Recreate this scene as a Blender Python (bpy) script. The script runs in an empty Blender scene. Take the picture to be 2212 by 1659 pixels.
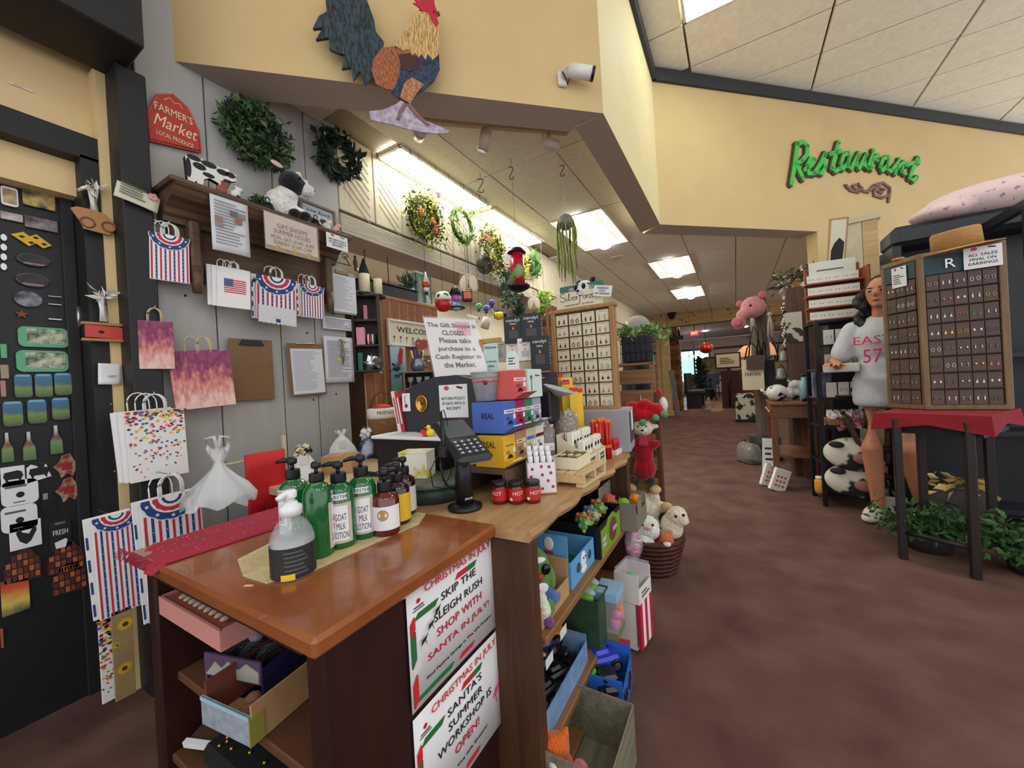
import bpy,math,random
from mathutils import Vector,Matrix,Euler
class _Rnd(random.Random):
 def gauss(self,m=0,s=1):
  while True:
   v=super().gauss(0,1)
   if abs(v)<1.75:return m+s*v
R=_Rnd(7)
pi=math.pi
C=bpy.context.scene.collection
sc=bpy.context.scene
F_PX,CX,CY,CAM_H=831.0,1106.0,829.5,1.10
_Y=Vector((1590-CX,800-CY,F_PX)).normalized()
_D=Vector((.055,1,0));_D=(_D-_D.dot(_Y)*_Y).normalized()
_X=_D.cross(_Y);_U=-_D
cam_d=bpy.data.cameras.new('camera');cam=bpy.data.objects.new('camera',cam_d);C.objects.link(cam)
cam_d.sensor_width=36;cam_d.lens=36*F_PX/2212;cam_d.clip_start=.02
right=Vector((_X[0],_Y[0],_U[0]));down=Vector((_X[1],_Y[1],_U[1]));fwd=Vector((_X[2],_Y[2],_U[2]))
M=Matrix.Identity(4)
for i in range(3):
 M[i][0]=right[i];M[i][1]=-down[i];M[i][2]=-fwd[i]
M[2][3]=CAM_H
cam.matrix_world=M
sc.camera=cam
w=bpy.data.worlds.new('world');sc.world=w;w.use_nodes=True
w.node_tree.nodes['Background'].inputs[0].default_value=(.92,.93,.96,1)
w.node_tree.nodes['Background'].inputs[1].default_value=1.4
sc.view_settings.view_transform='Standard';sc.view_settings.look='None'
sc.view_settings.gamma=1;sc.view_settings.use_curve_mapping=False
sc.view_settings.exposure=0.2
LIGHT=26.0
def at(px,py,x=None,y=None,z=None):
 d=Vector(((px-CX)/F_PX,(py-CY)/F_PX,1))
 r=Vector((d.dot(_X),d.dot(_Y),d.dot(_U)))
 t=x/r.x if x is not None else y/r.y if y is not None else(z-CAM_H)/r.z
 p=r*t;p.z+=CAM_H
 return p
def dep(p):return fwd.dot(Vector(p)-Vector((0,0,CAM_H)))
def mm(n,p):return n*dep(p)/F_PX
def face(p):return math.atan2(-p[0],p[1])
def lin(c):
 return tuple(((v/255)/12.92 if v/255<=.04045 else((v/255+.055)/1.055)**2.4)for v in c)+(1,)
MATS={}
def mat(name,col,rough=.6,metal=0,n=0,ns=20,bump=0,bs=60,emit=0,trans=0,alpha=1,coat=0,col2=None,sheen=0,ior=1.45,stretch=None,contrast=None,spec=.5):
 if name in MATS:return MATS[name]
 m=bpy.data.materials.new(name);m.use_nodes=True;MATS[name]=m
 nt=m.node_tree;b=nt.nodes['Principled BSDF'];I=b.inputs;L=nt.links.new
 I['Base Color'].default_value=lin(col);I['Roughness'].default_value=rough;I['Metallic'].default_value=metal
 I['Transmission Weight'].default_value=trans;I['Alpha'].default_value=alpha;I['Coat Weight'].default_value=coat
 I['Sheen Weight'].default_value=sheen;I['IOR'].default_value=ior;I['Specular IOR Level'].default_value=spec
 m.diffuse_color=lin(col)
 if emit:
  I['Emission Color'].default_value=lin(col);I['Emission Strength'].default_value=emit
 if n or bump or col2:
  tc=nt.nodes.new('ShaderNodeTexCoord');mp=nt.nodes.new('ShaderNodeMapping');L(tc.outputs['Object'],mp.inputs[0])
  if stretch:mp.inputs['Scale'].default_value=stretch
  if n or col2:
   t=nt.nodes.new('ShaderNodeTexNoise');t.inputs['Scale'].default_value=ns;t.inputs['Detail'].default_value=5
   L(mp.outputs[0],t.inputs[0])
   rmp=nt.nodes.new('ShaderNodeValToRGB');L(t.outputs[0],rmp.inputs[0])
   lo,hi=contrast or(.3,.7)
   rmp.color_ramp.elements[0].position=lo;rmp.color_ramp.elements[1].position=hi
   c2=lin(col2)if col2 else tuple(min(1,v*(1+n))for v in lin(col)[:3])+(1,)
   c1=lin(col)if col2 else tuple(v*(1-n)for v in lin(col)[:3])+(1,)
   rmp.color_ramp.elements[0].color=c1;rmp.color_ramp.elements[1].color=c2
   L(rmp.outputs[0],I['Base Color'])
  if bump:
   t2=nt.nodes.new('ShaderNodeTexNoise');t2.inputs['Scale'].default_value=bs;t2.inputs['Detail'].default_value=3
   L(mp.outputs[0],t2.inputs[0])
   bn=nt.nodes.new('ShaderNodeBump');bn.inputs['Strength'].default_value=bump;bn.inputs['Distance'].default_value=.01
   L(t2.outputs[0],bn.inputs['Height']);L(bn.outputs[0],I['Normal'])
 return m
def wood(name,c1,c2,ax='x',s=1.0,rough=.5,coat=0,knots=False):
 st={'x':(1.2,14,14),'y':(14,1.2,14),'z':(14,14,1.2)}[ax]
 return mat(name,c1,rough,col2=c2,ns=3*s,bump=.15,bs=6*s,stretch=st,coat=coat,contrast=(.32,.68))
def fuzzy(name,col,n=.18,bs=130,col2=None,contrast=None,ns=60):
 return mat(name,col,.95,n=n,ns=ns,bump=.9,bs=bs,sheen=.3,col2=col2,contrast=contrast,spec=.1)
WHITE=mat('white_paper',(225,224,226),.7);INK=mat('black_ink',(28,27,30),.7);REDINK=mat('red_ink',(186,28,50),.6)
BLACK=mat('black_plastic',(22,22,25),.4);BLACKM=mat('black_metal',(20,20,22),.45,.3);CHROME=mat('chrome',(205,205,208),.2,1)
GREYINK=mat('grey_ink',(90,90,96),.7);GOLD=mat('gold_metal',(205,160,70),.3,.9);SILVER=mat('silver_metal',(185,185,190),.3,.9)
CREAM=mat('cream_card',(222,212,182),.7);KRAFT=mat('kraft_card',(178,140,95),.8,n=.08,ns=30);GLASS=mat('clear_plastic',(235,240,242),.05,alpha=.09,spec=.8)
GREENINK=mat('green_ink',(38,118,62),.6);NAVY=mat('navy_print',(34,62,118),.7);CRIM=mat('crimson_print',(190,42,66),.7)
def glass(name,col,a=.45,r=.06):return mat(name,col,r,alpha=a,spec=.9)
class MB:
 def __init__(s):s.v=[];s.f=[];s.m=[];s.mats=[];s.T=Matrix.Identity(4);s.sm=[]
 def mi(s,m):
  if m not in s.mats:s.mats.append(m)
  return s.mats.index(m)
 def add(s,vs,fs,m,smooth=False):
  o=len(s.v);i=s.mi(m)
  s.v+=[tuple(s.T@Vector(p))for p in vs]
  for f in fs:s.f.append(tuple(o+k for k in f));s.m.append(i);s.sm.append(smooth)
  return s
 def box(s,c,d,m,bev=0,rot=None):
  x,y,z=d[0]/2,d[1]/2,d[2]/2
  T0=s.T
  s.T=T0@Matrix.Translation(c)@(rot if rot is not None else Matrix.Identity(4))
  if not bev:
   vs=[(-x,-y,-z),(x,-y,-z),(x,y,-z),(-x,y,-z),(-x,-y,z),(x,-y,z),(x,y,z),(-x,y,z)]
   s.add(vs,[(0,3,2,1),(4,5,6,7),(0,1,5,4),(1,2,6,5),(2,3,7,6),(3,0,4,7)],m)
  else:
   b=min(bev,x*.9,y*.9,z*.9)
   vs=[];idx={}
   for sx in(-1,1):
    for sy in(-1,1):
     for sz in(-1,1):
      for k,p in enumerate((((sx*x),sy*(y-b),sz*(z-b)),(sx*(x-b),sy*y,sz*(z-b)),(sx*(x-b),sy*(y-b),sz*z))):
       idx[(sx,sy,sz,k)]=len(vs);vs.append(p)
   g=lambda a,bb,c_,k:idx[(a,bb,c_,k)]
   fs=[]
   for t in(-1,1):
    fs.append((g(t,-1,-1,0),g(t,1,-1,0),g(t,1,1,0),g(t,-1,1,0))[::t])
    fs.append((g(-1,t,-1,1),g(-1,t,1,1),g(1,t,1,1),g(1,t,-1,1))[::t])
    fs.append((g(-1,-1,t,2),g(1,-1,t,2),g(1,1,t,2),g(-1,1,t,2))[::t])
   for a in(-1,1):
    for c_ in(-1,1):
     fs.append((g(a,c_,-1,0),g(a,c_,-1,1),g(a,c_,1,1),g(a,c_,1,0))[::(-a*c_)])
     fs.append((g(a,-1,c_,0),g(a,-1,c_,2),g(a,1,c_,2),g(a,1,c_,0))[::(a*c_)])
     fs.append((g(-1,a,c_,1),g(-1,a,c_,2),g(1,a,c_,2),g(1,a,c_,1))[::(-a*c_)])
     for e in(-1,1):
      fs.append((g(a,c_,e,0),g(a,c_,e,1),g(a,c_,e,2))[::(a*c_*e)])
   s.add(vs,fs,m)
  s.T=T0
  return s
 def quad(s,a,b,c,d,m):return s.add([a,b,c,d],[(0,1,2,3)],m)
 def lathe(s,prof,m,n=16,c=(0,0,0),smooth=True,sx=1,sy=1,ms=None):
  vs=[]
  for r,z in prof:
   for k in range(n):
    a=2*pi*k/n;vs.append((c[0]+r*sx*math.cos(a),c[1]+r*sy*math.sin(a),c[2]+z))
  for j in range(len(prof)-1):
   fs=[(j*n+k,j*n+(k+1)%n,(j+1)*n+(k+1)%n,(j+1)*n+k)for k in range(n)]
   if j==0:s.add(vs,fs,ms[j]if ms else m,smooth);o=len(s.v)-len(vs)
   else:
    i=s.mi(ms[j]if ms else m)
    for f in fs:s.f.append(tuple(o+q for q in f));s.m.append(i);s.sm.append(smooth)
  for j,rev in((0,True),(len(prof)-1,False)):
   if prof[j][0]>1e-5:
    f=[o+j*n+k for k in range(n)]
    s.f.append(tuple(f[::-1]if rev else f));s.m.append(s.mi((ms[0]if rev else ms[-1])if ms else m));s.sm.append(False)
  return s
 def cyl(s,p0,p1,r0,m,r1=None,n=12,smooth=True):
  p0,p1=Vector(p0),Vector(p1);d=p1-p0;L=d.length
  if L<1e-7:return s
  T0=s.T;s.T=T0@Matrix.Translation(p0)@d.to_track_quat('Z','Y').to_matrix().to_4x4()
  s.lathe([(r0,0),(r0 if r1 is None else r1,L)],m,n,smooth=smooth);s.T=T0
  return s
 def tube(s,pts,r,m,n=6,closed=False):
  pts=[Vector(p)for p in pts];k=len(pts);vs=[];fs=[]
  up=Vector((0,0,1))
  for i,p in enumerate(pts):
   a=pts[(i-1)%k]if closed or i else p;b=pts[(i+1)%k]if closed or i<k-1 else p
   t=(b-a).normalized()if(b-a).length>1e-9 else Vector((1,0,0))
   u=t.cross(up)
   if u.length<.05:u=t.cross(Vector((1,0,0)))
   u.normalize();v=u.cross(t)
   rr=r[i]if isinstance(r,(list,tuple))else r
   for j in range(n):
    q=2*pi*j/n;vs.append(p+u*(rr*math.cos(q))+v*(rr*math.sin(q)))
  for i in range(k if closed else k-1):
   for j in range(n):
    fs.append((i*n+j,((i+1)%k)*n+j,((i+1)%k)*n+(j+1)%n,i*n+(j+1)%n))
  if not closed:fs+=[tuple(range(n)),tuple(range((k-1)*n,k*n))[::-1]]
  return s.add(vs,fs,m,True)
 def ell(s,c,r,m,u=14,v=8,rot=None):
  T0=s.T;s.T=T0@Matrix.Translation(c)@(rot if rot is not None else Matrix.Identity(4))
  if not isinstance(r,(tuple,list)):r=(r,r,r)
  vs=[(0,0,-r[2])]
  for j in range(1,v):
   a=-pi/2+pi*j/v
   for k in range(u):
    q=2*pi*k/u;vs.append((r[0]*math.cos(a)*math.cos(q),r[1]*math.cos(a)*math.sin(q),r[2]*math.sin(a)))
  vs.append((0,0,r[2]));t=len(vs)-1
  fs=[(0,1+(k+1)%u,1+k)for k in range(u)]
  for j in range(v-2):
   for k in range(u):
    fs.append((1+j*u+k,1+j*u+(k+1)%u,1+(j+1)*u+(k+1)%u,1+(j+1)*u+k))
  fs+=[(t,1+(v-2)*u+k,1+(v-2)*u+(k+1)%u)for k in range(u)]
  s.add(vs,fs,m,True);s.T=T0
  return s
 def slab(s,pts,y0,y1,m,side=None):
  n=len(pts)
  A=sum(pts[i][0]*pts[(i+1)%n][1]-pts[(i+1)%n][0]*pts[i][1]for i in range(n))
  if A<0:pts=pts[::-1]
  vs=[(p[0],y0,p[1])for p in pts]+[(p[0],y1,p[1])for p in pts]
  s.add(vs,[tuple(range(n)),tuple(range(n,2*n))[::-1]],m)
  o=len(s.v)-2*n;i=s.mi(side or m)
  for k in range(n):
   s.f.append((o+k,o+n+k,o+n+(k+1)%n,o+(k+1)%n));s.m.append(i);s.sm.append(False)
  return s
 def ribbon(s,pts,wd,y0,y1,m):
  P=[Vector((p[0],p[1]))for p in pts];k=len(P);Lf=[];Rt=[]
  for i,p in enumerate(P):
   t=(P[min(i+1,k-1)]-P[max(i-1,0)]);t=t.normalized()if t.length>1e-9 else Vector((1,0))
   nn=Vector((-t.y,t.x))*((wd[i]if isinstance(wd,(list,tuple))else wd)/2)
   Lf.append(p+nn);Rt.append(p-nn)
  for i in range(k-1):s.slab([tuple(Rt[i]),tuple(Rt[i+1]),tuple(Lf[i+1]),tuple(Lf[i])],y0,y1,m)
  return s
 def leaves(s,pts,size,m,jit=.6,n=None,up=0,aspect=.45):
  for p in pts:
   mm_=m[R.randrange(len(m))]if isinstance(m,(list,tuple))else m
   L=size*R.uniform(1-jit,1+jit)
   d=Vector((R.gauss(0,1),R.gauss(0,1),R.gauss(0,1)+up)).normalized()
   q=d.cross(Vector((R.gauss(0,1),R.gauss(0,1),R.gauss(0,1)))).normalized()*L*aspect/1
   c=d.cross(q).normalized()*L*.08
   p=Vector(p);a=p;b=p+d*L;mdl=p+d*L*.5
   s.add([a,mdl+q*.5+c,b,mdl-q*.5+c],[(0,1,2),(0,2,3)],mm_)
  return s
 def mesh(s,name):
  me=bpy.data.meshes.new(name);me.from_pydata(s.v,[],s.f)
  for m in s.mats:me.materials.append(m)
  me.polygons.foreach_set('material_index',s.m);me.polygons.foreach_set('use_smooth',s.sm)
  me.update();return me
def RZ(a):return Matrix.Rotation(a,4,'Z')
def RX(a):return Matrix.Rotation(a,4,'X')
def RY(a):return Matrix.Rotation(a,4,'Y')
def thing(name,label,cat,loc=(0,0,0),rz=0,group=None,rot=None):
 o=bpy.data.objects.new(name,None);C.objects.link(o);o.empty_display_size=.02
 o.location=loc;o.rotation_euler=rot if rot is not None else(0,0,rz)
 o['label']=label;o['category']=cat
 if group:o['group']=group
 return o
def part(parent,name,mb,label=None,kind=None,loc=None,rot=None):
 me=mb if isinstance(mb,bpy.types.Mesh)else mb.mesh(name)
 o=bpy.data.objects.new(name,me);C.objects.link(o);o.parent=parent
 if loc is not None:o.location=loc
 if rot is not None:o.rotation_euler=rot
 if label:o['label']=label
 if kind:o['kind']=kind
 return o
def solo(name,label,cat,mb,loc=(0,0,0),rz=0,group=None,rot=None,kind=None):
 me=mb if isinstance(mb,bpy.types.Mesh)else mb.mesh(name)
 o=bpy.data.objects.new(name,me);C.objects.link(o)
 o.location=loc;o.rotation_euler=rot if rot is not None else(0,0,rz)
 o['label']=label;o['category']=cat
 if group:o['group']=group
 if kind:o['kind']=kind
 return o
def struct(name,mb,loc=(0,0,0),rz=0,label=None):
 me=mb if isinstance(mb,bpy.types.Mesh)else mb.mesh(name)
 o=bpy.data.objects.new(name,me);C.objects.link(o);o['kind']='structure'
 o.location=loc;o.rotation_euler=(0,0,rz)
 if label:o['label']=label
 return o
def dup(root,loc,rz,label=None,rot=None):
 r=root.copy();C.objects.link(r);r.location=loc;r.rotation_euler=rot if rot is not None else(0,0,rz)
 if label:r['label']=label
 for ch in list(root.children):
  c=ch.copy();C.objects.link(c);c.parent=r
  for g in list(ch.children):
   d=g.copy();C.objects.link(d);d.parent=c
 return r
def remesh(o,vox,smooth=6):
 m=o.modifiers.new('join','REMESH');m.mode='VOXEL';m.voxel_size=vox;m.use_smooth_shade=True
 if smooth:
  s_=o.modifiers.new('soften','SMOOTH');s_.iterations=smooth;s_.factor=.5
 return o
def textmesh(s,size,m,width=None,ext=.0004,align='CENTER',shear=0,bold=0,height=None,spacing=1):
 cu=bpy.data.curves.new('lettering','FONT');cu.body=s;cu.size=size;cu.align_x=align;cu.align_y='CENTER'
 cu.extrude=ext;cu.resolution_u=2;cu.shear=shear;cu.offset=bold;cu.space_line=.95;cu.space_character=spacing
 ob=bpy.data.objects.new('lettering',cu)
 me=bpy.data.meshes.new_from_object(ob)
 bpy.data.objects.remove(ob);bpy.data.curves.remove(cu)
 me.materials.clear();me.materials.append(m)
 if len(me.vertices)and(width or height):
  xs=[v.co.x for v in me.vertices];ys=[v.co.y for v in me.vertices]
  kx=width/max(1e-6,max(xs)-min(xs))if width else 1
  ky=height/max(1e-6,max(ys)-min(ys))if height else(min(kx,1.25)if width else 1)
  if not width:kx=ky
  me.transform(Matrix.Diagonal((kx,ky,1,1)))
 me.transform(Matrix.Rotation(pi/2,4,'X'))
 return me
def text(parent,s,size,m,x=0,z=0,y=-.001,**k):
 rot=k.pop('rot',None);nm=k.pop('name','lettering');lab=k.pop('label',None)
 o=part(parent,nm,textmesh(s,size,m,**k),lab);o.location=(x,y,z)
 if rot is not None:o.rotation_euler=rot
 return o
def lines(mb,x0,x1,z0,z1,n,m,y=-.0008,h=.35,fill=(.55,1)):
 st=(z1-z0)/n
 for i in range(n):
  zz=z1-(i+.5)*st;xx=x0+(x1-x0)*R.uniform(*fill)
  mb.box(((x0+xx)/2,y,zz),(xx-x0,.0006,st*h),m)
def bars(parent,w,h,n,m,x=0,z=0,y=-.001,name='small_print'):
 b=MB();lines(b,x-w/2,x+w/2,z-h/2,z+h/2,n,m,y);return part(parent,name,b,kind='stuff')
def ordn(i):return['first','second','third','fourth','fifth','sixth','seventh','eighth','ninth','tenth','eleventh','twelfth'][i]
YEL=mat('yellow_wall_paint',(204,178,128),.75,n=.04,ns=3,bump=.08,bs=220)
TAN=mat('tan_wall_paint',(226,198,146),.75,n=.05,ns=4,bump=.1,bs=200)
GREYW=mat('grey_painted_board',(164,162,158),.7,n=.06,ns=3,bump=.12,bs=40,stretch=(6,6,.6))
SAWN=mat('pale_rough_sawn_wood',(196,186,160),.8,n=.1,ns=6,bump=.25,bs=30,stretch=(3,3,1))
SOFU=mat('mauve_grey_paint',(176,162,152),.8)
TRIMB=mat('slate_black_trim',(46,51,54),.6);BLKW=mat('black_painted_wood',(27,27,29),.55,n=.1,ns=6)
TILE=mat('ceiling_tile_low',(226,220,208),.95,n=.06,ns=30,bump=.2,bs=160)
TILEH=mat('ceiling_tile_high',(238,230,212),.95,n=.06,ns=16,bump=.2,bs=120)
GRID=mat('ceiling_grid',(165,152,132),.8)
def carpet_mat():
 m=mat('maroon_brown_carpet',(88,64,58),.97,col2=(116,88,78),ns=4.5,bump=.5,bs=420,contrast=(.3,.75),spec=.1)
 return m
CARPET=carpet_mat();DARKCARP=CARPET
DIFF=mat('light_diffuser',(250,250,246),.4,emit=LIGHT)
PANEL_TRIM=mat('troffer_frame',(214,208,192),.6)
b=MB();b.box((0,5,-.02),(9,13.6,.04),CARPET);b.box((0,-2,-.021),(9,2,.04),CARPET)
struct('floor',b,label='maroon brown carpet')
PLK=wood('restaurant_plank_floor',(118,84,70),(150,112,94),'y',1,.3)
fl2=MB();fl2.box((-.5,19,-.02),(14,14.4,.04),mat('plank_gap',(70,48,40),.8))
fo=struct('floor_restaurant',fl2,label='brown plank floor of the restaurant')
pk=MB();pk.box((0,0,0),(.27,2.35,.008),PLK);pkm=pk.mesh('floor_plank')
for i in range(12):
 for j in range(3):
  o=part(fo,'floor_plank',pkm);o.location=(-2.2+i*.28,13.05+j*2.4+(i%2)*.5,.003)
DX=-2.19;WX=-2.0
b=MB()
b.box((-2.17,.0,2.4),(.08,1.2,1.0),TAN)
b.box((-2.1,.532,1.2),(.1,.06,2.4),TAN)
b.box((-2.17,-.9,1.5),(.08,.9,3),TAN)
wl=struct('wall_left',b,label='tan wall around the black door')
b=MB();b.box((DX-.03,.02,1.02),(.05,.9,2.04),mat('black_door_board',(20,21,24),.5,n=.1,ns=5))
d1=struct('door_1',b,label='black door used as a magnet board')
b=MB();b.box((-2.12,.485,1.02),(.11,.065,2.04),BLKW);b.box((-2.12,.05,2.075),(.11,.94,.09),BLKW)
part(d1,'door_frame',b)
b=MB();b.box((DX+.003,.435,1.0),(.012,.035,2.0),BLKW,.003);part(d1,'door_stop',b)
for z in(.55,1.45):
 b=MB();b.cyl((DX+.01,.45,z-.04),(DX+.01,.45,z+.04),.006,SILVER);part(d1,'hinge',b)
b=MB();b.box((-1.92,.0,2.73),(.27,1.14,.7),BLKW,.006);struct('trim_1',b,label='black header beam')
b=MB();b.box((-2.0,.573,1.19),(.12,.088,2.38),BLKW,.004);struct('trim_2',b,label='black corner post')
b=MB();b.box((-2.06,1.04,1.4),(.06,.9,2.8),mat('board_joint',(70,68,66),.9))
wg=struct('wall_grey',b,label='grey painted board wall')
edges=[.6,.835,1.115,1.3,1.5]
for i in range(4):
 b=MB();y0,y1=edges[i],edges[i+1]
 b.box((WX-.015,(y0+y1)/2,1.4),(.03,y1-y0-.005,2.8),GREYW,.003);part(wg,'board',b)
 kn=MB()
 for _ in range(5):kn.ell((WX+.001,R.uniform(y0+.03,y1-.03),R.uniform(1.0,2.5)),(.002,.006,.006),mat('nail_hole',(45,42,42),.9),6,4)
 part(wg,'knot',kn,kind='stuff')
b=MB();b.box((-2.13,6.2,2.45),(.14,9.4,.5),mat('board_joint',(70,68,66),.9));wo=struct('wall_opening',b,label='pale rough sawn boards over the opening')
y=1.5;k=0
while y<10.8:
 wd=(.27,.24,.31)[k%3];b=MB()
 b.box((WX-.02,y+wd/2,2.44),(.04,wd-.006,.48),SAWN,.004)
 if y<4:
  for q in range(8):
   z0=2.24+q*.055
   b.box((WX+.0008,y+wd/2,z0+.02),(.002,wd*.95,.006),mat('saw_groove',(160,148,124),.9),rot=RX(-.75))
 part(wo,'board',b);y+=wd;k+=1
b=MB();b.box((-2.13,6.2,2.13),(.27,9.4,.1),mat('beam_pale_wood',(168,160,140),.8,n=.12,ns=5,bump=.25,bs=20,stretch=(4,.7,4)),.006);part(wo,'beam',b)
b=MB();b.box((-2.12,6.2,2.07),(.26,9.4,.02),SOFU);part(wo,'beam_underside',b)
FARW=mat('far_room_wall',(190,178,152),.85,n=.05)
b=MB();b.box((-4.4,5.5,1.35),(.08,11,2.7),FARW);b.box((-3.3,.6,1.35),(2.2,.08,2.7),FARW);struct('wall_far_room',b)
b=MB();b.box((-3.25,5.5,2.7),(2.3,10.4,.04),TILE);cfr=struct('ceiling_far_room',b)
for yy in(2.7,4.7,6.9):
 b=MB();b.box((-3.2,yy,2.675),(.5,1.0,.02),DIFF);part(cfr,'light_panel',b)
b=MB()
y=5.0
b.box((-2.1,7.9,1.0),(.1,5.8,2.06),mat('board_joint',(70,68,66),.9));wf=struct('wall_left_far',b,label='pale board wall behind the counter')
k=0
while y<10.7:
 b=MB();b.box((-2.035,y+.2,1.03),(.04,.394,2.06),SAWN,.004);part(wf,'board',b);y+=.4;k+=1
P0=Vector((-1.99,.744));P1=Vector((-.562,2.122));P2=Vector((-.567,3.98));P3=Vector((.827,5.303))
dd=(P1-P0).normalized();nn=Vector((-dd.y,dd.x));ZS=2.55;ZT=4.05
def prism(mb,poly,z0,z1,m,under=None):
 n=len(poly);A=sum(poly[i][0]*poly[(i+1)%n][1]-poly[(i+1)%n][0]*poly[i][1]for i in range(n))
 if A<0:poly=poly[::-1]
 vs=[(p[0],p[1],z0)for p in poly]+[(p[0],p[1],z1)for p in poly]
 mb.add(vs,[tuple(range(n,2*n))]+[(k,(k+1)%n,n+(k+1)%n,n+k)for k in range(n)],m)
 mb.add(vs[:n],[tuple(range(n))[::-1]],under or m)
Pm=P0-dd*.7
b=MB();prism(b,[Pm,P1,P1+Vector((-.17,.0)),P1+Vector((-.17,0))-dd*.001+nn*.06,Pm+nn*.2],ZS,ZT,YEL,SOFU)
struct('wall_soffit',b,label='yellow soffit with mauve underside')
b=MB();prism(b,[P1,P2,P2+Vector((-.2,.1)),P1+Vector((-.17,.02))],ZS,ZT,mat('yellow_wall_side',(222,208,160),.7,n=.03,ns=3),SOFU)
struct('wall_soffit_side',b,label='pale yellow side of the soffit')
P4=P3+dd*5
b=MB();prism(b,[P2,P3,P3+nn*.2,P2+nn*.2+Vector((-.05,0))],ZS,ZT,YEL,SOFU)
prism(b,[P3,P4,P4+nn*.12,P3+nn*.12],0,ZT,YEL)
struct('wall_restaurant',b,label='yellow wall above the passage')
b=MB()
for A,B in((P1,P2),(P2,P4)):
 dv=(B-A).normalized();nv=Vector((dv.y,-dv.x))
 prism(b,[A-dv*.3 if A is P1 else A,B,B+nv*.035,(A-dv*.3 if A is P1 else A)+nv*.035],3.93,4.05,TRIMB)
struct('trim_3',b,label='slate black ceiling trim')
b=MB();b.box((2.0,3.2,4.14),(9,9.4,.04),GRID);ch=struct('ceiling_high',b,label='high tiled ceiling')
t=MB();t.box((0,0,0),(1.075,.522,.03),TILEH,.004);tm=t.mesh('ceiling_tile')
panels=[(0,-1),(1,-9),(2,-7),(2,-3),(3,-9),(4,-5)]  # all but the first are out of view, added to brighten camera-facing sides
for i in range(-2,5):
 for j in range(-9,8):
  cx_=-.25+1.093*(i+.5);cy_=3.67+.54*(j+.5)
  side=(Vector((cx_,cy_))-P2)
  if side.dot(nn)>.5 or cx_<-2.3:continue
  if(i,j)in panels:continue
  o=part(ch,'ceiling_tile',tm);o.location=(cx_,cy_,4.085)
for k,(i,j)in enumerate(panels):
 cx_=-.25+1.093*(i+.5);cy_=3.67+.54*(j+.5)
 T=thing('ceiling_light',['rectangular light panel at the top edge of the high ceiling','added unseen light panel in the high ceiling behind the viewer, left','added unseen light panel in the high ceiling behind the viewer, right','added unseen light panel in the high ceiling over the right aisle','added unseen light panel in the high ceiling farthest behind the viewer','added unseen light panel in the high ceiling right above the viewer'][k],'light',(cx_,cy_,4.07),group='high ceiling lights')
 b=MB();b.box((0,0,.003),(1.04,.49,.01),mat('panel_diffuser',(240,250,244),.4,emit=LIGHT*.32));part(T,'diffuser',b)
 b=MB()
 for sx in(-1,1):b.box((sx*.53,0,0),(.02,.52,.02),PANEL_TRIM)
 for sy in(-1,1):b.box((0,sy*.255,0),(1.08,.02,.02),PANEL_TRIM)
 part(T,'frame',b)
ZC=2.66
b=MB();prism(b,[P0+nn*.1,P1+nn*.05,P2+nn*.1,P3+nn*.15,Vector((1.9,6.4)),Vector((1.9,10.9)),Vector((-2.05,10.9)),Vector((-2.05,.9))],ZC+.03,ZC+.06,GRID);cl=struct('ceiling',b,label='low tiled ceiling over the gift shop')
lights={(1,3.5):'trough light beside the hanging string-of-pearls planter',(0,5.6):'trough light, middle one along the low ceiling',(0,7.7):'trough light nearest the plank beam at the far end'}
def intile(x0,x1,y0,y1):
 for q in((x0,y0),(x1,y0),(x0,y1),(x1,y1)):
  v=Vector(q)
  if q[0]>-.62 and q[1]<4.0:return False
  if(v-P0).dot(nn)<.12:return False
  if q[0]>-.6 and(v-P2).dot(nn)<.2:return False
 return True
def cliptile(poly,p,n_):
 out=[]
 for i in range(len(poly)):
  a,c_=poly[i],poly[(i+1)%len(poly)];da=(a-p).dot(n_);dc=(c_-p).dot(n_)
  if da>=0:out.append(a)
  if da*dc<0:out.append(a+(c_-a)*(da/(da-dc)))
 return out
tfull=MB();tfull.box((0,0,0),(.522,1.04,.025),TILE,.004);tfm=tfull.mesh('ceiling_tile')
xs=[-2.0,-1.79,-1.52,-.99,-.46,.07,.6,1.13,1.66]
for i in range(len(xs)-1):
 for j in range(-3,7):
  x0,x1=xs[i],xs[i+1];y0=3.5+1.05*j;y1=y0+1.05
  li={2:1,3:0}.get(i)
  if li is not None and(li,round(y0,2))in lights:continue
  if i==0 and j in(-2,-1):continue
  if i==0 and j==0:continue
  if i>1 and intile(x0,x1,y0,y1)and abs(x1-x0-.53)<.01:
   o=part(cl,'ceiling_tile',tfm);o.location=((x0+x1)/2,(y0+y1)/2,ZC+.0125);continue
  poly=[Vector((x0+.004,y0+.005)),Vector((x1-.004,y0+.005)),Vector((x1-.004,y1-.005)),Vector((x0+.004,y1-.005))]
  poly=cliptile(poly,P0+nn*.12,nn)if x0<-.6 else cliptile(poly,P2+nn*.15,nn)
  if x0<-.6 and x1>-.75 and y0<4:poly=cliptile(poly,Vector((-.73,0)),Vector((-1,0)))if poly else poly
  if len(poly)<3:continue
  b=MB();prism(b,poly,ZC,ZC+.025,TILE);part(cl,'ceiling_tile',b)
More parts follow.
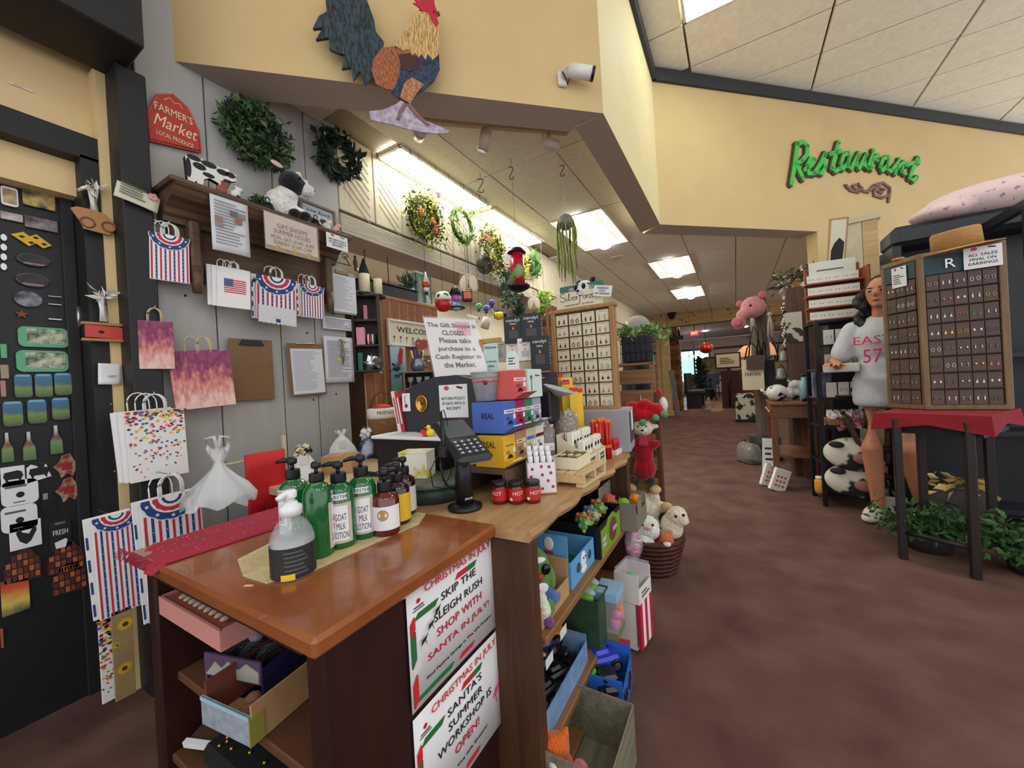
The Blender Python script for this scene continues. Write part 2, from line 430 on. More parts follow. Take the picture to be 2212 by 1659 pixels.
for(i,y0),lab in lights.items():
 x0=-.99-.53*i;T=thing('ceiling_light',lab,'light',(x0+.265,y0+.525,ZC),group='recessed trough lights')
 b=MB()
 b.box((-.262,0,.0),(.012,1.05,.02),PANEL_TRIM);b.box((.262,0,.0),(.012,1.05,.02),PANEL_TRIM);b.box((0,.52,.0),(.53,.012,.02),PANEL_TRIM);b.box((0,-.52,.0),(.53,.012,.02),PANEL_TRIM);part(T,'frame',b)
 b=MB();WR=mat('white_reflector',(190,186,176),.6,emit=.12)
 b.add([(-.255,-.51,.0),(-.1,-.46,.05),(-.1,.46,.05),(-.255,.51,.0)],[(0,1,2,3)],WR);b.add([(.255,-.51,0),(.1,-.46,.05),(.1,.46,.05),(.255,.51,0)],[(3,2,1,0)],WR)
 b.add([(-.255,-.51,0),(.255,-.51,0),(.1,-.46,.05),(-.1,-.46,.05)],[(0,1,2,3)],WR);b.add([(-.255,.51,0),(.255,.51,0),(.1,.46,.05),(-.1,.46,.05)],[(3,2,1,0)],WR);part(T,'reflector',b)
 b=MB();b.tube([(0,-.5,.045),(0,.5,.045)],.095,mat('trough_lens',(252,250,244),.4,emit=LIGHT*1.0),12);b.T=Matrix.Identity(4);part(T,'lens',b)
for k,(y0,y1)in enumerate(((1.8,2.83),(2.89,3.93))):
 T=thing('ceiling_light',('long strip light against the wall, nearer the rooster','strip light against the wall, farther one')[k],'light',(-1.885,(y0+y1)/2,ZC),group='strip lights along the wall')
 b=MB();b.box((0,0,.01),(.19,y1-y0-.04,.012),mat('strip_diffuser',(252,252,244),.4,emit=LIGHT*1.1));part(T,'diffuser',b)
 b=MB()
 for sx in(-1,1):b.box((sx*.105,0,0),(.02,y1-y0,.03),PANEL_TRIM)
 for sy in(-1,1):b.box((0,sy*(y1-y0-.02)/2,0),(.21,.02,.03),PANEL_TRIM)
 part(T,'frame',b)
b=MB();b.lathe([(.09,0),(.085,-.012),(.05,-.016),(.045,-.008),(0,-.008)],PANEL_TRIM,24)
solo('ceiling_speaker','round pale ceiling grille beside the trough light','vent',b,at(1333,556,z=ZC))
YB=10.8
BEAM=wood('knotty_pine',(176,148,104),(198,170,122),'x',.7,.6)
bb=MB();bb.box((-.1,YB+.06,2.56),(4.2,.1,.4),mat('board_joint',(70,68,66),.9));wb=struct('wall_far',bb,label='knotty pine beam over the passage')
for i in range(7):
 b=MB();b.box((-1.75+i*.52,YB,2.58),(.514,.06,.56),BEAM,.004)
 part(wb,'plank',b)
 b=MB()
 for _ in range(3):b.ell((-1.75+i*.52+R.uniform(-.2,.2),YB-.03,R.uniform(2.36,2.75)),(.022,.003,.018),mat('wood_knot',(92,66,40),.8),8,5)
 part(wb,'knot',b,kind='stuff')
b=MB();b.box((-.1,YB-.035,2.31),(4.2,.03,.03),mat('dark_wood_edge',(96,60,44),.6));part(wb,'edging',b)
b=MB();b.lathe([(.11,0),(.11,-.04),(.08,-.07),(.075,-.12),(.04,-.16),(0,-.165)],BLACKM,16)
p=at(1450,667,y=YB-.2);solo('dome_camera','dark dome security camera where ceiling meets plank beam','camera',b,(p.x,p.y,2.66))
def WB(T):
 b=MB();b.T=(Matrix.Translation(T.location)@T.rotation_euler.to_matrix().to_4x4()).inverted();return b
ZT_=.73
CHERRY=mat('cherry_wood_top',(126,66,32),.22,col2=(150,88,46),ns=5,stretch=(1,2,2),coat=.35,bump=.02,bs=8)
DKRED=mat('dark_mahogany',(38,16,14),.42,col2=(52,22,17),ns=4,stretch=(5,5,.8))
INWOOD=mat('inner_shelf_wood',(92,58,38),.6,n=.12,ns=4,stretch=(1,6,6))
T=thing('wooden_desk','cherry wood desk with red cloth, lotion bottles and Christmas in July posters','desk',(-.95,.59,0))
b=WB(T);b.box((-.952,.59,.714),(.775,.51,.034),CHERRY,.007);part(T,'top',b)
b=WB(T);b.box((-.617,.6,.35),(.05,.47,.7),DKRED,.006);part(T,'side_panel',b)
b=WB(T);b.box((-1.305,.6,.35),(.05,.47,.7),DKRED,.006);part(T,'side_panel',b)
b=WB(T);b.box((-.96,.82,.35),(.65,.02,.7),DKRED);part(T,'back_panel',b)
for zz,y0 in((.565,.46),(.395,.40),(.2,.38),(.06,.37)):
 b=WB(T);b.box((-.96,(y0+.81)/2,zz),(.64,.81-y0,.022),INWOOD,.003);part(T,'shelf',b)
b=WB(T);b.box((-.96,.37,.685),(.64,.02,.03),DKRED);part(T,'apron',b)
RC=mat('crimson_cloth',(158,38,62),.9,n=.06,ns=30,bump=.3,bs=300)
b=MB();nx,ny=14,10
vs=[]
ox=[(-1.40,.345),(-1.14,.318),(-1.12,.62),(-1.38,.85)]
for j in range(ny+1):
 for i in range(nx+1):
  u,v=i/nx,j/ny
  x=(ox[0][0]*(1-u)+ox[1][0]*u)*(1-v)+(ox[3][0]*(1-u)+ox[2][0]*u)*v
  y=(ox[0][1]*(1-u)+ox[1][1]*u)*(1-v)+(ox[3][1]*(1-u)+ox[2][1]*u)*v
  z=.736+.002*math.sin(x*30)-(.012 if j==0 else 0)-max(0,-1.335-x)*.55+(.006*math.sin(i*1.7)if j==0 else 0)
  vs.append((x,y+(.006*math.sin(i*2.3)if j==0 else 0),z))
b.add(vs,[(j*(nx+1)+i,j*(nx+1)+i+1,(j+1)*(nx+1)+i+1,(j+1)*(nx+1)+i)for j in range(ny)for i in range(nx)],RC,True)
T=thing('table_cloth','crimson frayed cloth with gold flecks lying on the desk corner','cloth',(0,0,0));o=part(T,'fabric',b);so=o.modifiers.new('thickness','SOLIDIFY');so.thickness=.003
b=MB();FL=mat('gold_fleck',(226,170,120),.5)
for _ in range(60):
 u,v=R.random(),R.random();x=-1.32+.18*u;y=.36+.34*v
 b.box((x,y,.7395),(.0025,.0025,.0006),FL)
for i in range(44):b.cyl((-1.39+i*.0056,.335,.733),(-1.392+i*.0056+R.uniform(-.003,.003),.327-R.uniform(0,.006),.722-.01*R.random()),.0008,RC,n=4)
part(T,'fringe_and_flecks',b,kind='stuff')
b=MB();BUR=mat('burlap',(206,188,142),.95,n=.12,ns=50,bump=.6,bs=260)
pl=[(-1.0,.43),(-.90,.395),(-.82,.40),(-.78,.47),(-.775,.56),(-.77,.66),(-.76,.76),(-.80,.83),(-.98,.83),(-1.06,.62)]
prism(b,[Vector(p)for p in pl],.7315,.7345,BUR)
solo('burlap_mat','frayed beige burlap mat under the lotion bottles','mat',b)
def pump(b,z,r,m,spout=.03,rz=0,h=.045):
 b.lathe([(r*.5,z),(r*.52,z+.004),(r*.5,z+h*.4),(r*.5,z+h*.42)],m,16)
 b.lathe([(r*.14,z+h*.4),(r*.14,z+h*.7)],m,10)
 b.lathe([(r*.3,z+h*.68),(r*.34,z+h*.74),(r*.34,z+h*.92),(r*.22,z+h)],m,12)
 d=Vector((math.cos(rz),math.sin(rz),0))
 q=Vector((0,0,z+h*.86));b.tube([q,q+d*spout*.6,q+d*spout-Vector((0,0,.004))],[r*.2,r*.17,r*.1],m,8)
GRG=mat('green_bottle_plastic',(8,92,42),.12,coat=.5,spec=.7);AMB=mat('amber_bottle_plastic',(92,22,8),.1,coat=.6,spec=.7);DAMB=mat('dark_amber_plastic',(44,16,12),.12,coat=.6)
LBL=mat('bottle_label',(214,206,198),.6);LBLT=mat('label_taupe',(192,176,166),.6);YLB=mat('label_yellow',(222,176,44),.6)
def bottle(px,py,body_w,body_h,tot_h,m,label,ldesc,spz,kind='lotion',z=ZT_+.004):
 p=at(px,py,z=z);r=body_w/2
 T=thing('pump_bottle',ldesc,'bottle',p,face(p)+label.get('turn',0),group=label.get('group'))
 b=MB();b.lathe([(r*.93,0),(r,.006),(r,body_h*.82),(r*.92,body_h*.9),(r*.7,body_h*.965),(r*.46,body_h),(r*.46,body_h+.006)],m,24);part(T,'body',b)
 b=MB();pump(b,body_h+.002,r,BLACK,r*1.15,spz,tot_h-body_h);part(T,'pump',b)
 b=MB();w0,z0,z1=label['arc'],label['z'][0]*body_h,label['z'][1]*body_h;vs=[];n=10
 for i in range(n+1):
  a=-pi/2+(i/n-.5)*w0
  for zz in(z0,z1):vs.append(((r+.0006)*math.cos(a),(r+.0006)*math.sin(a),zz))
 b.add(vs,[(2*i,2*i+2,2*i+3,2*i+1)for i in range(n)],label['m'],True);lo=part(T,'label',b)
 for(s,sz,zz,mm_,dx)in label.get('txt',[]):
  me=textmesh(s,sz,mm_,ext=0)
  wx=max(v.co.x for v in me.vertices)-min(v.co.x for v in me.vertices);kk=min(1,w0*r*.62/wx)
  for v in me.vertices:
   v.co.x*=kk
   a=-pi/2+(v.co.x+dx)/r;v.co=Vector(((r+.0012)*math.cos(a),(r+.0012)*math.sin(a),v.co.z+zz*body_h))
  part(lo,'lettering',me)
 if 'disc' in label:
  zz,mm_,rr=label['disc'];b=MB();vs=[(0,0)]+[(rr*math.cos(q*pi/8),rr*math.sin(q*pi/8))for q in range(16)]
  vv=[((r+.001)*math.cos(-pi/2+(x-.008)/r),(r+.001)*math.sin(-pi/2+(x-.008)/r),y+zz*body_h)for x,y in vs]
  b.add(vv,[(0,1+q,1+(q+1)%16)for q in range(16)],mm_);part(lo,'seal',b)
 if 'tag' in label:
  b=MB();vs=[]
  for i in range(7):
   a=-pi/2+(i/6-.5)*.95
   for zz in(.14*body_h,.68*body_h):vs.append(((r+.0009)*math.cos(a),(r+.0009)*math.sin(a),zz))
  b.add(vs,[(2*i,2*i+2,2*i+3,2*i+1)for i in range(6)],WHITE,True);part(lo,'inner_panel',b)
  b=MB();vs=[]
  for i in range(5):
   a=-pi/2+(i/4-.5)*.9
   for zz in(.9*body_h*.86,body_h*.87):vs.append(((r+.0012)*math.cos(a),(r+.0012)*math.sin(a),zz))
  b.add(vs,[(2*i,2*i+2,2*i+3,2*i+1)for i in range(4)],WHITE,True);t2=part(T,'tester_label',b)
  me=textmesh('TESTER',.011,INK,ext=0)
  for v in me.vertices:
   a=-pi/2+v.co.x/r;v.co=Vector(((r+.0018)*math.cos(a),(r+.0018)*math.sin(a),v.co.z+.82*body_h))
  part(t2,'lettering',me)
 return T
gl=dict(arc=1.5,z=(.1,.72),m=LBLT,txt=[('GOAT\nMILK\nLOTION',.022,.36,INK,.0)],tag=1,group='green lotion bottles')
bottle(640,1160,.07,.15,.205,GRG,dict(gl,turn=-1.0),'green pump bottle at the back left, behind the clear sanitizer',-2.6)
bottle(693,1197,.062,.165,.21,GRG,dict(gl,turn=1.45),'green pump bottle turned sideways beside the clear sanitizer',.3)
bottle(739,1176,.07,.15,.2,GRG,gl,'green goat milk lotion bottle with tester label, in front',2.6)
bottle(787,1156,.07,.15,.205,GRG,gl,'green goat milk lotion bottle nearest the amber bottles',-2.9)
bottle(836,1150,.07,.105,.165,AMB,dict(arc=2.3,z=(.16,.72),m=WHITE,disc=(.52,mat('kraft_seal',(176,138,88),.7),.014)),'amber pump bottle with white label and tan round seal',.4)
bottle(862,1128,.066,.112,.165,DAMB,dict(arc=2.0,z=(.1,.75),m=YLB,turn=.5),'dark amber pump bottle with yellow label',2.6)
bottle(876,1108,.066,.115,.165,DAMB,dict(arc=2.0,z=(.1,.72),m=LBL,turn=.5),'dark amber pump bottle with pale pink label, farthest back',2.4)
p=at(636,1240,z=ZT_);T=thing('sanitizer_bottle','clear hand sanitizer bottle with white pump and black label','bottle',p,face(p))
b=MB();b.lathe([(.036,0),(.042,.005),(.042,.075),(.038,.09),(.028,.108),(.018,.118),(.017,.128)],glass('clear_bottle',(205,212,218),.28),24);part(T,'body',b)
b=MB();b.lathe([(.035,.004),(.0395,.007),(.0395,.078),(0,.0781)],mat('sanitizer_gel',(196,204,212),.3,alpha=.35),20);part(T,'gel',b)
b=MB();W_=mat('white_plastic',(226,226,230),.35);b.lathe([(.0215,.124),(.0215,.142),(.014,.146),(.012,.152)],W_,18);b.lathe([(.008,.15),(.008,.16)],W_,10);b.lathe([(.012,.158),(.013,.161),(.013,.172),(.009,.175)],W_,14);b.tube([(0,0,.167),(-.012,-.012,.168),(-.022,-.02,.163)],.006,W_,8);part(T,'pump',b)
b=MB();vs=[];r=.0426
for i in range(13):
 a=-pi/2+(i/12-.62)*3.4
 for zz in(.006,.068):vs.append((r*math.cos(a),r*math.sin(a),zz))
b.add(vs,[(2*i,2*i+2,2*i+3,2*i+1)for i in range(12)],mat('black_label',(38,38,42),.5,n=.4,ns=160),True);lo=part(T,'label',b)
for i in range(6):
 b=MB();vs=[]
 for k in range(6):
  a=-pi/2+.1-.5+k*(.16+.02*(i%3))
  for zz in(.058-i*.0085,.0605-i*.0085):vs.append(((r+.0007)*math.cos(a),(r+.0007)*math.sin(a),zz))
 b.add(vs,[(2*k,2*k+2,2*k+3,2*k+1)for k in range(5)],GREYINK,True);part(lo,'print_line',b)
b=MB();vs=[]
for i in range(5):
 a=-pi/2+(i/4-.95)*.6
 for zz in(.006,.018):vs.append(((r+.001)*math.cos(a),(r+.001)*math.sin(a),zz))
b.add(vs,[(2*i,2*i+2,2*i+3,2*i+1)for i in range(4)],mat('yellow_sticker',(228,184,40),.6),True);part(T,'price_sticker',b)
PX_=-.5905
def poster(name,label,px_tl,px_br,lines_,extra=None,zsh=0):
 y0=px_tl[0];y1=px_br[0];z1=px_tl[1];z0=px_br[1]
 w_,h_=y1-y0,z1-z0
 T=thing('poster',label,'poster',(PX_+.0015,(y0+y1)/2,(z0+z1)/2),pi/2)
 b=MB();n=8;vs=[]
 for i in range(n+1):
  u=i/n;yo=-.0022*(abs(u-.5)*2)**3
  for zz in(-h_/2,h_/2):vs.append((-w_/2+u*w_,yo,zz))
 b.add(vs,[(2*i,2*i+2,2*i+3,2*i+1)for i in range(n)],WHITE,True);o=part(T,'sheet',b);so=o.modifiers.new('t','SOLIDIFY');so.thickness=.0008;so.offset=1
 REDB=mat('poster_red',(198,36,40),.6);GB=mat('poster_green',(36,108,56),.6)
 def bs_(pts,m,ya=-.0035,yb=-.002):q=MB();q.slab(pts,ya,yb,m);part(T,'border_stripe',q)
 def par(x0,x1,z,hh,sk,m):bs_([(x0,z),(x1,z),(x1+sk,z+hh),(x0+sk,z+hh)],m)
 hw,hh=w_/2,h_/2
 par(-.01,.03,hh*.6,.012,.01,REDB);par(.03,.065,hh*.6,.012,.01,GB)
 bs_([(hw-.016,hh*.2),(hw-.005,hh*.3),(hw-.005,hh*.72),(hw-.016,hh*.62)],REDB,-.0085,-.005);bs_([(hw-.016,-hh*.22),(hw-.005,-hh*.12),(hw-.005,hh*.28),(hw-.016,hh*.18)],GB,-.0085,-.005)
 bs_([(-hw+.004,hh*.2),(-hw+.016,hh*.32),(-hw+.016,hh*.52),(-hw+.004,hh*.42)],REDB,-.0085,-.005);bs_([(-hw+.004,-hh*.28),(-hw+.016,-hh*.16),(-hw+.016,hh*.28),(-hw+.004,hh*.18)],GB,-.0085,-.005)
 par(-hw+.018,-hw*.5,hh*.42,.012,.012,GB)
 bs_([(-hw+.004,-hh*.92),(-hw+.016,-hh*.82),(-hw+.016,-hh*.42),(-hw+.004,-hh*.56)],REDB,-.0085,-.005)
 par(-hw+.015,-.04,-hh*.9,.008,.01,GB);par(-.01,.04,-hh*.9,.008,.01,REDB)
 text(T,'CHRISTMAS IN JULY',.03,mat('poster_red_letters',(206,40,48),.6),.012,hh*.84,-.0045,width=w_*.76,height=.085*h_)
 b=MB();b.ell((-hw*.8,-.0035,hh*.72),(.006,.0006,.005),REDINK,8,5);b.box((-hw*.8,-.0035,hh*.63),(.028,.0006,.003),GREYINK);b.box((-hw*.8,-.0035,hh*.585),(.034,.0006,.002),GREYINK);part(T,'logo',b)
 for s,zz,m,ww,hgt in lines_:text(T,s,.03,m,.004,zz*hh,-.0032,width=ww*w_*.95,height=hgt*h_)
 if extra=='reindeer':
  b=MB()
  for k in range(3):
   x0=-hw*.82+k*.022;z0=hh*(-.02+k*.16)
   b.slab([(x0,z0),(x0+.014,z0+.006),(x0+.02,z0+.016),(x0+.014,z0+.013),(x0+.003,z0+.01),(x0-.003,z0-.008)],-.009,-.0085,INK);b.slab([(x0+.012,z0+.004),(x0+.018,z0-.008),(x0+.014,z0+.005)],-.009,-.0085,INK)
  part(T,'reindeer_print',b)
 if extra=='flamingo':
  b=MB();PK=mat('flamingo_pink',(206,84,108),.6);x0=hw-.05;z0=-hh*.28
  b.slab([(x0,z0),(x0+.02,z0+.006),(x0+.03,z0+.022),(x0+.012,z0+.018)],-.0045,-.003,PK);b.ribbon([(x0+.026,z0+.018),(x0+.034,z0+.032),(x0+.03,z0+.046),(x0+.036,z0+.054),(x0+.042,z0+.048)],.005,-.0045,-.003,PK);b.ribbon([(x0+.012,z0+.004),(x0+.014,z0-.018)],.002,-.0045,-.003,PK);part(T,'flamingo_print',b)
 return T
a_=at(890,1243,x=PX_);c_=at(1066,1165,x=PX_);d_=at(866,1528,x=PX_);e_=at(1070,1378,x=PX_)
z1=(a_.z+c_.z)/2;z0=(d_.z+e_.z)/2
poster('poster','Skip the sleigh rush Christmas in July poster, upper one on the desk side',((a_.y+d_.y)/2,z1),(c_.y,z0),[('SKIP THE',.48,INK,.42,.072),('SLEIGH RUSH',.2,INK,.58,.072),('SHOP WITH',-.08,REDINK,.54,.072),('SANTA IN JULY!',-.36,REDINK,.74,.072),('Find Festive Savings in The Gift Shoppe!',-.66,INK,.78,.03)],'reindeer')
f_=at(866,1583,x=PX_)
poster('poster','Summer workshop Christmas in July poster with flamingo, lower one on the desk side',((a_.y+d_.y)/2,z0-.012),(c_.y,z0-.012-(z1-z0)),[("SANTA'S",.46,INK,.42,.072),('SUMMER',.2,INK,.42,.072),('WORKSHOP IS',-.06,INK,.66,.072),('OPEN!',-.34,REDINK,.3,.075),('Visit The Gift Shoppe!',-.64,INK,.5,.03)],'flamingo')
PINK=mat('pink_card',(196,134,126),.7)
CACT=mat('dark_green_leaf',(30,62,28),.7)
T=thing('cactus_magnet_box','open pink box with a row of green topped picks, jutting from the desk','box',(-1.105,.49,.577))
b=MB();b.box((0,0,.004),(.31,.24,.006),PINK);b.box((0,-.12,.022),(.315,.006,.044),PINK);b.box((0,.12,.022),(.315,.006,.044),PINK);b.box((-.155,0,.022),(.006,.24,.044),PINK);b.box((.155,0,.022),(.006,.24,.044),PINK);part(T,'tray',b)
b=MB();b.box((0,0,.036),(.3,.225,.004),mat('terracotta_card',(160,84,66),.8));part(T,'insert',b)
for k in range(9):
 b=MB();b.ell((-.1+k*.026,-.055,.05),(.007,.035,.007),CACT,8,6,rot=RZ(.5));b.ell((-.1+k*.026+.012,-.095,.047),(.007,.012,.006),mat('pick_pale',(172,158,136),.7),8,5);part(T,'pick',b)
T=thing('pink_box','small pink box with grey top deep in the desk','box',(-.70,.56,.577))
b=MB();b.box((0,0,.03),(.12,.1,.06),PINK,.002);part(T,'carton',b)
b=MB();b.box((0,0,.061),(.1,.08,.004),mat('grey_foam',(120,116,118),.9));part(T,'insert',b)
T=thing('toy_chick','tiny yellow toy chick in a clear bag inside the desk','toy',(-.83,.50,.577))
b=MB();b.ell((0,0,.018),(.02,.016,.018),mat('chick_yellow',(190,168,40),.8));b.ell((-.012,-.006,.036),.012,mat('chick_yellow',(190,168,40),.8));remesh(part(T,'body',b),.003)
b=MB();b.ell((-.034,-.006,.012),(.016,.012,.012),GLASS);part(T,'bag',b)
NAVYB=mat('navy_card',(30,32,84),.7)
T=thing('mitten_box','open navy box of black fur pieces inside the desk','box',(-1.06,.52,.407),.25)
b=MB();b.box((0,0,.004),(.17,.2,.006),NAVYB);b.box((.085,0,.04),(.005,.2,.08),NAVYB);b.box((-.085,0,.04),(.005,.2,.08),mat('purple_card',(84,62,92),.7));b.box((0,-.1,.072),(.17,.005,.052),mat('purple_card',(84,62,92),.7));b.box((0,.1,.04),(.17,.005,.08),NAVYB);part(T,'tray',b)
b=MB()
for k in range(6):b.ell((-.05+.05*(k%3),-.04+.08*(k//3),.06),(.034,.045,.035),fuzzy('black_fur',(16,16,18)),10,6)
remesh(part(T,'fur_pieces',b),.007)
b=MB();b.slab([(-.08,.05),(-.05,.082),(-.03,.07),(-.01,.088),(.02,.072),(.045,.09),(.08,.075),(.08,.05)],-.104,-.1025,mat('pale_zigzag_card',(160,158,146),.8));part(T,'zigzag_flap',b)
b=MB();b.ell((-.01,-.03,.1),(.018,.016,.012),mat('mauve_flower',(150,128,150),.8));part(T,'flower',b)
T=thing('display_tray','open silver fronted display tray with kraft inner inside the desk','box',(-.955,.49,.407),.12)
b=MB();b.box((0,0,.004),(.15,.24,.006),KRAFT);b.box((-.075,0,.045),(.005,.24,.09),mat('brick_red_card',(112,56,44),.8));b.box((.075,0,.04),(.005,.24,.08),KRAFT);part(T,'tray',b)
b=MB();b.box((-.005,-.122,.03),(.16,.004,.06),mat('silver_blue_foil',(150,160,172),.4,n=.25,ns=40));b.box((-.005,-.1245,.056),(.16,.003,.008),mat('pale_blue_edge',(150,190,206),.6));part(T,'front_panel',b)
b=MB();b.box((.079,-.112,.03),(.003,.03,.055),mat('olive_yellow_card',(150,142,60),.7));part(T,'corner_tab',b)
b=MB();PT_=mat('peach_toy',(150,100,78),.8);b.ell((.005,-.085,.02),(.022,.02,.014),PT_,12,8);b.ell((-.015,-.06,.022),(.018,.02,.014),PT_,10,6);part(T,'soft_toy',b)
T=thing('gold_trinkets','dark tray with gold trinkets on the bottom desk shelf','tray',(-1.03,.5,.213))
b=MB();b.box((0,0,.03),(.26,.2,.05),mat('black_fabric',(20,20,22),.9),.01);part(T,'tray',b)
b=MB()
for k in range(18):b.ell((R.uniform(-.1,.1),R.uniform(-.09,.05),.058),(.005,.005,.004),GOLD,6,4)
part(T,'beads',b,kind='stuff')
T=thing('photo_frame','white edged dark frame leaning on the bottom desk shelf','frame',(-1.2,.48,.213),.35)
b=MB();b.box((0,0,.045),(.12,.14,.012),mat('brown_picture',(70,52,42),.5),.002,rot=RX(.2));part(T,'picture',b)
for y_,z_ in((-.07,.034),(.07,.06)):b=MB();b.box((0,y_,z_),(.124,.012,.016),WHITE,rot=RX(.2));part(T,'edge',b)
b=MB();b.tube([(-.7,.44,.42),(-.69,.45,.46),(-.67,.47,.49)],.006,SILVER,6);solo('metal_clip','bent silver clip standing on the middle desk shelf','clip',b)
b=MB();b.box((0,0,0),(.018,.006,.001),mat('paper_scrap',(226,176,160),.8));solo('paper_scrap','tiny pale scrap of paper on the desk top','scrap',b,at(537,1265,z=.7322),.4)
SLAB=wood('live_edge_slab',(156,118,78),(186,148,104),'y',.8,.45)
SHW=wood('toy_shelf_wood',(118,80,46),(140,98,60),'y',.9,.55);SHD=wood('toy_shelf_post',(58,34,18),(82,50,28),'z',.8,.6)
T=thing('toy_shelf','long rustic wooden shelf unit full of toys under the sales counter','shelf',(-.7,1.4,0))
b=WB(T)
vs=[];ny=16
for i in range(ny+1):
 y=.838+(1.89-.838)*i/ny;xx=-.462+.008*math.sin(i*1.9)+.005*math.sin(i*4.1)
 vs+=[(-1.0,y,.698),(-1.0,y,.73),(xx,y,.73),(xx+.006,y,.714),(xx-.004,y,.698)]
fs=[]
for i in range(ny):
 for k in range(5):fs.append((i*5+k,i*5+(k+1)%5,(i+1)*5+(k+1)%5,(i+1)*5+k)[::-1])
fs+=[(0,1,2,3,4)[::-1],tuple(ny*5+k for k in range(5))]
b.add(vs,fs,SLAB);part(T,'top_slab',b)
for y0 in(.865,1.86):
 b=WB(T);b.box((-.73,y0,.35),(.53,.04,.695),SHD,.006);part(T,'end_panel',b)
b=WB(T);b.box((-.98,1.36,.35),(.02,1.0,.69),SHD);part(T,'back_panel',b)
for zz in(.435,.155,.02):
 b=WB(T);b.box((-.715,1.363,zz-.012),(.52,.955,.024),SHW,.004);part(T,'shelf',b)
T=thing('sales_counter','pale wooden sales counter along the grey wall behind the desk','counter',(-1.35,1.3,0))
b=WB(T);b.box((-1.42,1.29,.713),(.8,.88,.034),mat('pale_counter_top',(190,168,134),.5,n=.08,ns=12,stretch=(1,5,1)),.004);part(T,'top',b)
b=WB(T);b.box((-1.42,1.29,.35),(.74,.82,.69),wood('counter_body',(84,60,42),(104,76,54),'z'),.004);part(T,'body',b)
T=thing('register_cabinet','black receipt printer cabinet with white lid beside the amber bottles','cabinet',(-1.09,1.16,.73))
b=MB();b.box((0,0,.09),(.34,.22,.18),BLACK,.006);part(T,'body',b)
b=MB();b.box((0,-.005,.185),(.36,.24,.012),WHITE,.003);part(T,'lid',b)
p=Vector((-1.04,1.2,.922))
T=thing('register_monitor','dark back of a register monitor carrying a return policy notice','monitor',p,.12)
b=MB();ol=[(-.19,0),(.2,0),(.2,.13),(.17,.2),(.09,.222),(-.02,.218),(-.12,.19),(-.19,.14)]
b.slab(ol,-.02,.06,mat('charcoal_plastic',(40,42,50),.5));part(T,'shell',b)
b=MB();b.box((.0,.02,-.004),(.2,.12,.008),BLACK,.002);part(T,'foot',b)
def sign(name,label,cat,loc,rz,w,h,m=WHITE,txt=(),border=None,tilt=0,depth=.003,extra=None,group=None,clear=False):
 T=thing(name,label,cat,loc,group=group,rot=(tilt,0,rz))
 b=MB();b.box((0,0,h/2),(w,depth,h),m,depth*.3);part(T,'panel',b)
 if border:
  for(cx_,cz_,ww,hh,mm_)in border:
   b=MB();b.box((cx_,-depth/2-.0004,cz_),(ww,.0006,hh),mm_);part(T,'print',b)
 for t in txt:
  s,zz,hh,mm_,ww=t[:5];xx=t[5]if len(t)>5 else 0
  text(T,s,.02,mm_,xx,zz*h,-depth/2-.0012,width=ww*w,height=hh*h,ext=.0003,bold=t[6]if len(t)>6 else 0,shear=t[7]if len(t)>7 else 0)
 if extra:extra(T,w,h,depth)
 if clear:
  b=MB();b.box((0,-depth/2-.003,h/2),(w*1.05,.0015,h*1.04),GLASS);part(T,'clear_cover',b)
 return T
def cherry(T,w,h,d):
 b=MB();b.ell((w*.02,-d/2-.0006,h*.3),(w*.22,.0008,w*.2),mat('cherry_red',(150,22,30),.5),14,8);part(T,'cherry_print',b)
 b=MB();b.ribbon([(0,h*.4),(-w*.14,h*.62),(-w*.12,h*.82),(w*.1,h*.88)],.0016,-d/2-.0014,-d/2,INK);part(T,'stem_print',b)
def blossom(T,w,h,d,s=1):
 b=MB();PKB=mat('blossom_pink',(196,70,104),.6);WN=mat('wine_print',(86,24,34),.6)
 for k in range(5):b.ell((-w*.22+.05*w*math.cos(k*1.26),-d/2-.0006,h*.9+.04*h*math.sin(k*1.26)),(w*.05,.0006,h*.035),PKB,8,5)
 for k in range(3):b.ell((w*.18+.06*w*k,-d/2-.0006,h*(.92-.015*k)),(w*.05,.0006,h*.035),WN,8,5)
 part(T,'flower_print',b,kind='stuff')
q=lambda x,z,off=-.0215:Vector(p)+RZ(.12)@Vector((x,off,z))
sign('cherry_card','small white card with one red cherry on the monitor back','card',q(-.155,.085),.12,.04,.075,extra=cherry)
sign('return_notice','return policy 30 days with a receipt notice taped to the monitor back','notice',q(.075,.055),.12,.13,.13,txt=(('RETURN POLICY',.58,.085,INK,.82),('30 DAYS WITH A',.43,.085,INK,.8),('RECEIPT',.28,.085,INK,.5)),extra=blossom)
T=thing('gold_clock','oval gilt dial thermometer on the monitor back','clock',q(-.075,.115),rot=(pi/2,0,.12))
b=MB();b.lathe([(.034,0),(.036,.004),(.032,.008),(.03,.005),(0,.005)],GOLD,28,sx=.82);part(T,'case',b)
b=MB()
for k in range(12):b.box((.82*.025*math.cos(k*pi/6),.025*math.sin(k*pi/6),.0062),(.002,.005,.001),mat('brown_ink',(90,62,30),.6),rot=RZ(k*pi/6+pi/2))
part(T,'numerals',b,kind='stuff')
b=MB();b.box((0,.004,.0065),(.002,.024,.001),INK,rot=RZ(.6));b.box((0.002,0,.0065),(.002,.02,.001),INK,rot=RZ(-.9));b.ell((0,0,.0065),(.004,.004,.001),INK,8,4);part(T,'hands',b)
p=at(930,935,y=1.06);T=thing('toy_duck','tiny yellow rubber duck on the register lid','toy',(p.x,1.06,.922),.8);YD=mat('duck_yellow',(240,208,16),.4)
b=MB();b.ell((0,0,.014),(.016,.012,.014),YD);b.ell((-.006,0,.034),.009,YD);b.ell((.014,0,.02),(.006,.006,.006),YD);remesh(part(T,'body',b),.0025,3)
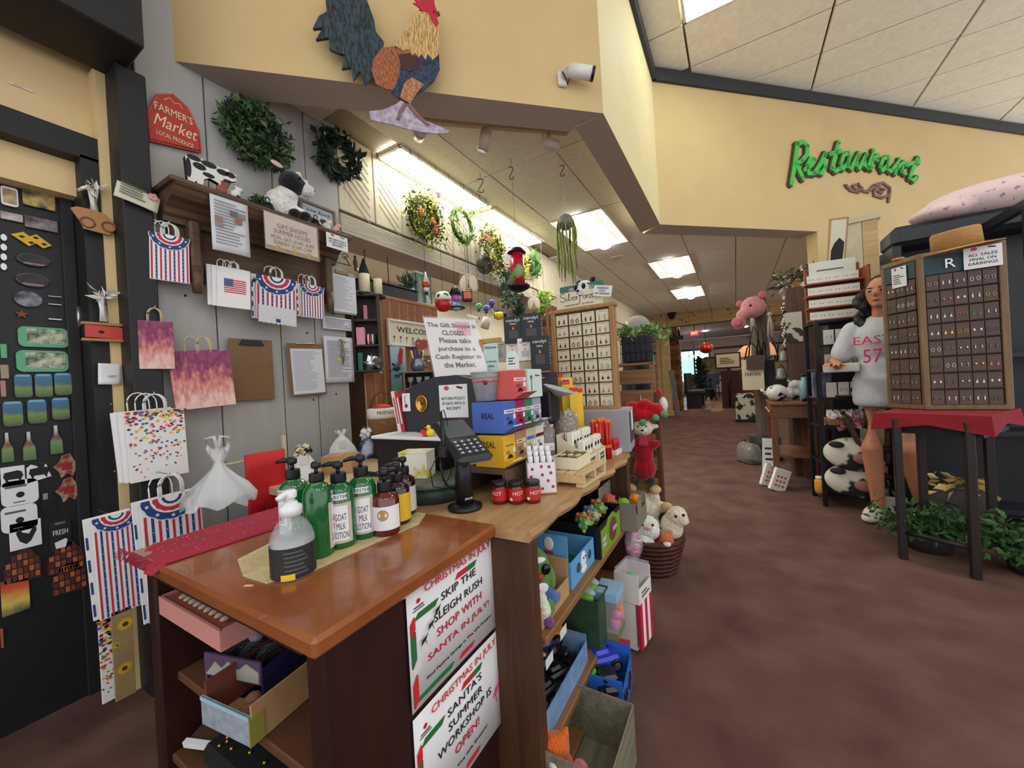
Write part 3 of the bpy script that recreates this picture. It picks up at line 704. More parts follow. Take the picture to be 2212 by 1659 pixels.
b=MB();b.ell((-.017,0,.033),(.005,.005,.002),mat('beak_orange',(230,120,30),.5),8,5);part(T,'beak',b)
T=thing('toy_heart','small red toy heart beside the yellow duck','toy',(p.x-.028,1.06,.922),.4)
b=MB();RH=mat('toy_red',(206,30,34),.4);b.slab([(0,0),(.012,.011),(.015,.02),(.009,.026),(0,.021),(-.009,.026),(-.015,.02),(-.012,.011)],-.006,.006,RH);part(T,'heart',b)
b=MB();b.box((0,0,.001),(.016,.014,.002),RH);part(T,'foot',b)
p=at(1005,1098,z=.73);T=thing('card_terminal','black card payment terminal with stylus on a round pole stand','card terminal',p,1.12)
b=MB();b.lathe([(.05,0),(.052,.004),(.052,.01),(.03,.016),(.022,.018)],BLACK,28);part(T,'base',b)
b=MB();b.lathe([(.027,.014),(.026,.1),(.024,.175)],BLACK,20);po=part(T,'pole',b)
text(po,'SPACE',.012,WHITE,0,.035,-.0275,width=.025)
b=MB();b.T=Matrix.Translation((0,0,.205))@RX(.5)@Matrix.Diagonal((1.15,1.1,1,1));b.box((0,0,0),(.1,.19,.028),mat('terminal_shell',(34,35,40),.35),.01);h_o=part(T,'head',b)
b=MB();b.T=Matrix.Translation((0,0,.205))@RX(.5)@Matrix.Diagonal((1.15,1.1,1,1));b.box((0,.038,.0145),(.08,.075,.002),mat('terminal_screen',(82,88,92),.15),.001);part(h_o,'screen',b)
for r_ in range(4):
 for c_ in range(4):
  b=MB();b.T=Matrix.Translation((0,0,.205))@RX(.5)@Matrix.Diagonal((1.15,1.1,1,1));b.box((-.03+c_*.019,-.022-r_*.016,.0152),(.015,.0115,.003),mat('key_grey',(70,72,78),.5),.001);b.box((-.03+c_*.019,-.022-r_*.016,.0169),(.004,.005,.0006),WHITE);part(h_o,'key',b)
b=MB();b.T=Matrix.Translation((0,0,.205))@RX(.5)@Matrix.Diagonal((1.15,1.1,1,1));b.box((.01,-.096,-.002),(.06,.006,.004),CHROME);part(h_o,'card_slot',b)
b=MB();b.tube([(-.062,-.01,.17),(-.05,.02,.24),(-.042,.045,.295)],[.006,.006,.004],BLACK,8);part(T,'stylus',b)
b=MB();b.box((-.062,-.005,.18),(.02,.04,.035),BLACK,.005);part(T,'stylus_holder',b)
b=MB();b.tube([(-.042,.045,.295),(-.03,.05,.3),(-.02,.05,.26),(-.016,.05,.18),(-.02,.045,.1),(-.055,.03,.065),(-.09,.02,.08),(-.1,.01,.13),(-.08,0,.17)],.0016,BLACK,6);b.tube([(-.066,0,.17),(-.075,-.01,.14),(-.068,-.01,.1),(-.05,0,.075),(-.02,0,.06)],.004,BLACK,8);part(T,'cord',b)
T=thing('green_stand','low green round stand behind the card terminal','stand',(-.92,1.0,.73));GST=mat('dark_green_paint',(44,62,50),.5,n=.2,ns=20)
b=MB();b.lathe([(.12,0),(.12,.05)],GST,32);part(T,'drum',b)
b=MB();b.lathe([(.13,.05),(.135,.054),(.135,.066),(.13,.07)],mat('olive_grey_top',(98,106,92),.45),32);part(T,'top',b)
p=at(930,1043,z=.8);T=thing('marbled_box','white gift box splashed with yellow on the green stand','box',(-.955,.965,.8),.35);MBX=mat('yellow_marbled_card',(226,222,206),.7,col2=(200,186,40),ns=22,contrast=(.5,.62))
b=MB();b.box((0,0,.042),(.10,.075,.084),MBX,.002);part(T,'body',b)
b=MB();b.box((0,0,.086),(.102,.077,.005),MBX,.001);part(T,'lid',b)
for k,(dx,m,lab)in enumerate(((0,mat('book_cover_white',(214,206,200),.6),'pale book leaning left of the monitor'),(.022,mat('book_cover_red',(168,40,44),.6),'red book leaning left of the monitor'))):
 T=thing('book',lab,'book',(-1.245+dx,1.2,.922),rot=(0,-.14,.35));b=MB();b.box((0,0,.085),(.012,.1,.17),WHITE);part(T,'pages',b)
 b=MB();b.box((-.0068,0,.086),(.0018,.104,.174),m);b.box((.0068,0,.086),(.0018,.104,.174),m);b.box((0,-.0525,.086),(.0154,.002,.174),m);co=part(T,'cover',b)
 b=MB();b.box((0,-.0542,.09),(.005,.001,.11),WHITE if k else REDINK);part(co,'spine_print',b)
XF=-.665
def teabox(y0,y1,z0,z1,m,label,words,tab=True,deep=.115,xf=XF,band=None,pop=None,cnt=None):
 T=thing('tea_box',label,'box',(xf-deep/2,(y0+y1)/2,z0),pi/2,group='tea sample boxes');w,h=y1-y0-.002,z1-z0-.001
 b=MB();b.box((0,0,h/2),(w,deep,h),m,.0015);part(T,'carton',b)
 b=MB();b.box((0,-deep/2-.0004,h*.68),(w*.96,.0006,h*.12),band or mat('pale_band',(226,214,216),.7));part(T,'name_band',b)
 bars(T,w*.7,h*.07,1,INK,0,h*.68,-deep/2-.001);bars(T,w*.4,h*.12,2,INK,-w*.12,h*.46,-deep/2-.001)
 b=MB();b.slab([(-w*.2*math.cos(k*pi/8)*-1 if False else w*.22*math.cos(k*pi/8),h*.26+h*.13*math.sin(k*pi/8))for k in range(9)],-deep/2-.0006,-deep/2,BLACK);part(T,'thumb_hole',b)
 b=MB();b.box((w*.36,-deep/2-.0006,h*.5),(w*.2,.0006,h*.16),WHITE);part(T,'price_sticker',b)
 if tab:
  b=MB();yb=-deep/2
  b.add([(-w/2,yb,h*.02),(w/2,yb,h*.02),(w/2,yb-.045,h*.24),(-w/2,yb-.045,h*.24)],[(0,1,2,3)],m);b.add([(-w/2,yb,h*.02),(-w/2,yb-.045,h*.24),(-w/2,yb,h*.24)],[(0,1,2)],m);b.add([(w/2,yb,h*.02),(w/2,yb-.045,h*.24),(w/2,yb,h*.24)],[(0,1,2)],m)
  o=part(T,'open_flap',b);s_=o.modifiers.new('t','SOLIDIFY');s_.thickness=.001
  b=MB()
  for k in range(3):b.box((-w*.25+w*.25*k,yb-.016,h*.17),(w*.2,.03,.004),WHITE,rot=RX(-.5))
  part(T,'tea_sachets',b,kind='stuff')
 return T
def sideprint(T,w,words,m=INK):
 me=textmesh(words,.012,m,width=w);o=part(T,'side_print',me);return o
BLUE=mat('box_blue',(72,102,184),.6);YELB=mat('box_yellow',(222,172,42),.6);COR=mat('box_coral',(200,84,80),.6);MAG=mat('box_magenta',(160,24,84),.6);GRN=mat('box_green',(38,132,92),.6);LAV=mat('box_lavender',(164,154,176),.6)
BRN=mat('box_tan',(176,130,96),.6);CRB=mat('box_sand',(206,186,160),.6);WHB=mat('box_white',(222,216,208),.6);MINT=mat('box_mint',(206,220,214),.6)
ys=[1.075,1.155,1.222,1.284,1.355]
tb=[teabox(1.062,1.142,.822,.928,YELB,'yellow oatmeal tea box, bottom tier, nearest the terminal','CHAMOMILE',band=YELB)]
for k,(m,s,cn)in enumerate(((BRN,'tan tea box in the bottom tier beside the yellow one','COCOA'),(CRB,'sand coloured tea box with blue band in the bottom tier','BERRY'),(WHB,'white tea box with maroon band in the bottom tier','ROOIBOS'))):
 tb.append(teabox(1.145+.075*k,1.217+.075*k,.822,.932,m,s,cn,band=[mat('band_pale',(220,190,160),.6),mat('band_blue',(90,130,190),.6),mat('band_maroon',(96,26,44),.6)][k]))
for k,(m,s,cn)in enumerate(((BLUE,'blue tea box, middle tier, nearest the terminal','EARL GREY'),(MAG,'magenta tea box in the middle tier','HIBISCUS'),(GRN,'green tea box in the middle tier','MINT'),(LAV,'lavender grey tea box at the far end of the middle tier','LAVENDER'))):
 tb.append(teabox(ys[k],ys[k+1],.934,1.04,m,s,cn,deep=.13))
tb.append(teabox(1.152,1.242,1.042,1.146,COR,'coral tea box on the top tier beside the metal bucket','BREAKFAST',deep=.14))
for T_,s in((tb[0],'REAL'),(tb[4],'REAL')):
 me=textmesh(s,.014,INK,width=.05,height=.02);o=part(T_,'side_print',me);o.rotation_euler=(0,0,-pi/2);o.location=(-.0405 if T_ is tb[4]else-.0401,0,.058 if T_ is tb[4]else .075)
T=thing('mint_box','pale mint spoon box behind the coral tea box','box',(-.69,1.3,1.042),pi/2)
b=MB();b.box((0,0,.053),(.11,.07,.106),MINT,.0015);part(T,'carton',b)
b=MB();b.ribbon([(-.035,.015),(-.035,.07)],.006,-.0362,-.035,mat('teal_print',(62,130,124),.6));b.slab([(-.045,.07),(-.025,.07),(-.026,.082),(-.044,.082)],-.0362,-.035,mat('teal_print',(62,130,124),.6));part(T,'spoon_print',b)
text(T,'Demerara',.012,INK,.015,.082,-.0358,width=.04,shear=.3)
p=Vector((-.775,1.14,1.042));T=thing('metal_bucket','galvanised metal bucket with a red jewel on the blue tea box','bucket',p,face(p));GALV=mat('galvanised_steel',(168,172,174),.45,0,n=.12,ns=60)
b=MB();b.lathe([(.036,0),(.05,.098),(.053,.1),(.053,.104),(.049,.104),(.046,.1),(.033,.004)],GALV,28);part(T,'pail',b)
b=MB();b.lathe([(.0462,.066),(.0482,.076)],mat('floral_band',(196,150,156),.6,col2=(170,40,60),ns=60),28);part(T,'band',b)
for zz in(.086,.091):
 b=MB();b.lathe([(.0488,zz-.0015),(.0505,zz),(.0498,zz+.0015)],GALV,28);part(T,'ridge',b)
b=MB();b.ell((0,-.048,.064),(.007,.003,.008),mat('dark_jewel',(90,20,30),.3),8,6);part(T,'jewel',b)
CRT=wood('weathered_crate',(78,62,50),(104,84,68),'x',1,.8)
T=thing('wooden_riser','weathered wooden crate riser under the tea boxes','crate',(-.745,1.21,.73))
b=MB();b.box((0,0,.083),(.19,.34,.014),CRT,.002);part(T,'top_board',b)
for sx in(-1,1):
 b=MB();b.box((sx*.088,0,.038),(.014,.34,.076),CRT,.002);part(T,'side_board',b)
b=MB();b.box((0,.16,.038),(.16,.012,.076),CRT);part(T,'back_board',b)
JR=mat('sauce_glass',(88,22,12),.12,coat=.5);
for k,(px,py)in enumerate(((1081,1086),(1116,1086),(1152,1084))):
 p=at(px,py,z=.73);T=thing('sauce_jar',['jar of hot sauce farthest left in the row of three','middle jar of hot sauce in the row of three','jar of hot sauce beside the polka dot box'][k],'jar',p,face(p)+[-.5,.25,.35][k],group='hot sauce jars')
 b=MB();b.lathe([(.0225,0),(.0245,.004),(.0245,.05),(.021,.056)],JR,20);part(T,'glass',b)
 b=MB();b.lathe([(.0225,.055),(.0232,.058),(.0232,.066),(.022,.068)],BLACK,20);part(T,'lid',b)
 b=MB();vs=[];r=.025
 for i in range(13):
  a=-pi/2+(i/12-.5)*4.2
  for zz in(.012,.048):vs.append((r*math.cos(a),r*math.sin(a),zz))
 b.add(vs,[(2*i,2*i+2,2*i+3,2*i+1)for i in range(12)],mat('jar_label_red',(176,34,28),.5),True);lo=part(T,'label',b)
 for s,sz,zz,dx in(('HOT',.016,.034,0),):
  me=textmesh(s,sz,WHITE if s=='HOT' else INK,ext=0)
  for v in me.vertices:
   a=-pi/2+(v.co.x+dx)/r;v.co=Vector(((r+.0006)*math.cos(a),(r+.0006)*math.sin(a),v.co.z+zz))
  part(lo,'lettering',me)
 b=MB();vs=[]
 for i in range(4):
  a=-pi/2-1.1+i*.12
  for zz in(.013,.021):vs.append(((r+.0006)*math.cos(a),(r+.0006)*math.sin(a),zz))
 b.add(vs,[(2*i,2*i+2,2*i+3,2*i+1)for i in range(3)],WHITE,True);part(lo,'barcode',b)
p=Vector((-.585,1.16,.73));T=thing('polka_dot_box','white box with pink dots holding white lip balm tubes','box',p,.55)
b=MB();b.box((0,0,.004),(.1,.09,.006),KRAFT,.002);part(T,'base',b)
b=MB();WB_=mat('white_card',(224,222,226),.6);b.box((0,-.04,.055),(.094,.003,.1),WB_);b.box((0,.04,.055),(.094,.003,.1),WB_);b.box((-.0455,0,.055),(.003,.083,.1),WB_);b.box((.0455,0,.055),(.003,.083,.1),WB_);part(T,'carton',b)
DOT=mat('pink_dot',(190,28,84),.6)
for(x,z)in((-.03,.085),(0,.092),(.025,.09),(-.035,.06),(.03,.07),(.002,.065),(-.02,.04),(.02,.045),(.035,.025),(-.035,.02),(.0,.02)):
 b=MB();b.T=Matrix.Translation((x,-.0417,z))@RX(pi/2);b.lathe([(.0052,0),(.0052,.0006)],DOT,12);part(T,'dot',b)
b=MB();b.box((.0475,0,.07),(.0012,.06,.05),mat('printed_label',(190,180,182),.7));part(T,'label',b)
for k in range(12):
 b=MB();x=-.034+(k%4)*.021;y=-.026+(k//4)*.024;b.T=Matrix.Translation((x,y,0));zz=.012*(k//4)+R.uniform(0,.005)
 b.lathe([(.0085,.06),(.0085,.104+zz),(.0088,.105+zz),(.0088,.122+zz),(.0075,.1235+zz)],WB_,12);part(T,'tube',b)
PALE=wood('pale_pine',(196,166,118),(214,188,142),'x',1,.65)
T=thing('mini_pallet','small pine pallet holding a tray of fabric buttons','pallet',(-.525,1.345,.73),pi/2-.05)
for k in range(4):
 b=MB();b.box((0,-.055+k*.037,.046),(.22,.03,.008),PALE,.001);part(T,'slat',b)
for x in(-.1,0,.1):
 b=MB();b.box((x,0,.028),(.016,.14,.028),PALE,.001);part(T,'block',b)
for k in(0,3):
 b=MB();b.box((0,-.055+k*.037,.007),(.22,.03,.012),PALE,.001);part(T,'bottom_slat',b)
T=thing('button_tray','cream tray of assorted cloth badges on the pine pallet','tray',(-.545,1.335,.781),pi/2)
b=MB();b.box((0,0,.003),(.13,.1,.005),CREAM);b.box((0,-.05,.022),(.13,.003,.042),CREAM);b.box((0,.05,.022),(.13,.003,.042),CREAM);b.box((-.065,0,.022),(.003,.1,.042),CREAM);b.box((.065,0,.022),(.003,.1,.042),CREAM);part(T,'tray',b)
cols=[(60,60,70),(200,170,70),(210,200,190),(120,80,60),(90,110,60)]
for k in range(15):
 b=MB();b.T=Matrix.Translation((-.048+(k%5)*.024,-.03+(k//5)*.03,.036+.004*R.random()))@RX(R.uniform(-.4,.4));b.lathe([(.011,0),(.012,.003),(.01,.006),(0,.007)],mat('badge_%d'%(k%5),cols[k%5],.7),12);part(T,'badge',b)
for k,(px,py,hh)in enumerate(((1160,985,.07),(1190,985,.085))):
 b=MB();pts=[(-.017,0),(.017,0)]+[(.017*math.cos(q_*pi/8),hh-.017+.017*math.sin(q_*pi/8))for q_ in range(9)];b.slab(pts,-.002,.002,KRAFT)
 T=thing('kraft_tag_card',['shorter kraft arched display card behind the polka dot box','taller kraft arched display card behind the polka dot box'][k],'card',(-.60+.02*k,1.26+k*.05,.73),.5);part(T,'card',b)
 b=MB();b.box((0,.005,hh*.42-.0),(.02,.01,hh*.84),KRAFT);part(T,'easel',b);bars(T,.02,.016,2,mat('brown_ink',(90,62,30),.6),0,hh*.6,-.0028)
HS=mat('cream_display',(226,212,182),.65)
def strawbox(loc,rz,label,n=6,words='HONEY\nSTRAW'):
 T=thing('honey_straw_box',label,'box',loc,rz)
 w,d,h0,h1=.1,.13,.07,.15
 for sx in(-1,1):
  b=MB();b.add([(sx*w/2,-d/2,0),(sx*w/2,d/2,0),(sx*w/2,d/2,h1),(sx*w/2,-d/2,h0)],[(0,1,2,3)],HS);o=part(T,'side',b);s_=o.modifiers.new('t','SOLIDIFY');s_.thickness=.002
 b=MB();b.box((0,-d/2,h0/2),(w,.002,h0),HS);part(T,'front',b)
 b=MB();b.box((0,d/2,h1/2),(w,.002,h1),HS);part(T,'back',b)
 b=MB();b.box((0,0,.002),(w,d,.003),HS);part(T,'bottom',b)
 SW=mat('straw_pack',(226,222,206),.4)
 for k in range(n):
  x=-w/2+w*(k%3+.5)/3;y=-d/2+.03+.045*(k//3);hh=h0+.055+.03*(k//3)
  b=MB();b.box((x,y,hh/2+.004),(w/3.3,.032,hh),SW,.006);q_=part(T,'straw_pack',b)
  b=MB();b.lathe([(.009,0),(.009,.0012)],INK,10);o=part(q_,'bear_logo',b);o.location=(x,y-.0165,hh*.78);o.rotation_euler=(pi/2,0,0)
 text(T,words,.014,INK,0,h0*.6,-d/2-.002,width=w*.6)
 b=MB();lines(b,-w*.4,w*.4,.008,h0*.35,3,GREYINK,-d/2-.0015);part(T,'small_print',b,kind='stuff')
 return T
T=strawbox((-.575,1.48,.73),pi/2,'cream honey straw display box with bear logos, nearer one',6);b=MB();[b.box((-.0516,-.005,.04+.008*j),(.0008,.07,.003),INK)for j in range(2)];part(T,'side_print',b,kind='stuff')
strawbox((-.575,1.6,.73),pi/2,'cream honey straw display box, farther one beside the red sticks',6)
for k,(x,y)in enumerate(((-.56,1.69),(-.53,1.735),(-.57,1.77))):
 T=thing('candy_sticks',['red candy stick bundle nearest the straw boxes','middle red candy stick bundle','red candy stick bundle nearest the earring rack'][k],'candy',(x,y,.73),group='red stick bundles')
 for j in range(6):
  b=MB();xx=.016*math.cos(j*1.05);yy=.016*math.sin(j*1.05);hh=.16+R.uniform(-.01,.02)
  b.cyl((xx,yy,0),(xx*1.2,yy*1.2,hh),.0075,mat('stick_red',(190,34,24),.35),n=8);b.lathe([(.0076,hh-.012),(.004,hh+.012)],mat('stick_orange',(226,120,30),.4),8,(xx*1.2,yy*1.2,0));q_=part(T,'stick',b)
 b=MB();b.lathe([(.026,.05),(.0265,.052),(.0265,.062),(.026,.064)],mat('orange_ribbon',(214,92,28),.5),12);part(T,'ribbon',b)
T=thing('lip_gloss_tray','small white tray of red lip glosses at the end of the counter','tray',(-.53,1.845,.73),pi/2)
b=MB();b.box((0,0,.012),(.09,.06,.024),WHB,.002);part(T,'tray',b)
for k in range(8):
 b=MB();b.lathe([(.006,.02),(.006,.07),(.005,.072)],mat('gloss_red',(196,30,40),.3),8,(-.033+(k%4)*.022,-.014+(k//4)*.026,0));part(T,'lip_gloss',b)
SWB=mat('caramel_sweets',(92,56,32),.35,col2=(190,170,150),ns=90,contrast=(.5,.75))
for k,(x,y,r,h,lab)in enumerate(((-.69,1.42,.045,.12,'dark glass jar of wrapped caramels with white tag, nearer'),(-.655,1.56,.06,.15,'large glass jar of wrapped caramels with white tag'))):
 z0=.80 if k==0 else .8
 T=thing('candy_jar',lab,'jar',(x,y,.73));b=MB();b.lathe([(r*.9,0),(r,.01),(r,h+.05),(r*.8,h+.075)],glass('jar_glass',(200,200,196),.25),20);part(T,'glass',b)
 b=MB();b.lathe([(r*.85,.004),(r*.94,.012),(r*.94,h+.045),(r*.7,h+.066),(0,h+.07)],SWB,16);part(T,'sweets',b)
 b=MB()
 for j in range(26):a=R.uniform(0,6.3);rr=r*.8*R.random()**.5;b.leaves([(rr*math.cos(a),rr*math.sin(a),h+.06)],.028,mat('cellophane',(222,216,206),.15,spec=.9),up=1.2,aspect=.6)
 part(T,'wrapper_twists',b,kind='stuff')
 b=MB();b.box((r*.7,-r*.75,h*.9),(.05,.001,.03),WHITE,rot=RZ(.75));tg=part(T,'tag',b)
p=Vector((-.655,1.4,1.0));T=thing('scoop_bin','black bin with tilted grey scoop lid above the sweet jars','bin',(-.70,1.47,.935))
b=MB();b.box((0,0,.06),(.09,.1,.13),BLACK,.006);part(T,'bin',b)
b=MB();b.T=Matrix.Translation((.07,-.01,.13))@RY(.35)@RZ(.3);b.lathe([(.012,-.03),(.05,.0),(.052,.002),(.048,.002),(.0,-.02)],mat('grey_scoop',(176,176,182),.35),20,sx=1.3);part(T,'scoop',b)
b=MB();b.box((.07,-.015,.122),(.04,.012,.001),REDINK,rot=RY(.35));part(T,'lid_label',b)
for k,(px,py)in enumerate(((1196,806),(1221,823),(1238,838))):
 p=at(px,py,y=1.72-.02*k)
 for q in range(2):
  T=thing('candy_bar_box','yellow candy box with red top, %s step of the row before the rack, %s'%(ordn(k),('front','back')[q]),'box',(p.x+.012*q,p.y+.03*q,.73),.4)
  hh=p.z-.73-.006*q
  b=MB();b.box((0,0,hh/2),(.038,.024,hh),mat('bar_yellow',(228,190,44),.5),.001);part(T,'carton',b)
  b=MB();b.box((0,0,hh-.008),(.0388,.0248,.018),mat('bar_red_%d'%(k%2),((206,44,34),(206,60,110))[k%2],.5));part(T,'top',b)
T=thing('orange_box','tall yellow tea carton standing above the candy boxes','box',(-.70,1.71,.73),.5);b=MB();b.box((0,0,.19),(.055,.03,.38),mat('bar_yellow',(228,190,44),.5),.001);part(T,'carton',b);bars(T,.04,.03,2,INK,0,.36,-.0158)
RKX,RKY,RKZ=-.69,1.95,.945
T=thing('display_box','grey and white display box under the countertop earring rack','box',(RKX+.05,RKY+.02,.73),.12)
b=MB();b.box((0,0,.105),(.34,.2,.21),mat('grey_display_card',(150,152,156),.7),.004);part(T,'box',b)
b=MB();b.box((.171,0,.12),(.002,.18,.15),mat('charcoal_panel',(70,70,76),.6));part(T,'side_panel',b)
b=MB();b.box((.173,.0,.15),(.002,.06,.1),WHITE);part(T,'price_list',b)
RKW=wood('rack_oak',(150,110,66),(172,132,86),'z',1,.5);RKB=mat('rack_board',(112,78,66),.8)
rk=thing('earring_rack','oak countertop earring rack of cream cards under a signboard','rack',(RKX,RKY,RKZ),.0)
w_,h_=.33,.525
b=MB();b.box((0,.012,h_/2),(w_,.012,h_),RKB);part(rk,'board',b)
for sx in(-1,1):
 b=MB();b.box((sx*(w_/2-.004),.01,h_/2),(.024,.05,h_),RKW,.003);part(rk,'side_rail',b)
for zz,ex in((0,0),(h_,.014)):
 b=MB();b.box((0,.01,zz),(w_+.02+ex,.055,.02),RKW,.004);part(rk,'cross_rail',b)
b=MB();b.box((.0,.014,h_+.03),(.2,.01,.05),RKW);part(rk,'sign_post',b)
T=sign('rack_sign','cream signboard lettered in flowing script on top of the earring rack','sign',(RKX-.01,RKY,RKZ+h_+.012),0,.255,.085,CREAM,depth=.006)
def script(T,paths,wd,m,y=-.0045,x0=0,z0=0,s=1):
 for P_ in paths:
  b=MB();b.ribbon([(x0+s*q_[0],z0+s*q_[1])for q_ in P_],wd,y,y+.0012,m);part(T,'script_stroke',b)
def arc(cx_,cz_,rx,rz_,a0,a1,n=10):return[(cx_+rx*math.cos(math.radians(a0+(a1-a0)*i/n)),cz_+rz_*math.sin(math.radians(a0+(a1-a0)*i/n)))for i in range(n+1)]
S_=[arc(.6,1.5,.45,.35,20,250)+arc(.55,.75,.5,.42,80,-170),[(1.3,1.0),(1.25,.4),(1.45,.4)],[(1.32,1.3),(1.36,1.35)],[(1.6,.4),(1.95,1.7),(1.75,1.7),(1.75,.5),(1.95,.4)],[(2.05,1.0),(2.25,.4),(2.5,1.05)],arc(2.8,.7,.25,.3,0,330),[(3.2,1.0),(3.25,.4),(3.25,.8),(3.5,1.0)],[(4.5,1.7),(4.1,1.65),(3.95,1.0),(3.85,-.2),(3.7,-.4)],[(3.7,1.0),(4.4,1.05)],arc(4.75,.7,.25,.3,90,450),[(5.15,1.0),(5.15,.4),(5.2,.8),(5.4,1.0)],arc(5.75,.7,.25,.3,0,330),arc(6.25,.85,.15,.15,45,250)+arc(6.25,.55,.17,.16,90,-170),[(6.75,1.6),(6.65,.5),(6.9,.4)],[(6.4,1.1),(7.2,1.3)]]
script(T,S_,.0028,INK,x0=-.105,z0=.028,s=.029);text(T,'HANDCRAFTED     IN THE USA',.01,INK,0,.014,-.0045,width=.16)
T=sign('rack_header','green uniquely you strip behind the rack signboard','sign',(RKX-.0,RKY+.015,RKZ+h_+.05),0,.24,.085,mat('teal_strip',(60,112,92),.6),txt=(('UNIQUELY YOU',.72,.28,WHITE,.55),),depth=.004)
T=sign('exempt_tag','small white earrings non returnable tag clipped to the rack signboard','tag',at(1300,640,y=RKY-.02),.0,.095,.055,txt=(('EARRINGS',.75,.2,INK,.6),('NON-',.5,.18,INK,.35),('RETURNABLE',.25,.18,INK,.8)),depth=.001,tilt=0);T.rotation_euler=(0,.2,0)
T=thing('plush_panda','white plush head with black patches on top of the earring rack','plush toy',(RKX+.01,RKY+.05,RKZ+h_+.055),-.3);PW=fuzzy('plush_white',(222,220,214))
b=MB();b.ell((0,0,.05),(.055,.05,.055),PW);b.ell((0,-.03,.035),(.035,.035,.03),PW);remesh(part(T,'head',b),.006)
for sx in(-1,1):
 b=MB();b.ell((sx*.026,-.048,.062),(.013,.006,.016),fuzzy('plush_black',(24,24,26)),10,6);part(T,'eye_patch',b)
 b=MB();b.ell((sx*.045,.01,.098),(.018,.01,.018),fuzzy('plush_black',(24,24,26)),10,6);part(T,'ear',b)
b=MB();b.ell((0,-.065,.04),(.01,.005,.007),BLACK,8,5);part(T,'nose',b)
EAR=[mat('ear_dark',(52,46,44),.35,.6),mat('ear_silver',(170,170,176),.3,.9),mat('ear_bronze',(120,92,60),.35,.8),mat('ear_green',(70,120,84),.4,.3),mat('ear_red',(110,40,40),.4,.4)]
def earring(kind,m):
 b=MB();b.tube([(0,-.003,.010),(.002,-.003,.014),(0,-.003,.018)],.0006,SILVER,5)
 if kind==0:b.ell((0,-.003,0),(.0055,.002,.0075),m,10,6)
 elif kind==1:b.ell((0,-.003,-.002),(.004,.002,.011),m,8,6);b.ell((0,-.003,.009),.0028,m,6,4)
 elif kind==2:b.T=Matrix.Translation((0,-.003,-.002))@RX(pi/2);b.tube([(.007*math.cos(q_*pi/6),.01*math.sin(q_*pi/6),0)for q_ in range(12)],.0016,m,5,True)
 elif kind==3:b.slab([(0,.01),(.006,-.01),(-.006,-.01)],-.004,-.0025,m)
 else:b.ell((0,-.003,.004),(.005,.002,.005),m,8,6);b.ell((0,-.003,-.007),(.0035,.002,.006),m,8,6)
 return b.mesh('earring')
EM={}
cardm=MB();cardm.box((0,0,0),(.066,.0012,.056),CREAM);cardm=cardm.mesh('card')
hd=textmesh('Silver Forest',.008,GREYINK,width=.03)
ENAME=['dark','silver','bronze','green','deep red'];KN=['oval','long drop','open hoop','triangle','double bead']
n_=0
for r_ in range(8):
 for c_ in range(4):
  k=(r_*3+c_*5+R.randrange(3))%5;m_=[0,1,0,2,1,0,3,0,2,1,0,4][(r_*4+c_*7)%12]
  if(k,m_)not in EM:EM[(k,m_)]=earring(k,EAR[m_])
  x=-.112+c_*.0745;z=h_-.048-r_*.0625
  T=thing('earring_card','%s %s earrings, %s row, %s card from left on oak rack'%(ENAME[m_],KN[k],ordn(r_),ordn(c_)),'earrings',(RKX+x,RKY-.002,RKZ+z),group='earring cards on the oak rack')
  part(T,'card',cardm);o=part(T,'lettering',hd);o.location=(0,-.001,.021)
  for sx in(-1,1):o=part(T,'earring',EM[(k,m_)]);o.location=(sx*.014,-.001,-.01)
  n_+=1
for r_ in range(1,8):
 b=MB();b.box((0,-.006,h_-.016-r_*.0625+.0),(w_-.03,.008,.003),RKB);part(rk,'rail',b)
p=(at(905,682,y=1.3)+at(1045,800,y=1.3))/2
b=None
def stand_base(T,w,h,d):
 b=MB();b.box((0,.02,-.012),(w*.9,.07,.02),mat('brown_easel',(84,66,54),.6),.003);part(T,'easel_base',b)
T=sign('closed_notice','clear stand notice saying the gift shoppe is closed, above the register','sign',at(1000,812,y=1.36),.12,.262,.285,mat('notice_paper',(216,210,210),.6),txt=(('The Gift Shoppe is',.87,.1,INK,.92,0,.0004),('CLOSED.',.735,.085,INK,.44,0,.0004),('Please take',.6,.09,INK,.6,0,.0004),('purchase to a',.46,.1,INK,.7,0,.0004),('Cash Register in',.32,.1,INK,.86,0,.0004),('the Market.',.18,.09,INK,.6,0,.0004)),border=[(.055,.235,.07,.07,mat('pale_pink_print',(216,150,164),.6))],tilt=-.22,extra=stand_base,clear=True)
T.rotation_euler=(-.34,0,1.12)
b=MB();b.box((0,0,.2),(.12,.1,.4),BLACK,.004);solo('notice_stand','black box holding up the clear closed notice','stand',b,(-.99,1.42,.73))
T=sign('welcome_sign','narrow mint welcome notice on a wooden post by the candle boxes','sign',at(1063,812,y=1.5),.1,.075,.15,mat('mint_paper',(190,212,206),.7),txt=(('Welcome',.88,.09,INK,.8),('An Associate',.45,.06,INK,.75),('Will Be',.3,.06,INK,.4),('With You',.15,.06,INK,.5)))
b=MB();b.box((-.048,.01,.08),(.022,.03,.19),wood('sign_post_oak',(160,116,62),(184,140,84),'z'),.002);b2=part(T,'post',b);b=MB();b.box((.0,.012,.165),(.1,.02,.02),KRAFT);part(T,'cap',b)
CBK=mat('candle_box_black',(24,26,32),.5);FLM=mat('flame_orange',(226,110,60),.6)
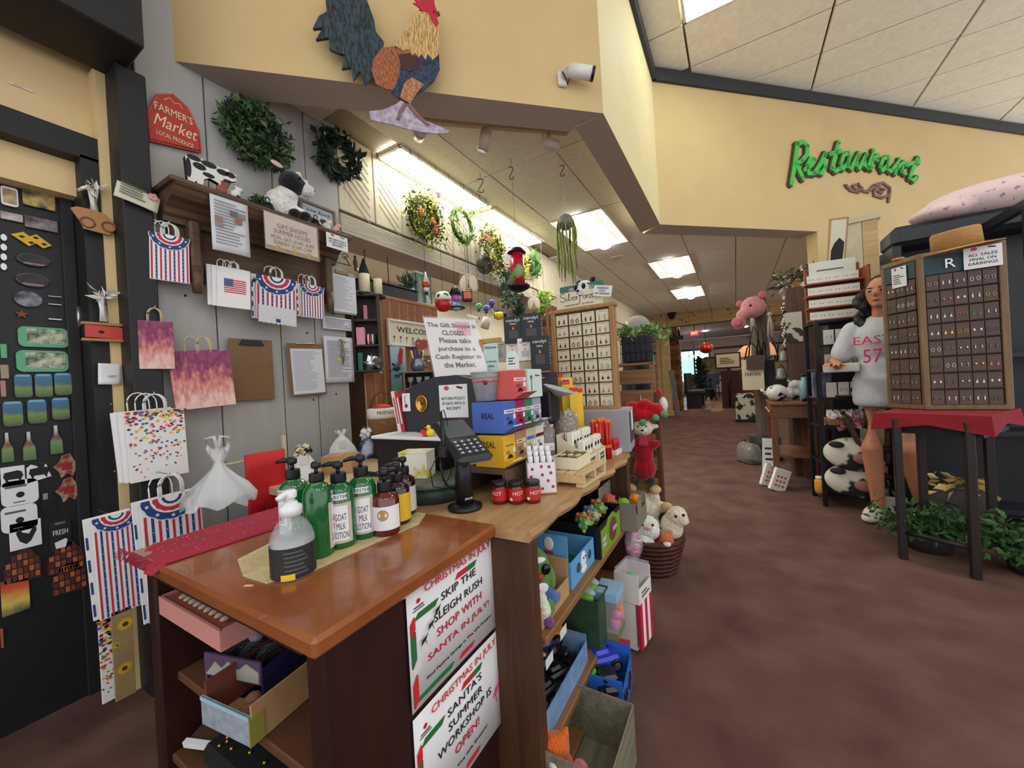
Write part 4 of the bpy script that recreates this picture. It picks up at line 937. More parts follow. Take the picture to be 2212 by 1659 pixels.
def candle(px,py,y,w,h,label,m,rz=.35,d=None,z=None):
 p=at(px,py,y=y);T=thing('candle_box',label,'box',p,rz,group='candle boxes');d=d or w*.8
 b=MB();b.box((0,0,h/2),(w,d,h),m,.001);part(T,'carton',b)
 lm=WHITE if m is CBK else INK
 text(T,'candyl',.016,lm,0,h*.84,-d/2-.001,width=w*.72);text(T,'MINI',.01,lm,0,h*.7,-d/2-.001,width=w*.3)
 b=MB();b.slab([(-.006,h*.5),(.006,h*.5),(0,h*.62)],-d/2-.001,-d/2,FLM);part(T,'flame_print',b)
 b=MB();b.box((0,-d/2-.0005,h*.32),(w*.5,.0008,h*.28),mat('cup_print',(60,62,68),.5)if m is CBK else mat('cup_print_w',(176,176,178),.5));part(T,'candle_print',b)
 b=MB()
 for k in range(7):b.box((w/2+.0004,-d*.1+.01*(k%2),h*(.2+.1*k)),(.0006,d*.4,h*.03),lm)
 part(T,'side_print',b,kind='stuff')
 return T
zl=at(1120,740,y=1.6).z
candle(1113,742,1.6,.088,.125,'black candle box on top of the stack, left one',CBK);candle(1151,739,1.62,.092,.13,'black candle box on top of the stack, right one',CBK)
candle(1083,782,1.62,.05,.1,'white candle box at the left end of the middle row',WHB);candle(1110,782,1.6,.062,.105,'white candle box, middle of the white row',WHB);candle(1137,780,1.6,.068,.105,'white candle box beside the tall black one',WHB)
candle(1170,800,1.6,.085,.155,'tall black candle box in the middle row below the top pair',CBK)
T=thing('candle_shelf','dark block of candle cartons carrying the stacked candle boxes','stack',(-.83,1.66,.73),.35);b=MB();b.box((0,0,.2),(.2,.14,.42),mat('brown_carton',(52,40,40),.6),.002);part(T,'carton',b);bars(T,.06,.016,2,WHITE,.03,.39,-.071)
T=thing('arch_card','small white arched card in front of the candle boxes','card',(at(1108,795,y=1.2).x,1.2,1.147),.2);b=MB();b.slab([(-.024,0),(.024,0)]+[(.024*math.cos(q_*pi/8),.04+.03*math.sin(q_*pi/8))for q_ in range(9)],-.0015,.0015,MINT);part(T,'card',b);bars(T,.03,.03,3,INK,0,.032,-.0022)
def wrect(tl,br,x):
 a,c_=at(*tl,x=x),at(*br,x=x);return(a.y+c_.y)/2,min(a.z,c_.z),abs(c_.y-a.y),abs(a.z-c_.z)
def wpoly(pts,x,c):
 return[(at(px,py,x=x).y-c[1],at(px,py,x=x).z-c[2])for px,py in pts]
def gradmat(name,stops,ns=14,amt=.35,stretch=(6,6,1.2),rough=.7):
 if name in MATS:return MATS[name]
 m=bpy.data.materials.new(name);m.use_nodes=True;MATS[name]=m;nt=m.node_tree;L=nt.links.new
 bs=nt.nodes['Principled BSDF'];bs.inputs['Roughness'].default_value=rough
 tc=nt.nodes.new('ShaderNodeTexCoord');sp=nt.nodes.new('ShaderNodeSeparateXYZ');L(tc.outputs['Generated'],sp.inputs[0])
 mp=nt.nodes.new('ShaderNodeMapping');mp.inputs['Scale'].default_value=stretch;L(tc.outputs['Object'],mp.inputs[0])
 nz=nt.nodes.new('ShaderNodeTexNoise');nz.inputs['Scale'].default_value=ns;nz.inputs['Detail'].default_value=6;L(mp.outputs[0],nz.inputs[0])
 mu=nt.nodes.new('ShaderNodeMath');mu.operation='MULTIPLY_ADD';mu.inputs[1].default_value=amt*2;L(nz.outputs[0],mu.inputs[0])
 su=nt.nodes.new('ShaderNodeMath');su.operation='SUBTRACT';su.inputs[1].default_value=amt;L(sp.outputs[2],su.inputs[0]);L(su.outputs[0],mu.inputs[2])
 r=nt.nodes.new('ShaderNodeValToRGB');L(mu.outputs[0],r.inputs[0]);e=r.color_ramp.elements
 e[0].position,e[0].color=stops[0][0],lin(stops[0][1]);e[1].position,e[1].color=stops[-1][0],lin(stops[-1][1])
 for p_,c_ in stops[1:-1]:q_=e.new(p_);q_.color=lin(c_)
 L(r.outputs[0],bs.inputs['Base Color']);m.diffuse_color=lin(stops[1][1]);return m
BAGW=mat('white_bag_paper',(226,224,224),.7)
FLOR=gradmat('wisteria_print',[(0,(224,190,178)),(.35,(206,142,140)),(.5,(196,120,96)),(.62,(164,84,110)),(.8,(122,46,84)),(1,(140,66,104))],24,.6,(3,3,1.2))
HND=mat('white_cord',(232,230,228),.7);HNDT=mat('tan_cord',(206,180,140),.7)
def star(cx_,cz_,r,y0,y1,b,m):b.slab([(cx_+(r if k%2==0 else r*.42)*math.sin(k*pi/5),cz_+(r if k%2==0 else r*.42)*math.cos(k*pi/5))for k in range(10)],y0,y1,m)
def bag(label,tl,br,x,deco,handle=None,hm=HND,m=BAGW,n=1,others=None,roll=0,grp=None,nh=3,doff=.012,yaw=-.22):
 yc,z0,w,h=wrect(tl,br,x);w*=.9
 for k in range(n):
  T=thing('gift_bag',label if k==0 else(others%ordn(k)),'gift bag',(x-.012*k,yc-doff*k,z0-.0+.004*k),group=grp,rot=(0,roll-.015*k,pi/2+yaw))
  b=MB();b.box((0,0,h/2),(w,.009,h),m,.001);part(T,'body',b)
  if handle:
   hw,hz=handle
   for j in range(nh if k==0 else 1):
    b=MB();xo=(j-1)*.004-.002*k
    b.tube([(-hw+xo,-.003+.003*j,h*.97)]+[(-hw*math.cos(q_*pi/8)+xo,-.003+.003*j,h+hz*(.45+.55*math.sin(q_*pi/8)))for q_ in range(9)]+[(hw+xo,-.003+.003*j,h*.97)],.0022,hm,6);part(T,'handle',b)
  if k==0:
   zz=h+(handle[1]if handle else-.01);b=MB();b.tube([(0,-.006,zz+.008),(0,-.004,zz),(0,x+2.0,zz+.004)],.0022,SILVER,5);part(T,'hook',b)
   deco(T,w,h,-.0045)
  elif n>1 and deco in(patriotic,bigpat_):
   b=MB()
   for j in range(4):b.box((-w/2+.004,-.0049,h*(.1+.22*j)),(.006,.0006,h*.12),NAVY if m is BAGW else m)
   part(T,'edge_print',b,kind='stuff')
 return T
def patriotic(T,w,h,y,cut=1.0,sc_=1.0):
 def ring(r0,r1,m,yy,scal=0):
  N=28;o=[];i_=[]
  for k in range(N+1):
   a=pi+pi*k/N;wv=1+scal*abs(math.sin(k*pi/4))
   o.append((r1*wv*math.cos(a),h+r1*wv*math.sin(a)*.95));i_.append((r0*math.cos(a),h+r0*math.sin(a)*.95))
  b=MB()
  for k in range(N):b.slab([o[k],o[k+1],i_[k+1],i_[k]],yy-.0008,yy,m)
  part(T,'bunting_band',b)
 ns=9
 for k in range(ns):
  b=MB();xx=-w/2+(k+.5)*w/ns;b.box((xx,y-.0003,h*.44),(w/ns*.42,.0006,h*.86),(CRIM,NAVY)[k%2]);so=part(T,'stripe',b)
  if k%2:
   b=MB()
   for j in range(9):star(xx,h*(.05+.085*j),w/ns*.13,y-.0012,y-.0004,b,WHITE)
   part(so,'stars',b,kind='stuff')
 R_=w*.5*sc_
 ring(0,R_*1.02,BAGW,y-.001,.04);ring(R_*.72,R_*.98,NAVY,y-.0016,.04);ring(R_*.46,R_*.62,CRIM,y-.0016,.05);ring(R_*.24,R_*.33,NAVY,y-.0016,.06)
 for k in range(5):
  a=pi+pi*(k+.5)/5;b=MB();star(R_*.86*math.cos(a),h+R_*.86*math.sin(a)*.95,R_*.085,y-.0032,y-.0024,b,WHITE);part(T,'star',b)
def bigpat_(T,w,h,y):patriotic(T,w,h,y,sc_=1.0)
def flagdeco(T,w,h,y):
 x0,x1,z0,z1=-w*.3,w*.36,h*.36,h*.72
 for k in range(7):
  b=MB();b.box(((x0+x1)/2,y-.0004,z1-(k+.5)*(z1-z0)/7),(x1-x0,.0006,(z1-z0)/13),CRIM);part(T,'flag_stripe',b)
 b=MB();b.box((x0+.2*(x1-x0),y-.0008,z1-.27*(z1-z0)),((x1-x0)*.4,.0008,(z1-z0)*.54),NAVY);c_=part(T,'flag_canton',b)
 b=MB()
 for i in range(5):
  for j in range(4):b.box((x0+(.05+.075*i)*(x1-x0),y-.0014,z1-(.08+.12*j)*(z1-z0)),(.0022,.0006,.0022),WHITE)
 part(c_,'stars',b,kind='stuff')
def plain(T,w,h,y):pass
def dots(T,w,h,y):
 cs=[(196,40,66),(44,112,168),(226,160,50),(60,60,66),(70,140,90),(214,96,60),(190,60,120),(228,200,70)]
 b=MB();N=0
 ms=[mat('confetti_%d'%i,c_,.7)for i,c_ in enumerate(cs)]
 while N<210:
  z=h*(1-R.random()**1.7);x=R.uniform(-w*.48,w*.48)
  if z<h*.25 and R.random()<.7:continue
  r=.0058*(.45+.55*z/h);b.slab([(x+r*math.cos(q_*pi/4),z+r*.85*math.sin(q_*pi/4))for q_ in range(8)],y-.0006-.0001*(N%4),y,ms[N%8]);N+=1
 part(T,'confetti_print',b,kind='stuff')
PAT='striped flag bunting bag, %s behind the front one on the post hook'
bag('red white and blue bunting gift bag hanging highest, on the black post',(314,497),(412,615),-1.93,patriotic,(.022,.05),n=4,others=PAT,roll=.03,grp='bunting bags on the post',nh=4)
bag('white gift bag printed with an American flag under the mantel',(462,572),(542,670),-1.90,flagdeco,(.015,.03),n=3,others='plain white gift bag, %s behind the flag printed bag',roll=.04,grp='flag bags under the mantel')
bag('bunting gift bag under the mantel, behind the white envelope',(546,590),(640,697),-1.92,patriotic,(.026,.05),n=2,others='bunting bag, %s behind the one with the envelope',roll=.04)
T=bag('narrow bunting gift bag right of the envelope bag',(645,612),(700,690),-1.92,patriotic,(.018,.05),n=3,others='narrow bunting bag, %s behind its front one',roll=.03,grp='narrow bunting bags')
bag('pink wisteria print gift bag on the black post',(292,690),(380,797),-1.93,plain,(.02,.05),HNDT,FLOR,roll=.01,nh=2)
bag('large pink wisteria print gift bag beside the bare clipboard',(392,757),(512,875),-1.91,plain,(.022,.06),HNDT,FLOR,n=2,others='pink wisteria gift bag, %s behind the large one',roll=-.06,doff=.03)
bag('white gift bag with confetti dots low on the black post',(266,893),(413,1020),-1.90,dots,(.03,.065),n=3,others='confetti dot bag, %s behind the front one',roll=-.02,yaw=-.05)
bigpat=bigpat_
bag('large bunting gift bag with white handles behind the red cloth',(300,1085),(457,1290),-1.78,bigpat,(.032,.075),n=2,others='large bunting bag, %s behind the one at the red cloth',roll=-.02,nh=4,yaw=0)
bag('large bunting gift bag at the far left of the red cloth',(197,1122),(320,1300),-1.82,bigpat,None,n=2,others='large bunting bag, %s behind the leftmost one',roll=-.02,yaw=0)
SUNB=mat('sunflower_bag_paper',(150,128,84),.8,n=.15,ns=12)
def sunfl(T,w,h,y):
 for(cx_,cz_,r)in((.15,.82,.45),(.0,.33,.42),(-.3,.62,.2)):
  T2=MB();PT=mat('petal_yellow',(222,172,24),.7)
  for k in range(16):
   a=k*pi/8;r0,r1=r*w*.3,r*w*1.0;cx2,cz2=cx_*w,cz_*h
   T2.slab([(cx2+r0*math.cos(a-.16),cz2+r0*math.sin(a-.16)),(cx2+r1*.7*math.cos(a-.13),cz2+r1*.7*math.sin(a-.13)),(cx2+r1*math.cos(a),cz2+r1*math.sin(a)),(cx2+r1*.7*math.cos(a+.13),cz2+r1*.7*math.sin(a+.13)),(cx2+r0*math.cos(a+.16),cz2+r0*math.sin(a+.16))],y-.0006-.0002*(k%2),y,PT)
  fo_=part(T,'sunflower_print',T2,kind='stuff')
  b=MB();b.slab([(cx_*w+r*w*.34*math.cos(k*pi/6),cz_*h+r*w*.34*math.sin(k*pi/6))for k in range(12)],y-.0014,y,mat('seed_brown',(74,48,28),.8));part(fo_,'flower_centre',b)
bag('sunflower print gift bag low beside the desk',(236,1325),(296,1492),-1.82,sunfl,m=SUNB,yaw=0)
bag('white bag with coloured spots behind the sunflower bag',(208,1335),(262,1500),-1.85,dots,yaw=0)
yc,z0,w,h=wrect((556,652),(640,700),-1.87);T=thing('envelope','white pinked edge envelope pinned over a bunting bag','envelope',(-1.87,yc,z0-.012),rot=(0,.05,pi/2))
b=MB();zz=[(-w/2+w*k/16,.004*(k%2))for k in range(17)];b.slab(zz+[(w/2,h),(-w/2,h)],-.001,.001,mat('envelope_white',(204,204,210),.7));part(T,'sheet',b)
b=MB();b.ribbon([(-w/2,h),(0,h*.35),(w/2,h)],.0014,-.002,-.001,WHITE);b.ribbon([(-w/2,.01),(0,h*.6),(w/2,.01)],.0014,-.002,-.001,WHITE);part(T,'flap_edges',b)
b=MB();b.box((0,-.0015,h*.22),(w*.12,.0006,h*.2),NAVY);part(T,'stamp',b)
T=thing('dowel_rack','pale wooden dowel rack against the grey wall holding bags','rack',(-1.72,.98,.73))
PW_=wood('pale_dowel',(190,172,142),(206,190,162),'z');b=None
for px,py in((470,960),(612,940)):
 a=at(px,py,x=-1.72);b=WB(T);b.box((-1.72,a.y,(a.z+.73)/2-.01),(.02,.012,a.z-.73+.02),PW_,.002);part(T,'upright',b)
a,c_=at(490,992,x=-1.72),at(612,968,x=-1.72);b=WB(T);b.cyl((-1.72,a.y-.02,a.z-.02),(-1.72,c_.y,a.z-.02),.005,PW_);part(T,'dowel',b)
zd=a.z
RED_=mat('red_tissue_bag',(196,26,32),.6,n=.06,ns=8,bump=.4,bs=12)
yc,z0,w,h=wrect((527,985),(618,1085),-1.69);T=thing('red_bag','bright red folded bag hung over the dowel rack','bag',(-1.70,yc,z0-.02),pi/2)
b=MB();vs=[];n=12
for i in range(n+1):
 u=i/n
 for j in range(5):
  v=j/4;vs.append((-w/2+u*w,-.022-.006*math.sin(u*9+v*2)*(1-v),h*v*1.1))
for i in range(n):
 for j in range(4):pass
b.add(vs,[(i*5+j,(i+1)*5+j,(i+1)*5+j+1,i*5+j+1)for i in range(n)for j in range(4)],RED_,True);o=part(T,'front',b);s_=o.modifiers.new('t','SOLIDIFY');s_.thickness=.012
T=thing('plastic_bag','thin white plastic carrier bag tied to the dowel post','bag',at(480,1110,x=-1.60),.9)
PLB=mat('thin_plastic',(226,228,232),.35,alpha=.6,bump=.6,bs=24)
b=MB();prof=[(.105,0),(.1,.03),(.075,.07),(.045,.1),(.02,.13),(.014,.15),(.026,.175),(.03,.19)];n=28;vs=[]
for j,(r,z)in enumerate(prof):
 for k in range(n):a=2*pi*k/n;rr=r*(1+.14*math.sin(k*2.3+j)+.08*math.sin(k*5));vs.append((rr*math.cos(a),rr*.55*math.sin(a),z+(.014*math.sin(k*1.7)if j in(0,7)else 0)))
b.add(vs,[(j*n+k,j*n+(k+1)%n,(j+1)*n+(k+1)%n,(j+1)*n+k)for j in range(len(prof)-1)for k in range(n)],PLB,True);part(T,'film',b)
for sx in(-1,1):
 b=MB();b.tube([(sx*.01,0,.15),(sx*.03,0,.2),(sx*.035,-.005,.235),(sx*.01,-.005,.24),(sx*.004,0,.2)],[.008,.007,.005,.006,.007],PLB,8);part(T,'handle',b)
T.location.z=.73
TIS=mat('white_tissue',(216,218,218),.75,bump=.5,bs=26)
def tissue(px,py,y,hgt,wid,label,name='wrapped_gift',m=TIS,bow=None,bowm=None,tag=True):
 p=at(px,py,z=.73);s_=y;T=thing(name,label,'gift',p,face(p))
 prof=[(.42,0),(.5,.08),(.5,.3),(.42,.5),(.26,.7),(.12,.82),(.09,.86),(.2,.95),(.24,1.0)];n=22;b=MB();vs=[]
 for j,(r,z)in enumerate(prof):
  for k in range(n):a=2*pi*k/n;rr=r*wid*(1+.12*math.sin(k*2.1+j*.8)+.07*math.sin(k*4.7));vs.append((rr*math.cos(a),rr*.6*math.sin(a),z*hgt+(.05*hgt*math.sin(k*1.9)if j==8 else 0)))
 b.add(vs,[(j*n+k,j*n+(k+1)%n,(j+1)*n+(k+1)%n,(j+1)*n+k)for j in range(8)for k in range(n)]+[tuple(range(n))[::-1]],m,True);part(T,'wrap',b)
 if tag:
  b=MB();b.box((.0,-wid*.36,hgt*.62),(wid*.3,.002,hgt*.26),WHITE,rot=RX(.35));part(T,'folded_tag',b)
 if bow:
  b=MB()
  for k in range(10):a=k*.63;b.ell((.02*math.cos(a),.016*math.sin(a),hgt*.86+.012*math.sin(k*2.2)),(.02,.012,.012),bowm,8,5,rot=RZ(a)@RY(.6))
  part(T,'bow',b)
 return T
LEO=mat('leopard_print',(206,190,150),.8,col2=(34,28,24),ns=42,contrast=(.5,.56))
tissue(658,1040,0,.155,.1,'white tissue gift with leopard print bow standing on the counter',bow=1,bowm=LEO)
tissue(742,1000,0,.17,.13,'white tissue bag folded to a peak by the cardboard box')
FLB=mat('floral_wrap',(196,200,214),.6,col2=(44,56,90),ns=22,contrast=(.46,.6))
tissue(795,990,0,.17,.085,'tall blue floral wrapped gift with white tissue top',m=FLB,bow=1,bowm=WHITE,tag=False)
tissue(845,985,0,.1,.08,'crumpled white plastic bag beside the register cabinet',tag=False)
p=at(738,1018,z=.73);T=thing('cardboard_box','small plain cardboard box on the sales counter','box',p,.55);b=MB();b.box((0,0,.04),(.14,.1,.08),KRAFT,.002);part(T,'carton',b);b=MB();b.box((0,0,.0808),(.02,.1,.0008),mat('packing_tape',(196,166,120),.3));part(T,'tape',b)
b=MB();p=at(800,1030,z=.74);b.tube([Vector((-.1,.0,.0)),Vector((-.04,.03,.01)),Vector((.0,.0,.012)),Vector((.09,.02,.006))],[.003,.004,.012,.006],BLACK,8);solo('barcode_scanner','black handheld scanner lying on the sales counter','scanner',b,p)
CLB=mat('clipboard_brown',(120,88,56),.5,n=.1,ns=10);PAP=mat('list_paper',(206,208,214),.7)
def clipboard(label,tl,br,x,clip,board=CLB,paper=None,roll=0,hi=None):
 yc,z0,w,h=wrect(tl,br,x);T=thing('clipboard',label,'clipboard',(x,yc,z0),rot=(0,roll,pi/2))
 if board:b=MB();b.box((0,0,h/2),(w,.005,h),board,.002);part(T,'board',b)
 if clip=='black':b=MB();b.slab([(-w*.28,h*.9),(w*.28,h*.9),(w*.2,h*.985),(-w*.2,h*.985)],-.014,-.002,mat('black_clip',(24,24,26),.5));part(T,'clip',b)
 else:
  b=MB();b.box((0,-.007,h*(1.0 if clip=='chrome' else .965)),(w*.5,.008,h*(.03 if clip=='chrome' else .1)),CHROME if clip=='chrome' else mat('brass_clip',(138,124,96),.4,.7),.002);part(T,'clip',b)
 if paper:
  for k in range(2):
   b=MB();b.box((.004*k,-.0035-.0012*k,h*.47),(w*paper,.0008,h*.86),PAP,0);pa=part(T,'sheet',b)
  b=MB();lines(b,-w*paper*.44,w*paper*.44,h*.1,h*.86,26,mat('pale_print',(150,150,158),.7),-.0053);part(pa,'print',b,kind='stuff')
 return T
clipboard('bare brown clipboard with a black clip on the grey wall',(492,730),(594,862),-1.975,'black',roll=.0)
clipboard('clipboard with a white printed list on the grey wall',(622,740),(706,852),-1.97,'chrome',paper=.86,roll=-.03)
clipboard('clipboard with curling white sheets at the end of the grey wall',(707,578),(770,682),-1.95,'brass',paper=.97,board=mat('clear_board',(150,150,150),.4))
def sheet(label,tl,br,x,n=20,roll=0,name='paper_sheet',m=PAP,extra=None,cat='paper',n2=None):
 yc,z0,w,h=wrect(tl,br,x);T=thing(name,label,cat,(x,yc,z0),rot=(0,roll,pi/2))
 b=MB();vs=[]
 for i in range(7):
  u=i/6
  for j in range(7):v=j/6;vs.append((-w/2+u*w,-.006*(1-v)**2*math.sin(u*3),v*h))
 b.add(vs,[(i*7+j,(i+1)*7+j,(i+1)*7+j+1,i*7+j+1)for i in range(6)for j in range(6)],m,True);o=part(T,'sheet',b);s_=o.modifiers.new('t','SOLIDIFY');s_.thickness=.0008;s_.offset=1
 if n:b=MB();lines(b,-w*.42,w*.42,h*.12,h*.92,n,mat('pale_print',(150,150,158),.7),-.0072);part(T,'print',b,kind='stuff')
 if extra:extra(T,w,h)
 return T
def yel(T,w,h):b=MB();b.box((0,-.008,h*.5),(w*.2,.0006,h*.06),mat('highlighter',(206,206,40),.6));part(T,'highlight',b)
sheet('white price list sheet with yellow highlight behind the twine',(698,725),(766,825),-1.975,22,extra=yel)
sheet('short white printed sheet below the end clipboard',(696,682),(760,716),-1.98,5)
b=MB();
for k in range(4):b.tube([(0,0,0),(.01*math.sin(k*2),-.004,-.03),(.012*math.cos(k*3),-.003,-.06-.01*k),(.004,0,-.1-.012*k)],.0022,mat('raffia',(150,124,88),.9),5)
for k in range(3):b.tube([(0,-.003,0)]+[(.022*math.cos(q_+k*2),-.005,.014*math.sin(q_+k))for q_ in(0,1,2,3)],.0018,mat('raffia',(150,124,88),.9),5)
solo('raffia_bundle','tangled raffia twine hanging on a nail over the price list','twine',b,at(738,738,x=-1.96),pi/2)
c_=at(375,260,x=-1.985);T=thing('farmers_market_sign',"red barn shaped Farmer's Market sign on the grey wall",'sign',(-1.985,c_.y,c_.z),pi/2)
BR=mat('barn_red_metal',(176,54,38),.5,n=.15,ns=14);pts=wpoly([(336,204),(372,203),(406,234),(430,285),(434,331),(318,304),(316,238)],-1.985,(0,c_.y,c_.z))
b=MB();b.slab(pts,-.006,.004,BR);part(T,'panel',b)
b=MB();b.tube([(x*.94,-.007,z*.94)for x,z in pts],.0016,mat('sign_trim',(206,120,96),.5),5,True);part(T,'raised_border',b)
FC=mat('sign_cream',(228,208,184),.6)
xs_=[q_[0]for q_ in pts];wS=max(xs_)-min(xs_);hS=max(q_[1]for q_ in pts)-min(q_[1]for q_ in pts)
text(T,"FARMER'S",.03,FC,0,.1*hS,-.0075,width=wS*.7,height=hS*.13);text(T,'Market',.04,FC,0,-.13*hS,-.0075,width=wS*.82,height=hS*.2,shear=.35);text(T,'LOCAL PRODUCE',.02,FC,.0,-.34*hS,-.0075,width=wS*.68,height=hS*.075)
b=MB();b.ribbon([(-.03,hS*.27),(-.012,hS*.35),(.004,hS*.29),(.022,hS*.33),(.03,hS*.26)],.002,-.008,-.007,FC);part(T,'barn_outline',b)
b=MB();b.tube([(-.035,0,pts[0][1]-.01),(-.02,0,pts[0][1]+.012),(.0,0,pts[0][1]+.022),(.03,0,pts[0][1]+.01),(.05,0,pts[0][1]-.03)],.0014,BLACKM,5);part(T,'wire',b)
b=MB();b.box((0,0,pts[0][1]+.022),(.022,.008,.028),WHITE,.002);part(T,'wall_hook',b)
T=sheet('small tilted receipt notice with roses, taped across the black post',(242,392),(340,455),-1.92,0,roll=.2,name='receipt_notice',m=mat('cream_notice',(206,202,182),.6),cat='notice')
bars(T,.085,.05,5,mat('green_grey_ink',(84,92,70),.7),-.01,.042,-.009);b=MB()
for k in range(5):b.ell((.04+.008*math.cos(k*1.3),-.008,.055+.008*math.sin(k*1.3)),(.008,.001,.007),mat('rose_print',(206,150,144),.7),8,5)
part(T,'rose_print',b,kind='stuff')
yc,z0,w,h=wrect((18,175),(70,200),-2.125);T=thing('price_sticker','small white sticker on the tan wall above the door','sticker',(-2.125,yc,z0),pi/2);b=MB();b.box((0,0,h/2),(w,.001,h*.7),WHITE);part(T,'paper',b);bars(T,w*.6,h*.3,1,REDINK,0,h/2,-.0015)
XM=DX+.002
def magnet(label,r,m,shape='rect',txt=None,tm=INK,extra=None,x=XM,th=.005,grp=None):
 a,c_=at(r[0],r[1],x=x),at(r[2],r[3],x=x);w,h=abs(c_.y-a.y),abs(a.z-c_.z);T=thing('magnet',label,'magnet',(x,(a.y+c_.y)/2,(a.z+c_.z)/2),pi/2,group=grp)
 if shape=='rect':b=MB();b.box((0,-th/2,0),(w,th,h),m,th*.3)
 elif shape=='round':
  pts=[];rr=min(w,h)*.22
  for sx,sz,a0 in((1,1,0),(-1,1,90),(-1,-1,180),(1,-1,270)):pts+=[(sx*(w/2-rr)+rr*math.cos(math.radians(a0+q_*22.5)),sz*(h/2-rr)+rr*math.sin(math.radians(a0+q_*22.5)))for q_ in range(5)]
  b=MB();b.slab(pts,-th,0,m)
 elif shape=='oval':b=MB();b.slab([(w/2*math.cos(q_*pi/10),h/2*math.sin(q_*pi/10))for q_ in range(20)],-th,0,m)
 elif shape=='star':b=MB();star(0,0,h/2,-th,0,b,m)
 else:b=MB();b.slab([(x_*w,z_*h)for x_,z_ in shape],-th,0,m)
 part(T,'plate',b)
 if txt:text(T,txt[0],.01,tm,0,txt[1]*h,-th-.0006,width=w*txt[2],height=h*(txt[3]if len(txt)>3 else .14))
 if extra:extra(T,w,h,-th)
 return T
def pic(name,c1,c2,ns=28):return mat(name,c1,.45,col2=c2,ns=ns,contrast=(.38,.62))
def inset(m,sx=.8,sz=.75,cx_=0,cz_=0):
 def f(T,w,h,y):b=MB();b.box((cx_*w,y-.0004,cz_*h),(w*sx,.0008,h*sz),m);part(T,'picture',b)
 return f
MG='magnets on the black door'
P_GRN=pic('photo_meadow',(60,90,50),(170,180,130));P_DRK=pic('photo_dusk',(40,50,46),(120,140,130));P_SUN=pic('photo_sunset_field',(50,48,34),(196,170,90));P_HRS=pic('photo_horse',(56,48,44),(150,138,140))
magnet('green meadow photo magnet in the door corner',(0,345,24,398),P_GRN,grp=MG);magnet('dark landscape photo magnet, topmost on the door',(36,350,106,390),P_DRK,grp=MG)
magnet('white rimmed barn photo magnet',(0,400,40,450),WHITE,'round',extra=inset(pic('photo_barn',(130,80,60),(190,170,130))),grp=MG);magnet('sunset farm photo magnet',(46,396,120,458),P_SUN,grp=MG)
magnet('pale pink landscape photo magnet',(0,455,50,482),pic('photo_pale',(150,130,130),(200,190,190)),grp=MG);magnet('horse and buggy photo magnet',(52,464,125,504),P_HRS,grp=MG)
def diamonds(T,w,h,y):
 for k,(x_,z_)in enumerate(((-.24,.12),(.1,.22),(-.02,-.22),(.3,-.16))):
  b=MB();b.slab([(x_*w-.008,z_*h),(x_*w,z_*h-.005),(x_*w+.008,z_*h),(x_*w,z_*h+.005)],y-.0008,y,INK);part(T,'buggy_print',b)
magnet('yellow buggy crossing sign magnet of four diamonds',(22,496,112,541),mat('road_sign_yellow',(222,172,26),.5),[(-.5,.15),(-.2,.5),(-.05,.25),(.12,.5),(.5,-.15),(.28,-.48),(.1,-.2),(-.08,-.5),(-.3,-.15)],extra=diamonds,grp=MG)
OV=mat('pewter_oval',(44,44,46),.4,.4,n=.5,ns=60);OVR=mat('oval_rim',(120,112,104),.4,.5)
def orim(T,w,h,y):
 b=MB();b.tube([(w*.47*math.cos(q_*pi/10),y,h*.45*math.sin(q_*pi/10))for q_ in range(20)],.0012,OVR,5,True);part(T,'rim',b);b=MB();b.box((0,y-.001,-h*.33),(w*.6,.001,h*.14),mat('pinkish_text',(150,116,112),.6));part(T,'name_strip',b)
magnet('upper dark pewter oval magnet',(33,543,110,581),OV,'oval',extra=orim,grp=MG);magnet('lower dark pewter oval magnet',(31,585,108,625),OV,'oval',extra=orim,grp=MG)
magnet('dark buggy scene magnet below the two ovals',(28,626,92,666),pic('photo_night_buggy',(30,28,36),(140,140,150)),'oval',grp=MG);magnet('small rusty star magnet',(33,668,60,690),mat('rust_star',(128,72,40),.7),'star',grp=MG)
for k,yy in enumerate((641,658,690)):magnet('slim silver bar magnet, %s from the top'%ordn(k),(104,yy-3,134,yy+3),SILVER,grp=MG)
def plate(T,w,h,y):
 b=MB();b.box((.06*w,y-.0006,.05*h),(w*.78,.001,h*.7),pic('photo_farm_plate',(50,80,66),(200,204,170),40));part(T,'picture',b);text(T,'PENNSYLVANIA',.01,mat('plate_text',(210,214,196),.5),.04*w,-.3*h,y-.002,width=w*.72,height=h*.16)
magnet('upper green Pennsylvania plate magnet',(37,704,148,752),mat('plate_green',(98,168,128),.5),'round',extra=plate,grp=MG);magnet('lower green Pennsylvania plate magnet',(33,756,148,803),mat('plate_green',(98,168,128),.5),'round',extra=plate,grp=MG)
JM=gradmat('jar_magnet_print',[(0,(54,74,40)),(.4,(110,138,50)),(.55,(40,92,110)),(1,(40,108,160))],30,.18,(2,2,2),.3)
def jarlid(T,w,h,y):b=MB();b.box((0,y-.0005,h*.44),(w*.8,.002,h*.09),mat('jar_lid_blue',(120,166,190),.4));part(T,'lid',b)
for k,r in enumerate(((29,809,70,858),(73,808,114,857),(115,806,155,853),(4,868,50,919),(57,864,101,913),(110,860,150,905))):
 magnet('blue and green mason jar magnet, %s row, %s from left'%(ordn(k//3).replace('first','upper').replace('second','lower'),ordn(k%3)),r,JM,'round',extra=jarlid,th=.008,grp='mason jar magnets')
BS=[(-.12,.5),(.12,.5),(.14,.2),(.46,-.05),(.5,-.5),(-.5,-.5),(-.46,-.05),(-.14,.2)]
